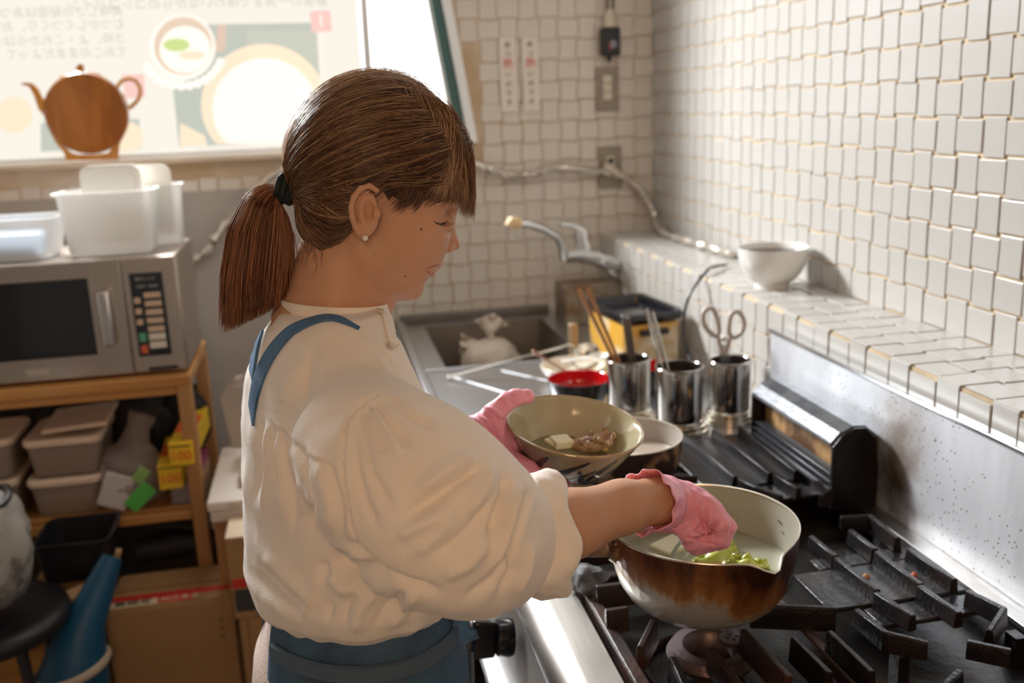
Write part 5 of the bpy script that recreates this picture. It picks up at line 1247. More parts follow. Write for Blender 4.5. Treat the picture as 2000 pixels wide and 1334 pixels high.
for k in range(9):
    px = 858+2.4*k; p, nn = on_head(px, 438-max(0, k-4)*1.0)
    if p is None: continue
    d = HF.U*(.0035+.0004*k)+HF.V*.0022+HF.W*.001; lm.tube([p, p+d*.6+HF.V*.0006, p+d], [.00022, .00016, .00005], 5)
o = obj('eyelashes', lm, m_lash, cook); o['kind'] = 'stuff'
p, n = on_head(713, 465); ep = HF.wp(h_(713, 465, .083))
pe = obj('pearl_earring', MB().lathe([(0, -.0032), (.0019, -.0026), (.0032, 0), (.0019, .0026), (0, .0032)], ep+HF.W*.001, 16, axis=axis_to(HF.W)), mat('pearl', (.85, .80, .72), .12, coat=.6), cook, smooth=180)

# ---- blouse
def crumple(m, scale=16, dist=.010, stren=.55):
    n, l = nt(m); b = n['Principled BSDF']; bp = n['Bump']; tc = n['Texture Coordinate']
    ns = n.new('ShaderNodeTexNoise'); ns.inputs['Scale'].default_value = scale; ns.inputs['Detail'].default_value = 7; ns.inputs['Roughness'].default_value = .5; ns.inputs['Distortion'].default_value = 1.2
    try: ns.noise_type = 'RIDGED_MULTIFRACTAL'
    except Exception: pass
    l.new(tc.outputs['Object'], ns.inputs[0]); b2 = n.new('ShaderNodeBump'); b2.inputs['Distance'].default_value = dist; b2.inputs['Strength'].default_value = stren
    l.new(ns.outputs['Fac'], b2.inputs['Height']); l.new(bp.outputs[0], b2.inputs['Normal']); l.new(b2.outputs[0], b.inputs['Normal'])
m_shirt = mat('cream_cotton', (.86, .79, .71), .75, bump=.35, bscale=420, sheen=.2, var=.03, vscale=10)
crumple(m_shirt, 7, .008, .6)
SL = [((722, 885), .905, .070), ((772, 930), .885, .077), ((832, 985), .870, .080), ((888, 1030), .875, .075), ((934, 1049), .90, .069), ((974, 1056), .922, .054), ((1006, 1052), .934, .038)]
SLp = [(tuple(P(a[0], a[1], D)), r) for a, D, r in SL]
def shirt_fn(X, Y, Z):
    u = (X-TC[0])*FD[0]+(Y-TC[1])*FD[1]; v = (X-TC[0])*SDR[0]+(Y-TC[1])*SDR[1]
    Z0_ = Z; Z = Z-.034*np.clip(v/.17, -.2, 1)*np.clip((1.04-Z)/.08, 0, 1)
    zs = [.905, .918, .935, .965, 1.00, 1.07, 1.13, 1.17, 1.205, 1.228, 1.245, 1.262]
    a = np.interp(Z, zs, [.070, .096, .110, .116, .114, .108, .098, .086, .076, .070, .062, .052]); b = np.interp(Z, zs, [.10, .150, .176, .188, .186, .186, .190, .186, .158, .124, .096, .070])
    c0 = np.interp(Z, zs, [.004, .002, .0, .0, .002, .0, -.002, -.004, -.006, -.006, -.004, .0])
    # pleats at the hem
    th = np.arctan2(v/b, (u-c0)/a); pl = 1+.020*np.clip((.965-Z)/.05, 0, 1)*np.sin(th*17+2*np.sin(th*5))+.010*np.clip((1.12-Z)/.12, 0, 1)*np.sin(th*9+Z*16)
    f = (np.sqrt(((u-c0)/a)**2+(v/b)**2)/pl-1)*.085
    f = np.maximum(f, np.maximum(.908-Z, Z-1.262)); Z = Z0_
    s = chain_(X, Y, Z, SLp, .02)
    s2 = chain_(X, Y, Z, [(bodypt(-.005, -.130, 1.135), .066), (bodypt(.07, -.20, 1.05), .066), (ELL_, .056), (tuple(P(858, 888, 1.215)), .034)], .02)
    f = sm(f, s, .028); f = sm(f, s2, .028)
    return f
V, Q = surface_net(shirt_fn, (-.16, .69, .89), (.36, 1.40, 1.275), .0032)
V = relax(V, Q, 3, .5)
z = lambda pts: [(450+.5805*a, 560+.5805*b) for a, b in pts]
FL = [(z([(600, 775), (680, 715), (770, 650), (850, 600)]), 13, -.0075), (z([(560, 840), (640, 800), (760, 740)]), 16, .004), (z([(640, 690), (720, 620), (830, 565)]), 16, .005),
      (z([(925, 640), (930, 690), (905, 760), (875, 850)]), 8, -.0075), (z([(1005, 690), (985, 760), (960, 850), (955, 960), (900, 1050)]), 8, -.0065), (z([(965, 665), (945, 760), (915, 870), (880, 960)]), 9, .006),
      (z([(880, 600), (850, 680), (800, 760)]), 14, .006), (z([(870, 720), (820, 800), (760, 860), (700, 900)]), 11, -.005), (z([(860, 860), (800, 930), (720, 970)]), 13, .005), (z([(930, 900), (880, 990), (800, 1040)]), 10, -.004),
      (z([(740, 780), (700, 840), (620, 900)]), 12, .0035), (z([(1020, 860), (1000, 960), (960, 1040)]), 8, .004),
      (z([(350, 900), (390, 950), (460, 960), (540, 1000)]), 12, -.009), (z([(380, 860), (430, 900), (500, 960), (600, 1000), (700, 1020)]), 9, -.007), (z([(330, 960), (380, 1010), (460, 1030)]), 14, .006), (z([(300, 930), (330, 980)]), 12, -.004),
      (z([(450, 400), (490, 480), (530, 560)]), 7, -.0035), (z([(480, 385), (540, 460), (600, 540)]), 7, -.0035), (z([(520, 370), (600, 430), (680, 480)]), 7, -.003), (z([(465, 395), (520, 480), (570, 560)]), 6, .003), (z([(430, 430), (450, 520), (480, 640), (540, 740)]), 8, -.0035), (z([(412, 480), (425, 600), (450, 720), (500, 820)]), 8, -.003),
      (z([(140, 470), (150, 560), (155, 680)]), 5, -.003), (z([(165, 485), (180, 590), (205, 720), (210, 830)]), 6, -.0045), (z([(185, 500), (215, 620), (245, 730)]), 5, -.0035), (z([(215, 520), (245, 600), (275, 720), (270, 820)]), 6, -.004), (z([(240, 540), (265, 620)]), 5, -.0035),
      (z([(100, 440), (95, 560), (90, 720)]), 6, -.003), (z([(120, 450), (125, 600), (115, 760)]), 6, .003), (z([(150, 500), (168, 620), (180, 760)]), 6, .003), (z([(195, 520), (225, 640), (240, 760)]), 6, .0035), (z([(300, 600), (330, 700), (345, 820)]), 9, .003), (z([(330, 600), (365, 720), (372, 850)]), 8, -.003),
      (z([(108, 440), (180, 500), (250, 560), (310, 590), (372, 617)]), 2.6, -.0022), (z([(108, 433), (180, 493), (250, 552), (310, 582), (372, 609)]), 2.6, .0014),
      (z([(540, 355), (490, 365), (440, 392), (405, 425), (385, 470), (377, 540), (378, 620), (388, 700), (400, 780), (418, 850), (432, 900)]), 3.2, -.0042), (z([(540, 363), (495, 374), (448, 400), (414, 432), (395, 475), (387, 545), (388, 620), (398, 700), (410, 780), (428, 850)]), 4, .0022),
      (z([(330, 165), (380, 210), (440, 262), (500, 310), (545, 355)]), 2.6, -.0022), (z([(545, 350), (600, 365), (660, 385)]), 2.6, -.002), (z([(430, 160), (490, 230), (540, 300)]), 7, .002), (z([(480, 170), (560, 260), (620, 340)]), 7, .0025),
      (z([(200, 150), (300, 260), (340, 330)]), 16, .003), (z([(260, 240), (200, 330), (180, 400)]), 14, .0025), (z([(300, 200), (260, 300), (250, 420)]), 10, -.002),
      (z([(120, 900), (200, 980), (280, 1060)]), 12, .004), (z([(80, 960), (160, 1050), (240, 1110)]), 10, -.003), (z([(420, 1160), (440, 1080), (500, 1020)]), 10, .005), (z([(380, 1130), (400, 1060), (450, 1000)]), 8, -.004), (z([(480, 1150), (520, 1080), (590, 1030)]), 8, -.004), (z([(540, 1140), (590, 1080), (620, 1030)]), 9, .004), (z([(250, 1110), (280, 1050), (290, 960)]), 10, .003), (z([(330, 1120), (340, 1060)]), 8, -.003)]
V = creases(V, Q, [(a_, b_, c_*1.5) for a_, b_, c_ in FL])
# fine wrinkle relief
rg = np.random.default_rng(5); N_ = normals(V, Q); wv = np.zeros(len(V))
for _ in range(14):
    k = rg.normal(0, 1, 3); k /= np.linalg.norm(k); w_ = rg.uniform(25, 75); ph = rg.uniform(0, 6); k2 = rg.normal(0, 1, 3)*14
    wv += np.abs(np.sin((V @ k)*w_+ph+1.5*np.sin(V @ k2)))**3*(30/w_)
V = V+N_*((wv-wv.mean())*.0011)[:, None]
V = relax(V, Q, 1, .35)
np_obj('blouse', V, Q, m_shirt, cook)
SV, SQ = V, Q
SBVH = BVHTree.FromPolygons(V.tolist(), Q.tolist())
def on_shirt(px, py, bvh=None):
    r_ = ray(px, py).normalized(); hit = (bvh or SBVH).ray_cast(CP, r_)
    if hit[0] is None: return None, None
    n = hit[1] if hit[1].dot(CP-hit[0]) > 0 else -hit[1]
    return hit[0], n
def cr_pts(ks, n=8):
    out = []
    for i in range(len(ks)-1):
        p0, p1, p2, p3 = [np.array(ks[j], float) for j in (max(i-1, 0), i, i+1, min(i+2, len(ks)-1))]
        for k in range(n):
            t = k/n; out.append(.5*((2*p1)+(-p0+p2)*t+(2*p0-5*p1+4*p2-p3)*t*t+(-p0+3*p1-3*p2+p3)*t**3))
    out.append(np.array(ks[-1], float)); return out
def band(name, edgeA, edgeB, m, th=.0022, lift=.002, parent=None, nu=7, n=8, smooth=60):
    """strip of cloth lying over the blouse between two sighted edges"""
    A, B = cr_pts(edgeA, n), cr_pts(edgeB, n); top = []; 
    for a, b in zip(A, B):
        row = []
        for k in range(nu):
            q = a+(b-a)*k/(nu-1); p, nn = on_shirt(*q)
            row.append((p, nn))
        top.append(row)
    flatp = [c for r_ in top for c in r_]
    for r_ in top:
        good = [c for c in r_ if c[0] is not None]
        for i in range(len(r_)):
            if r_[i][0] is None and good: r_[i] = min(good, key=lambda c: abs(i-r_.index(c)))
    top = [r_ for r_ in top if all(c[0] is not None for c in r_)]
    vs = []; m_ = len(top)
    up_ = np.array([[list(p+nn*(lift+th)) for p, nn in r_] for r_ in top]); 
    for _ in range(2): up_[1:-1] = (up_[1:-1]*2+up_[:-2]+up_[2:])/4
    nn_ = np.array([[list(nn) for p, nn in r_] for r_ in top]); dn = up_-nn_*(th+lift+.001)
    vs = up_.reshape(-1, 3).tolist()+dn.reshape(-1, 3).tolist(); k0 = m_*nu; fs = []
    for i in range(m_-1):
        for j in range(nu-1):
            fs.append((i*nu+j, i*nu+j+1, (i+1)*nu+j+1, (i+1)*nu+j)); fs.append((k0+i*nu+j, k0+(i+1)*nu+j, k0+(i+1)*nu+j+1, k0+i*nu+j+1))
        fs.append((i*nu, (i+1)*nu, k0+(i+1)*nu, k0+i*nu)); e = nu-1; fs.append((i*nu+e, k0+i*nu+e, k0+(i+1)*nu+e, (i+1)*nu+e))
    return obj(name, (vs, fs), m, parent or cook, smooth=smooth)
# neckband standing round the neck
m_band = m_shirt
nb = HF.wp(h_(648, 606)); na = (HF.wp(h_(660, 560))-HF.wp(h_(640, 640))).normalized()
NBc = HF.wp(h_(655, 603)); ringpts = []
def nring(c, rx, ry, tilt, z): pass
qn = axis_to((na+Vector((.10, -.02, 0))).normalized())
prof_ = [(1.20, -.045), (1.06, -.022), (1.0, -.002), (.985, .010), (.955, .010), (.965, -.004), (1.0, -.025)]
mbn = MB(); rr_ = []
for s_, z_ in prof_:
    rr_.append([NBc+Vector((math.cos(a)*.060*s_*FD[0]+math.sin(a)*.066*s_*SDR[0], math.cos(a)*.060*s_*FD[1]+math.sin(a)*.066*s_*SDR[1], z_+.006*math.cos(a+.3)*-1.2)) for a in np.linspace(0, 2*PI, 72, endpoint=False)])
obj('neckband', mbn.rings(rr_, cap=False), m_shirt, cook, smooth=60, solid=.0012)
# button placket at the throat
band('button_placket', [(757, 602), (766, 640), (776, 676)], [(742, 606), (752, 645), (762, 682)], m_shirt, .0015, .001)
for (px, py) in ((741, 612), (761, 678)):
    p, n = on_shirt(px, py)
    if p: obj('button', MB().lathe([(0, -.001), (.004, -.001), (.0045, .001), (.003, .002), (0, .0016)], p+n*.003, 16, axis=axis_to(n)), mat('shell_button_%d' % px, (.62, .52, .42), .3), cook)
# rolled cuff
CA, CB = P(1028, 1050, .938), P(1092, 1042, .948); cax = (CB-CA).normalized()
mbc = MB(); rings = []
cs = [(-.30, .62), (-.16, .84), (-.04, 1.03), (.12, 1.10), (.35, 1.10), (.6, 1.12), (.85, 1.12), (.98, 1.06), (1.02, .98), (.97, .90), (.8, .86), (.5, .84), (.2, .82)]
e1_ = (Vector((0, 0, 1))-cax*cax.z).normalized(); e2_ = cax.cross(e1_)
for t, s_ in cs:
    c = CA+(CB-CA)*t; ring = []
    for k in range(96):
        a = 2*PI*k/96; w = 1+.030*math.sin(3*a+1.2+t*1.5)+.022*math.sin(7*a+t*3.5)+.012*math.sin(15*a-t*6)
        ring.append(c+e1_*math.cos(a)*.0555*s_*w*1.0+e2_*math.sin(a)*.050*s_*w+cax*.004*math.sin(5*a+1))
    rings.append(ring)
obj('rolled_cuff', mbc.rings(rings, cap=False), m_shirt, cook, smooth=180, fix=True)

# ---- apron and skirt
m_den = mat('blue_denim', (.036, .075, .135), .8, bump=.7, bscale=700, col2=(.055, .115, .19), cscale=14)
m_dens = mat('denim_strap', (.055, .14, .27), .75, bump=.6, bscale=600, col2=(.09, .20, .36), cscale=22)
m_dent = mat('denim_edge', (.075, .115, .165), .8, bump=.5, bscale=500)
m_pinkt = mat('pale_skirt_cloth', (.62, .50, .44), .8, bump=.4, bscale=300)
def hips(name, zs, a, b, c0, m, amp, th=.002, a0=0, a1=2*PI, n=160, cap=False, fq=11):
    rings = []
    zz = np.linspace(zs[0], zs[-1], 60)
    for z_ in zz:
        A_, B_, c_ = np.interp(z_, zs, a), np.interp(z_, zs, b), np.interp(z_, zs, c0); k = np.clip((.90-z_)/.25, 0, 1); r_ = []
        for i in range(n):
            t = a0+(a1-a0)*i/(n if a1-a0 > 6.28 else n-1)
            w = 1+amp*k*math.sin(fq*t+1.3*math.sin(3*t))+.3*amp*math.sin(5*t+z_*20); r_.append(bodypt(c_+A_*w*math.cos(t), B_*w*math.sin(t), z_))
        rings.append(r_)
    return obj(name, MB().rings(rings, closed_u=a1-a0 > 6.28, cap=False), m, cook, smooth=180, solid=th)
hips('pale_skirt', [.30, .55, .75, .85, .905], [.140, .131, .122, .110, .085], [.20, .19, .178, .165, .14], [-.008]*5, m_pinkt, .05)
hips('apron_skirt', [.42, .60, .78, .86, .905, .940, .965], [.142, .134, .124, .115, .108, .100, .092], [.205, .196, .184, .175, .166, .156, .145], [.002]*7, m_den, .018, a0=-2.5, a1=3.0, fq=6)
bw_ = MB(); rings = []
for k in range(120):
    t = -2.6+5.5*k/119; zc = .903+.018*math.sin(t); rings.append([Vector(bodypt(.002+(float(np.interp(zc, [.86, .905, .94], [.1165, .1095, .1015]))+d)*math.cos(t), (float(np.interp(zc, [.86, .905, .94], [.1755, .1665, .157]))+d)*math.sin(t), zc+dz)) for d, dz in ((.0, -.009), (.0045, -.008), (.005, .008), (.0, .009))])
obj('waist_band', bw_.rings(rings), m_dent, cook, smooth=60)
# pocket opening: stitched curved welt near the front
obj('pocket_welt', MB().tube([bodypt(.004+.113*math.cos(t)+.004, .174*math.sin(t), z_) for t, z_ in ((.55, .868), (.62, .850), (.75, .828), (.95, .81), (1.15, .80))], .0028, 8, flat=1.6), m_dent, cook)
# straps
band('apron_strap', [(497, 833), (503, 790), (517, 742), (538, 700), (566, 663), (600, 640), (640, 628), (672, 634), (700, 645)], [(490, 790), (497, 745), (512, 705), (536, 668), (566, 640), (598, 627), (636, 618), (668, 623), (702, 642)], m_dens, .002, .001)
band('apron_strap', [(497, 745), (503, 700), (512, 660), (523, 625), (530, 612)], [(491, 722), (496, 690), (504, 655), (515, 626), (525, 610)], m_dens, .002, .001, nu=4)
# bib and front straps lying on the chest
def chest(s, z_, lift):
    lift -= .0015
    o = Vector(bodypt(.45, s, z_)); hit = SBVH.ray_cast(o, Vector(tuple(-FD)))
    if hit[0] is None or hit[3] > .47: return None
    return hit[0]+Vector(tuple(FD))*lift
def chest_grid(name, sfun, zs, m, nu=9):
    rows = []
    for z_ in zs:
        s0, s1 = sfun(z_); r_ = [chest(s0+(s1-s0)*k/(nu-1), z_, .004) for k in range(nu)]
        if all(p is not None for p in r_): rows.append(r_)
    if len(rows) < 2: return
    A_ = np.array([[list(p) for p in r_] for r_ in rows])
    for _ in range(3): A_[1:-1] = (A_[1:-1]*2+A_[:-2]+A_[2:])/4
    for _ in range(2): A_[:, 1:-1] = (A_[:, 1:-1]*2+A_[:, :-2]+A_[:, 2:])/4
    B_ = A_-FD*.004; n_, k0 = len(rows), len(rows)*nu; fs = []
    for i in range(n_-1):
        for j in range(nu-1): fs += [(i*nu+j, i*nu+j+1, (i+1)*nu+j+1, (i+1)*nu+j), (k0+i*nu+j, k0+(i+1)*nu+j, k0+(i+1)*nu+j+1, k0+i*nu+j+1)]
        fs += [(i*nu, (i+1)*nu, k0+(i+1)*nu, k0+i*nu), (i*nu+nu-1, k0+i*nu+nu-1, k0+(i+1)*nu+nu-1, (i+1)*nu+nu-1)]
    for j in range(nu-1): fs += [(j, k0+j, k0+j+1, j+1), ((n_-1)*nu+j, (n_-1)*nu+j+1, k0+(n_-1)*nu+j+1, k0+(n_-1)*nu+j)]
    obj(name, (A_.reshape(-1, 3).tolist()+B_.reshape(-1, 3).tolist(), fs), m, cook, smooth=60)
chest_grid('apron_bib', lambda z_: (-.095-.12*max(0, 1.10-z_), .090+.12*max(0, 1.10-z_)), np.linspace(1.145, .945, 22), m_den, 17)
chest_grid('apron_strap', lambda z_: (.012-.15*(z_-1.15), .044-.15*(z_-1.15)), np.linspace(1.235, 1.14, 14), m_dens, 5)
chest_grid('apron_strap', lambda z_: (-.090+.2*(z_-1.15), -.058+.2*(z_-1.15)), np.linspace(1.235, 1.14, 14), m_dens, 5)
# tied ends hanging at the front edge
tz = P(905, 1165, 1.05)
def ribbon(name, pts, w, m, nrm=(0, -1, 0)):
    rings = []; pts = [Vector(p) for p in pts]; n = len(pts)
    for i, p in enumerate(pts):
        t = (pts[min(i+1, n-1)]-pts[max(i-1, 0)]).normalized(); s_ = t.cross(Vector(nrm)).normalized(); u_ = s_.cross(t)
        rings.append([p-s_*w-u_*.001, p+s_*w-u_*.001, p+s_*w+u_*.001, p-s_*w+u_*.001])
    return obj(name, MB().rings(rings), m, cook, smooth=60)
ribbon('apron_tie', [P(905, 1150, 1.04), P(903, 1190, 1.04), P(899, 1222, 1.045), P(905, 1240, 1.045), P(920, 1246, 1.05)], .0085, m_dens)
ribbon('apron_tie', [P(897, 1150, 1.045), P(899, 1200, 1.045), P(906, 1228, 1.05), P(922, 1237, 1.05), P(926, 1250, 1.05)], .006, m_den, (0, -1, .4))
# shoes
m_shoe = mat('black_shoe', (.02, .02, .02), .5)
for s in (.075, -.075):
    c = Vector(bodypt(.04, s, 0)); obj('shoe', MB().rings([[c+Vector((FD[0]*a_*.115*k_+SDR[0]*b_*.045*k_, FD[1]*a_*.115*k_+SDR[1]*b_*.045*k_, z_)) for a_, b_ in [(math.cos(t), math.sin(t)) for t in np.linspace(0, 2*PI, 32, endpoint=False)]] for z_, k_ in ((.0, .97), (.012, 1.0), (.035, .95), (.062, .72), (.075, .45))]), m_shoe, cook, smooth=60)

# ---- hair: a shaped mass with thousands of strands, ponytail and elastic
def hair_mat(name, dark, mid, light):
    m = bpy.data.materials.new(name); m.use_nodes = True; n, l = nt(m); b = n['Principled BSDF']
    at = n.new('ShaderNodeAttribute'); at.attribute_name = 'tint'; rp = n.new('ShaderNodeValToRGB'); e = rp.color_ramp.elements
    e[0].color = (*dark, 1); e[0].position = 0; e[1].color = (*light, 1); e[1].position = 1; q = e.new(.5); q.color = (*mid, 1)
    l.new(at.outputs['Fac'], rp.inputs[0]); l.new(rp.outputs[0], b.inputs['Base Color'])
    b.inputs['Roughness'].default_value = .38; b.inputs['Specular IOR Level'].default_value = .55
    b.inputs['Sheen Weight'].default_value = .0
    return m
m_hair = hair_mat('brown_hair', (.035, .015, .010), (.16, .075, .038), (.50, .32, .17))
m_scalp = mat('hair_base', (.030, .014, .009), .6, bump=1.0, bscale=260, col2=(.07, .033, .018), cscale=60)
def strands(name, paths, rad, tint, m, parent):
    """paths: (S, K, 3) array; three sided tapering tubes"""
    S, K, _ = paths.shape; T = np.gradient(paths, axis=1); T /= np.linalg.norm(T, axis=2)[:, :, None]+1e-9
    ref = np.array([.31, .52, .79]); A = np.cross(T, ref); A /= np.linalg.norm(A, axis=2)[:, :, None]+1e-9; B = np.cross(T, A)
    tp = np.interp(np.linspace(0, 1, K), [0, .1, .75, 1], [.6, 1, .9, .15]); rr = rad[:, None]*tp[None]
    V = np.stack([paths+(A*math.cos(a)+B*math.sin(a))*rr[:, :, None] for a in (0, 2.094, 4.189)], 2).reshape(-1, 3)
    base = (np.arange(S)[:, None]*K+np.arange(K-1)[None]).reshape(-1)*3; F = []
    for i in range(3):
        j = (i+1) % 3; F.append(np.stack([base+i, base+j, base+3+j, base+3+i], 1))
    F = np.concatenate(F); org = V.mean(0)
    me = bpy.data.meshes.new(name); me.vertices.add(len(V)); me.vertices.foreach_set('co', (V-org).astype(np.float32).ravel())
    me.loops.add(len(F)*4); me.loops.foreach_set('vertex_index', F.astype(np.int32).ravel()); me.polygons.add(len(F)); me.polygons.foreach_set('loop_start', np.arange(0, len(F)*4, 4, dtype=np.int32))
    me.update(calc_edges=True); me.shade_smooth(); at = me.attributes.new('tint', 'FLOAT', 'POINT'); at.data.foreach_set('value', np.repeat(tint, K*3).astype(np.float32))
    me.materials.append(m); o = bpy.data.objects.new(name, me); COL.objects.link(o); o.parent = parent; o.location = Vector(org)-wloc(parent); o['kind'] = 'stuff'
    return o
HC = np.array(h_(738, 318))           # centre of the hair mass, frame coordinates
def rad_out(th):
    """outline of the hair in the profile plane: angle from the centre (0 = front, +90 = down)"""
    pts = [(930, 300), (934, 345), (925, 395), (880, 400), (820, 425), (770, 420), (730, 440), (690, 468), (650, 492), (614, 500), (597, 472), (582, 438), (580, 405), (573, 375), (557, 335), (562, 285), (578, 240), (605, 200), (640, 170), (685, 150), (735, 143), (785, 152), (825, 172), (850, 196), (880, 220), (905, 245), (922, 275)]
    L = np.array([h_(a, b)[:2] for a, b in pts])-HC[:2]; a = np.arctan2(L[:, 1], L[:, 0]); r = np.hypot(L[:, 0], L[:, 1]); o = np.argsort(a); a, r = a[o], r[o]
    a = np.concatenate([a-2*PI, a, a+2*PI]); r = np.concatenate([r, r, r]); 
    return np.interp(th, a, r)
HW_ = .0860
def hair_pt(th, ph, off=0.0):
    """ph: 0 in the profile plane, 90 deg at the side"""
    s_, c_ = np.sin(ph), np.cos(ph)
    r = rad_out(th)+off; 
    # sideways the mass is an egg: flatten the outline towards the side
    U = r*np.sign(c_)*np.abs(c_)**.86*np.cos(th); Vv = r*np.sign(c_)*np.abs(c_)**.86*np.sin(th); W_ = (HW_+off)*np.sign(s_)*np.abs(s_)**.80
    lowf = np.clip((Vv+.01)/.07, 0, 1); frf = np.clip((U-.02)/.08, 0, 1)
    W_ = W_*(1-.10*lowf)*(1-.16*frf)
    return np.stack([HC[0]+U, HC[1]+Vv, HC[2]+W_], -1)
# base mass: cap without the face (trim by sighted mask)
def inside(px, py, poly):
    c = np.zeros(len(px), bool); n = len(poly)
    for i in range(n):
        x1, y1 = poly[i]; x2, y2 = poly[(i+1) % n]
        m = ((y1 > py) != (y2 > py)) & (px < (x2-x1)*(py-y1)/((y2-y1) if y2 != y1 else 1e-9)+x1); c ^= m
    return c
# hairline polygon of the covered region, in profile view
COVER = [(925, 300), (915, 345), (890, 362), (868, 372), (846, 388), (818, 405), (790, 424), (770, 418), (752, 380), (728, 360), (704, 362), (687, 384), (682, 420), (688, 455), (668, 482), (640, 503), (612, 508), (585, 478), (570, 440), (572, 400), (560, 372), (548, 335), (550, 280), (600, 180), (700, 135), (800, 140), (880, 200), (940, 260)]
def local_px(Lc):
    w = HF.world(Lc); return project(w)
NT, NP = 220, 90
TH, PH_ = np.meshgrid(np.linspace(0, 2*PI, NT, endpoint=False), np.linspace(-PI/2*.999, PI/2*.999, NP), indexing='ij')
Lc = hair_pt(TH.ravel(), PH_.ravel(), -.004)
# mirror the far side onto the near mask
Lm = Lc.copy(); Lm[:, 2] = np.abs(Lm[:, 2]); px_, py_ = local_px(Lm); msk = inside(px_, py_, COVER)
G = HF.world(Lc); qs = []
for i in range(NT):
    i2 = (i+1) % NT
    for j in range(NP-1):
        q = (i*NP+j, i2*NP+j, i2*NP+j+1, i*NP+j+1)
        if msk[list(q)].all(): qs.append(q)
used_ = sorted({k for q in qs for k in q}); rm = {k: i for i, k in enumerate(used_)}
hb_o = obj('hair', (G[used_].tolist(), [tuple(rm[k] for k in q) for q in qs]), m_scalp, cook, smooth=180, solid=.004)
def slerp_paths(th0, ph0, th1, ph1, K, off, wig=0.0, bow=0.0, seed=0):
    rg = np.random.default_rng(seed); n = len(th0)
    d0 = np.stack([np.cos(ph0)*np.cos(th0), np.cos(ph0)*np.sin(th0), np.sin(ph0)], -1); d1 = np.stack([np.cos(ph1)*np.cos(th1), np.cos(ph1)*np.sin(th1), np.sin(ph1)], -1)
    om = np.arccos(np.clip((d0*d1).sum(1), -1, .9999)); t = np.linspace(0, 1, K)[None, :, None]; om = om[:, None, None]
    D = (np.sin((1-t)*om)*d0[:, None]+np.sin(t*om)*d1[:, None])/np.sin(om)
    if bow is not None:
        bw = np.sin(t*PI)*np.asarray(bow).reshape(-1, 1, 1); D = D+bw*np.array([0, -1, 0])
    if wig:
        w1 = rg.normal(0, wig, (n, 1, 3)); w2 = rg.normal(0, wig*.6, (n, 1, 3)); D = D+w1*np.sin(t*PI)+w2*np.sin(t*2*PI)
    D /= np.linalg.norm(D, axis=2)[:, :, None]; th = np.arctan2(D[..., 1], D[..., 0]); ph = np.arcsin(np.clip(D[..., 2], -1, 1))
    sh_ = th.shape; o = (np.broadcast_to(off[:, None], sh_)).ravel()
    return hair_pt(th.ravel(), ph.ravel(), o).reshape(n, K, 3)
def ang_of(px, py, w=0.0):
    l = np.array(h_(px, py, w))-HC; return math.atan2(l[1], l[0])
rg = np.random.default_rng(3)
KTH = ang_of(574, 376); 
# strands from the hairline, all drawn back to the knot
N1 = 5200
hl = [(918, 330), (900, 352), (872, 370), (846, 388), (818, 405), (792, 424), (770, 416), (752, 378), (728, 358), (704, 360), (688, 384), (684, 420), (690, 452), (668, 480), (640, 500), (612, 502), (590, 480)]
hlw = [.030, .045, .055, .062, .068, .070, .074, .080, .082, .082, .080, .074, .068, .056, .040, .026, .012]
ths, phs = [], []
for i in range(N1):
    side = 1 if rg.random() < .78 else -1
    t = rg.random()*(len(hl)-1); k = int(t); fr = t-k
    px = hl[k][0]*(1-fr)+hl[k+1][0]*fr; py = hl[k][1]*(1-fr)+hl[k+1][1]*fr; w = hlw[k]*(1-fr)+hlw[k+1]*fr
    l = np.array(h_(px, py, w))-HC; th = math.atan2(l[1], l[0]); ph = math.asin(min(.98, (l[2]/HW_)))
    if rg.random() < .55:   # start further up the scalp: along the crown and the parting
        u = rg.random(); th = ang_of(915, 300)*(1-u)+(ang_of(640, 170))*u; ph = (rg.random()**.8)*1.25
    ths.append(th+rg.normal(0, .03)); phs.append(side*abs(ph+rg.normal(0, .03)))
ths, phs = np.array(ths), np.array(phs)
off = rg.normal(-.0008, .0012, N1)
pth = slerp_paths(ths, phs, np.full(N1, KTH)+rg.normal(0, .045, N1), rg.normal(0, .10, N1), 16, off, .022, bow=rg.uniform(0.0, .14, N1), seed=4)
keep = []
pm = pth.copy(); pm[..., 2] = np.abs(pm[..., 2]); pxs, pys = local_px(pm.reshape(-1, 3)); ins = inside(pxs, pys, [(a_+0, b_) for a_, b_ in COVER]).reshape(N1, 16)
keep = ins[:, 1:-1].mean(1) > .86
pth = pth[keep]; n1 = len(pth)
lock = np.sin(ths[keep]*23+phs[keep]*9)*.22
tint = np.clip(rg.normal(.42, .2, n1)+lock, 0, 1)
strands('combed_strands', HF.world(pth.reshape(-1, 3)).reshape(n1, 16, 3), rg.uniform(.00028, .00062, n1), tint, m_hair, hb_o)
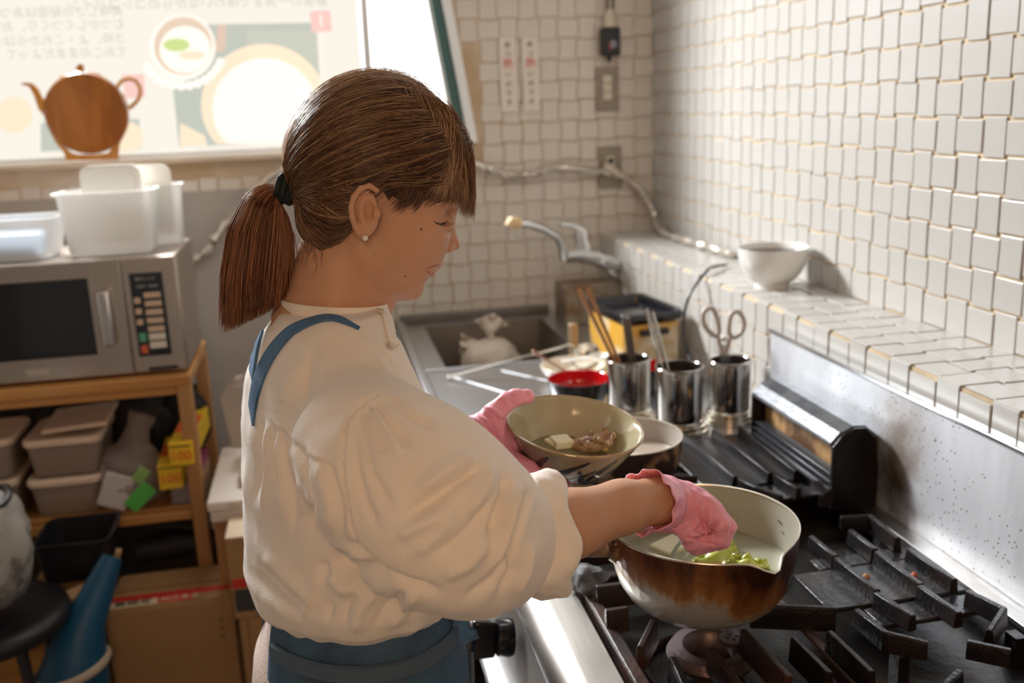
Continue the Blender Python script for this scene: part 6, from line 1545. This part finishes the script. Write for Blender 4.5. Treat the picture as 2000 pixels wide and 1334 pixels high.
# fringe falling forward over the forehead
N2 = 1500; K2 = 14; P2 = np.zeros((N2, K2, 3))
for i in range(N2):
    u = rg.beta(1, 1.25)*1.3; w = rg.uniform(-.055, .058); a = rg.random()
    s0 = (790+85*a+rg.normal(0, 6), 165+52*a+rg.normal(0, 5)); tipx = 925-75*u+rg.normal(0, 3); tipy = 405-22*u+rg.normal(0, 8)-(abs(w)*160 if w < 0 else w*60)+(16 if .0 < u < .35 else 0)
    c1 = (s0[0]+55-25*u, s0[1]+50); c2 = (940-62*u, 330+10*u)
    for k in range(K2):
        t = k/(K2-1); x = (1-t)**3*s0[0]+3*(1-t)**2*t*c1[0]+3*(1-t)*t*t*c2[0]+t**3*tipx; y = (1-t)**3*s0[1]+3*(1-t)**2*t*c1[1]+3*(1-t)*t*t*c2[1]+t**3*tipy
        ww = (abs(w)*.35+(.030*u+.012)*1.0+abs(w)*.55*t)*(1 if w > 0 else -1)
        P2[i, k] = h_(x, y, min(max(ww, -.06), .064))
t2 = np.clip(rg.normal(.55, .2, N2), 0, 1)
strands('fringe_strands', HF.world(P2.reshape(-1, 3)).reshape(N2, K2, 3), rg.uniform(.0003, .00065, N2), t2, m_hair, hb_o)
# flyaway hairs round the outline
N3 = 260; th3 = rg.uniform(ang_of(600, 215), ang_of(905, 245)+2*PI if ang_of(905, 245) < ang_of(600, 215) else ang_of(905, 245), N3)
p3 = slerp_paths(th3, rg.normal(0, .5, N3), np.full(N3, KTH), rg.normal(0, .2, N3), 12, rg.uniform(.001, .006, N3), .03, bow=rg.uniform(.0, .1, N3), seed=8)[:, :8]
strands('flyaway_strands', HF.world(p3.reshape(-1, 3)).reshape(N3, 8, 3), np.full(N3, .00022), np.full(N3, .85), m_hair, hb_o)
# nape wisps
N4 = 120; P4 = np.zeros((N4, 8, 3))
for i in range(N4):
    sx, sy = rg.uniform(585, 665), rg.uniform(455, 498); ex, ey = sx+rg.normal(4, 8), sy+rg.uniform(18, 52); w0 = rg.uniform(.005, .045)
    for k in range(8):
        t = k/7; P4[i, k] = h_(sx+(ex-sx)*t+6*math.sin(t*3+i), sy+(ey-sy)*t, w0+.003)
strands('nape_strands', HF.world(P4.reshape(-1, 3)).reshape(N4, 8, 3), np.full(N4, .00025), np.full(N4, .35), m_hair, hb_o)
# soft wisps along the temple and in front of the ear
N6 = 420; P6 = np.zeros((N6, 10, 3))
for i in range(N6):
    t0 = rg.random(); sx, sy = 790+95*t0+rg.normal(0, 6), 372-14*t0+rg.normal(0, 8); ex, ey = sx-24+14*t0+rg.normal(0, 6), sy+10+rg.uniform(0, 18)+14*(1-t0)**2; w0 = .074-.022*t0
    for k in range(10):
        t = k/9; P6[i, k] = h_(sx+(ex-sx)*t*t, sy+(ey-sy)*t, w0-.004*t+.002)
strands('temple_strands', HF.world(P6.reshape(-1, 3)).reshape(N6, 10, 3), rg.uniform(.00025, .00045, N6), np.clip(rg.normal(.35, .15, N6), 0, 1), m_hair, hb_o)
# ponytail
def tail_pt(a, c, t):
    """a 0..1 left to right, c -1..1 depth, t 0..1 down"""
    ks = [0, .08, .2, .4, .65, .85, 1]
    xl = np.interp(t, ks, [541, 515, 480, 446, 432, 429, 430]); xr = np.interp(t, ks, [545, 552, 562, 573, 573, 568, 560])
    yl = np.interp(t, ks, [362, 358, 378, 445, 545, 615, 655]); yr = np.interp(t, ks, [392, 402, 420, 462, 520, 560, 592])
    w = np.interp(t, ks, [.006, .012, .020, .026, .028, .027, .024])
    k = np.sqrt(np.clip(1-c*c, 0, 1)); am = .5+(a-.5)*(.35+.65*k)
    return xl+(xr-xl)*am, yl+(yr-yl)*am, w*c
tb = MB(); rings = []
for t in np.linspace(0, .93, 26):
    r_ = []
    for k in range(28):
        b_ = 2*PI*k/28; a, c = .5+.46*math.cos(b_), .86*math.sin(b_); x, y, w = tail_pt(.5+.46*math.cos(b_)/max(.35+.65*math.sqrt(1-c*c), .4), c, t); r_.append(HF.wp(h_(float(x), float(y), float(w))))
    rings.append(r_)
pt_o = obj('ponytail', tb.rings(rings), m_scalp, cook, smooth=180)
N5 = 3400; K5 = 16; aa = rg.random(N5); cc = rg.uniform(-1, 1, N5); cc[rg.random(N5) < .45] = np.sign(rg.random())*rg.uniform(.7, 1.0)
P5 = np.zeros((N5, K5, 3)); ln = rg.uniform(.80, 1.04, N5)
for i in range(N5):
    edge = rg.normal(0, .02) if rg.random() > .06 else rg.normal(0, .09); p_ = rg.uniform(0, 6)
    for k in range(K5):
        t = k/(K5-1)*ln[i]; x, y, w = tail_pt(aa[i]+edge*t, cc[i], t); fl = 5*math.sin(t*5+p_)*t
        P5[i, k] = h_(float(x)+fl, float(y), float(w)*(1.02+.05*math.sin(p_)))
strands('ponytail_strands', HF.world(P5.reshape(-1, 3)).reshape(N5, K5, 3), rg.uniform(.0003, .00062, N5), np.clip(rg.normal(.45, .2, N5)+np.sin(aa*21)*.15, 0, 1), hair_mat('tail_hair', (.045, .015, .009), (.20, .070, .030), (.50, .25, .12)), pt_o)
# elastic
el_c = [HF.wp(h_(552, 368)), HF.wp(h_(562, 372)), HF.wp(h_(574, 377))]
m_el = mat('black_elastic', (.012, .020, .022), .7, bump=.6, bscale=400)
eo = None
for k in range(4):
    c = HF.wp(h_(544+9.5*k, 365+4*k)); ax_ = (el_c[2]-el_c[0]).normalized(); q = axis_to(ax_)
    r_ = .0150-.0012*abs(k-1.0)
    o = obj('hair_elastic', MB().tube([c+q @ Vector((math.cos(a)*r_, math.sin(a)*r_*.9, .0012*math.sin(2*a+k))) for a in np.linspace(0, 2*PI, 40, endpoint=False)], .0037, 10, closed=True), m_el, cook)

# ---- pink gloved hands and what they hold
m_glove = mat('pink_nitrile', (.86, .36, .46), .42, bump=.25, bscale=180, sss=.1, var=.04, vscale=20)
crumple(m_glove, 26, .0035, .75)
def glove(name, F, fn, lo, hi, folds, cuff=None, h=.0012, extra=.0006, it=1):
    V, Q = surface_net(fn, lo, hi, h); V = relax(V, Q, it, .5); W_ = F.world(V); Q = Q[:, ::-1].copy()
    W_ = creases(W_, Q, [(a_, b_*.6, c_*1.25) for a_, b_, c_ in folds])
    rg = np.random.default_rng(17); wv = np.zeros(len(W_)); N_ = normals(W_, Q)
    for _ in range(10):
        k = rg.normal(0, 1, 3); k /= np.linalg.norm(k); k2 = rg.normal(0, 1, 3)*40; wv += np.abs(np.sin((W_ @ k)*rg.uniform(90, 220)+2*np.sin(W_ @ k2)))**4
    W_ = W_+N_*((wv-wv.mean())*extra*.6)[:, None]
    return np_obj(name, W_, Q, m_glove, cook)
# right hand, pinching the tongs over the pot
RF = Frame(1345, 1010, 1.085); r_l = RF.L
def lst(L, F): return [(F.L(a, b, w), r) for (a, b, w), r in L]
def rh_fn(X, Y, Z):
    f = chain_(X, Y, Z, lst([((1268, 980, .046), .0305), ((1294, 984, .034), .0292), ((1330, 990, .018), .0275)], RF), .01)
    f = sm(f, ell_(X, Y, Z, RF.L(1350, 998, .008), (.034, .026, .030), R(28)), .012)
    # four fingers, bent at three joints
    F4 = [((1375, 985, .026), (1408, 1022, .028), (1404, 1052, .022), (1372, 1062, .016)), ((1382, 988, .011), (1418, 1028, .008), (1410, 1056, .004), (1378, 1066, .0)),
          ((1380, 994, -.010), (1412, 1032, -.014), (1402, 1058, -.016), (1372, 1066, -.013)), ((1370, 1002, -.030), (1398, 1036, -.033), (1386, 1058, -.030), (1362, 1064, -.016))]
    for i, c in enumerate(F4):
        s = 1-.10*(i == 3)-.03*(i == 0)
        f = sm(f, chain_(X, Y, Z, lst([(c[0], .0125*s), (c[1], .0112*s), (c[2], .0098*s), (c[3], .0086*s)], RF), .0025), .0028)
    # thumb from the side of the palm
    f = sm(f, chain_(X, Y, Z, lst([((1322, 1008, .030), .0150), ((1340, 1036, .032), .0120), ((1352, 1058, .022), .0105), ((1360, 1070, .010), .0088)], RF), .004), .007)
    return np.maximum(f, RF.L(1276, 980, .04)[0]-X)
wr = lambda p: [(1080+.3225*a, 900+.46*0+b) for a, b in p]
RFL = [([(1300, 930), (1306, 965), (1300, 1010), (1312, 1036)], 5, .003), ([(1352, 958), (1362, 1000), (1380, 1030), (1398, 1050)], 5, -.003), ([(1325, 950), (1330, 990), (1322, 1030)], 5, -.003), ([(1400, 1008), (1378, 1036), (1348, 1048)], 5, .003), ([(1298, 940), (1312, 975), (1308, 1020), (1318, 1040)], 6, .0022), ([(1322, 945), (1338, 985), (1345, 1020), (1330, 1040)], 5, .0020), ([(1345, 958), (1352, 1000), (1372, 1035), (1375, 1062)], 5, .0016), ([(1366, 968), (1368, 1005), (1350, 1040)], 4, .0016), ([(1390, 1000), (1385, 1030), (1360, 1048)], 4, .0018), ([(1410, 1030), (1390, 1045), (1360, 1050)], 4, .0018),
       ([(1310, 940), (1322, 975), (1320, 1020)], 5, -.0022), ([(1335, 955), (1345, 995), (1355, 1030)], 5, -.0018), ([(1380, 985), (1375, 1020), (1355, 1045)], 4, -.0016), ([(1405, 1015), (1385, 1038), (1362, 1044)], 3, -.002), ([(1340, 1050), (1365, 1054), (1395, 1064)], 3.5, -.003), ([(1285, 935), (1298, 980), (1290, 1025)], 5, -.002)]
glove('right_glove', RF, rh_fn, (-.082, -.060, -.050), (.062, .052, .085), RFL)
def cuffring(name, c0, c1, r0, r1, F, amp, n=72, sx=1.0):
    ax = (c1-c0).normalized(); e1 = (Vector((0, 0, 1))-ax*ax.z).normalized(); e2 = ax.cross(e1); rings = []
    for t in np.linspace(0, 1, 9):
        c = c0+(c1-c0)*t; r_ = r0+(r1-r0)*t**1.5; rings.append([c+(e1*math.cos(a)*sx+e2*math.sin(a))*r_*(1+amp*t*(.55*math.sin(6*a+2)+.35*math.sin(11*a+4*t)+.3*math.sin(3*a)))+ax*.0035*t*math.sin(5*a+1) for a in np.linspace(0, 2*PI, n, endpoint=False)])
    return obj(name, MB().rings(rings, cap=False), m_glove, cook, smooth=180, solid=.0012)
cuffring('glove_cuff', P(1296, 984, 1.050), P(1262, 981, 1.022), .0288, .0340, RF, .14)
# serving tongs in the right hand
tq = thing('tongs', P(1320, 1080, 1.09), 'narrow steel tongs held in the right glove, tips dipping into the pot', 'tongs')
tip = atz(1311, 1092, PC[2]+PH*.54); tip2 = atz(1334, 1094, PC[2]+PH*.54)
for k, (tp_, st_) in enumerate(((tip, P(1338, 1046, 1.085)), (tip2, P(1352, 1056, 1.085)))):
    d = (tp_-st_).normalized(); s_ = d.cross(_fw).normalized(); rings = []
    for t, w in ((0, .0022), (.5, .0030), (.85, .0036), (1, .0022)):
        c = st_.lerp(tp_, t)+s_*.002*math.sin(t*3)*(1 if k else -1); rings.append([c-s_*w-_fw*.0005, c+s_*w-_fw*.0005, c+s_*w+_fw*.0006, c-s_*w+_fw*.0006])
    obj('tong_arm', MB().rings(rings), m_lad, tq, bevel=.0003)

# stoneware bowl held in the left hand
BD = 1.215; bcen = P(1122, 832, BD); bax = (Vector((0, 0, 1))+Vector((.115, -.15, 0))).normalized()
bx_ = (Vector((1, 0, 0))-bax*bax.x).normalized(); by_ = bax.cross(bx_); BM = Matrix((bx_, by_, bax)).transposed()
BR, BH = .0862, .074
bb0 = bcen-bax*BH
don = thing('donburi_bowl', bb0, 'beige stoneware bowl with dark leaf strokes held in the left glove', 'bowl')
outp = [(0, .004), (.028, .004), (.029, 0), (.034, 0), (.035, .008), (.042, .013), (.056, .026), (.068, .042), (.077, .058), (.0835, .070), (.0858, .0735), (BR, .0755), (.0855, .077)]
inp = [(.0855, .077), (.0838, .0762), (.081, .0725), (.074, .058), (.065, .043), (.053, .029), (.038, .018), (.02, .013), (0, .012)]
def bowl_out():
    m = bpy.data.materials.new('stoneware_outside'); m.use_nodes = True; n, l = nt(m); b = n['Principled BSDF']; b.inputs['Roughness'].default_value = .16; b.inputs['Coat Weight'].default_value = .5
    tc = n.new('ShaderNodeTexCoord'); ns = n.new('ShaderNodeTexNoise'); ns.inputs['Scale'].default_value = 18; ns.inputs['Detail'].default_value = 5; l.new(tc.outputs['Object'], ns.inputs[0])
    rp = n.new('ShaderNodeValToRGB'); rp.color_ramp.elements[0].color = (.22, .17, .095, 1); rp.color_ramp.elements[0].position = .35; rp.color_ramp.elements[1].color = (.36, .30, .19, 1); rp.color_ramp.elements[1].position = .65
    l.new(ns.outputs['Fac'], rp.inputs[0]); l.new(rp.outputs[0], b.inputs['Base Color']); return m
m_bo = bowl_out(); m_bi = mat('celadon_glaze', (.40, .36, .215), .12, coat=.5, col2=(.46, .41, .27), cscale=12, var=.04)
m_rimb = mat('ochre_rim_glaze', (.30, .20, .08), .15, coat=.5, col2=(.42, .33, .17), cscale=50)
obj('bowl_outside', MB().lathe(outp, bb0, 96, axis=BM), m_bo, don, smooth=180); obj('bowl_inside', MB().lathe(inp, bb0, 96, axis=BM), m_bi, don, smooth=180)
obj('glazed_rim', MB().tube([bb0+BM @ Vector((.0856*math.cos(a), .0856*math.sin(a), .0758)) for a in np.linspace(0, 2*PI, 96, endpoint=False)], .0017, 8, closed=True), m_rimb, don)
m_str = mat('iron_brush_stroke', (.016, .018, .026), .15, coat=.5)
zr = [p[1] for p in outp[5:11]]; rr2 = [p[0] for p in outp[5:11]]
def stroke(pts, w):
    """brush stroke hugging the outside: pts (angle deg, height)"""
    D = cr_pts(pts, 10); rings = []; n = len(D)
    for i, (a_, z_) in enumerate(D):
        t = i/(n-1); ww = w*math.sin(PI*min(1, max(.04, t*.92+.06)))**.7+.0003; a2 = R(a_); r_ = float(np.interp(z_, zr, rr2)); k = D[min(i+1, n-1)]-D[max(i-1, 0)]
        tx, tz = R(k[0])*r_, k[1]; ln = math.hypot(tx, tz)+1e-9; nx, nz = -tz/ln, tx/ln; row = []
        for s_ in (-1, -.4, .4, 1):
            zz = min(max(z_+nz*ww*s_, zr[0]), zr[-1]); aa_ = a2+nx*ww*s_/r_; rr3 = float(np.interp(zz, zr, rr2))+.0006; row.append(bb0+BM @ Vector((rr3*math.cos(aa_), rr3*math.sin(aa_), zz)))
        rings.append(row)
    vs = [p for r_ in rings for p in r_]; fs = [(i*4+j, i*4+j+1, (i+1)*4+j+1, (i+1)*4+j) for i in range(n-1) for j in range(3)]
    obj('leaf_stroke', (vs, fs), m_str, don, smooth=180, fix=True)
for base, flip in ((-125, 1), (-62, 1), (10, 1), (80, 1), (160, 1)):
    stroke([(base-20, .016), (base-8, .026), (base+14, .045), (base+34, .066)], .0042)
    stroke([(base-22, .018), (base-20, .034), (base-10, .052), (base-2, .064)], .0040)
    stroke([(base-24, .018), (base-32, .034), (base-36, .050)], .0036)
    stroke([(base-16, .015), (base+6, .020), (base+26, .032), (base+44, .050)], .0030)
# food in the bowl
fp = lambda px, py, dz=0: (lambda p: p)(CP+ray(px, py).normalized()*((bb0+bax*(.030+dz)-CP).dot(bax)/ray(px, py).normalized().dot(bax)))
tf = obj('tofu_cube', MB().box(fp(1096, 866, .004), (.026, .022, .016), rot=BM @ rotz(.25)), m_tofu, None, bevel=.002); tag(tf, 'larger pale yellow tofu cube in the hand held bowl', 'tofu', 'tofu cubes in the bowl')
tf = obj('tofu_cube', MB().box(fp(1078, 868, .000), (.014, .018, .013), rot=BM @ rotz(.5)), m_tofu, None, bevel=.002); tag(tf, 'smaller tofu cube behind the larger one in the bowl', 'tofu', 'tofu cubes in the bowl')
m_meat = mat('simmered_meat', (.30, .17, .095), .28, bump=.5, bscale=130, col2=(.46, .30, .17), cscale=60, coat=.4)
m_gin = mat('ginger_piece', (.58, .38, .14), .3, bump=.6, coat=.3)
mt = thing('meat_slice', fp(1160, 866), 'piece of brown simmered meat lying in the hand held bowl', 'meat')
blob('meat_body', fp(1152, 866, .006), .0175, None, None, m_meat, 51, amp=.10, sz=(1.45, .95, .70), n=22, parent=mt)
obj('meat_fold', leaf(fp(1178, 856, .018), .036, .030, .4, 5, m_meat, .0045), m_meat, mt, smooth=180, solid=.004, fix=False)
obj('meat_fold', leaf(fp(1150, 862, .014), .026, .022, -.3, 7, m_meat, .003), m_meat, mt, smooth=180, solid=.003, fix=False)
for k, (px, py) in enumerate(((1168, 874), (1182, 876), (1196, 874))):
    o = blob('ginger_bit', fp(px, py, .003), .0052, ['left small yellowish bit beside the meat in the bowl', 'middle small yellowish bit beside the meat in the bowl', 'right small yellowish bit beside the meat in the bowl'][k], 'ginger', m_gin, 60+k, n=12); o['group'] = 'yellowish bits beside the meat'
tag(obj('bowl_broth', MB().lathe([(0, .0), (.0645, 0), (.063, -.002), (0, -.003)], bb0+bax*.0435, 48, axis=BM), mat('bowl_broth', (.42, .36, .20), .05, trans=.6, ior=1.33)), 'shallow clear broth under the tofu and meat in the bowl', 'soup')
bpy.data.objects['bowl_broth'].location -= bax*.012; bpy.data.objects['bowl_broth'].scale = (.86, .86, 1)

# left hand under and beside the bowl
LF = Frame(960, 860, 1.205)
def onbowl(ang, z_, lift):
    r_ = float(np.interp(z_, [0, .008, .013]+zr, [.034, .035, .042]+rr2))+lift; p = bb0+BM @ Vector((r_*math.cos(R(ang)), r_*math.sin(R(ang)), z_)); q = p-LF.c; return (q.dot(LF.U), q.dot(LF.V), q.dot(LF.W))
def lh_fn(X, Y, Z):
    f = chain_(X, Y, Z, lst([((905, 862, .005), .0300), ((935, 860, .004), .0275), ((960, 862, .002), .0260)], LF), .01)
    f = sm(f, ell_(X, Y, Z, LF.L(966, 872, .002), (.034, .028, .022), R(35)), .012)
    f = sm(f, ell_(X, Y, Z, LF.L(985, 905, .004), (.026, .020, .022), R(40)), .012)
    # thumb over the rim
    tpn = onbowl(172, .0745, -.001)
    f = sm(f, chain_(X, Y, Z, lst([((940, 838, .004), .0175), ((966, 808, .006), .0140), ((988, 786, .004), .0115)], LF)+[(LF.L(1008, 776, .0), .0105), (LF.L(1030, 775, -.004), .0092)], .004), .009)
    # four fingers under the bowl
    for i, (a0, a1, a2) in enumerate(((215, 232, 250), (198, 205, 214), (182, 180, 176), (166, 155, 140))):
        s = [1, 1.03, 1, .88][i]
        c = [(LF.L(972+5*i, 885+8*i, .014-.010*i), .0125*s), (onbowl(a0, .036-.004*i, .0135), .0115*s), (onbowl(a1, .016, .0130), .0105*s), (onbowl(a2, .004, .0085), .0092*s)]
        f = sm(f, chain_(X, Y, Z, c, .003), .005)
    return f
LFL = [([(910, 840), (945, 865), (965, 905), (990, 940)], 6, .003), ([(920, 822), (955, 838), (975, 860)], 6, -.003), ([(935, 812), (962, 830), (980, 858), (990, 890)], 6, .003), ([(915, 868), (940, 900), (970, 930)], 6, -.003), ([(950, 795), (972, 805), (984, 820)], 5, .003), ([(930, 815), (960, 850), (985, 900), (1010, 940)], 6, .002), ([(950, 808), (975, 840), (985, 870)], 5, -.002), ([(915, 850), (950, 880), (975, 920)], 6, -.002), ([(925, 880), (960, 905), (1000, 945)], 5, .002), ([(960, 800), (975, 815), (985, 845)], 4, .002), ([(975, 778), (985, 790), (990, 800)], 3, -.0018), ([(995, 768), (1002, 780), (1006, 790)], 3, -.0015), ([(905, 830), (930, 870), (940, 890)], 5, .002), ([(945, 825), (985, 880), (1020, 930)], 4, -.002)]
glove('left_glove', LF, lh_fn, (-.085, -.085, -.070), (.105, .085, .095), LFL)
cuffring('glove_cuff', P(930, 860, 1.205), P(897, 862, 1.203), .0285, .033, LF, .10)
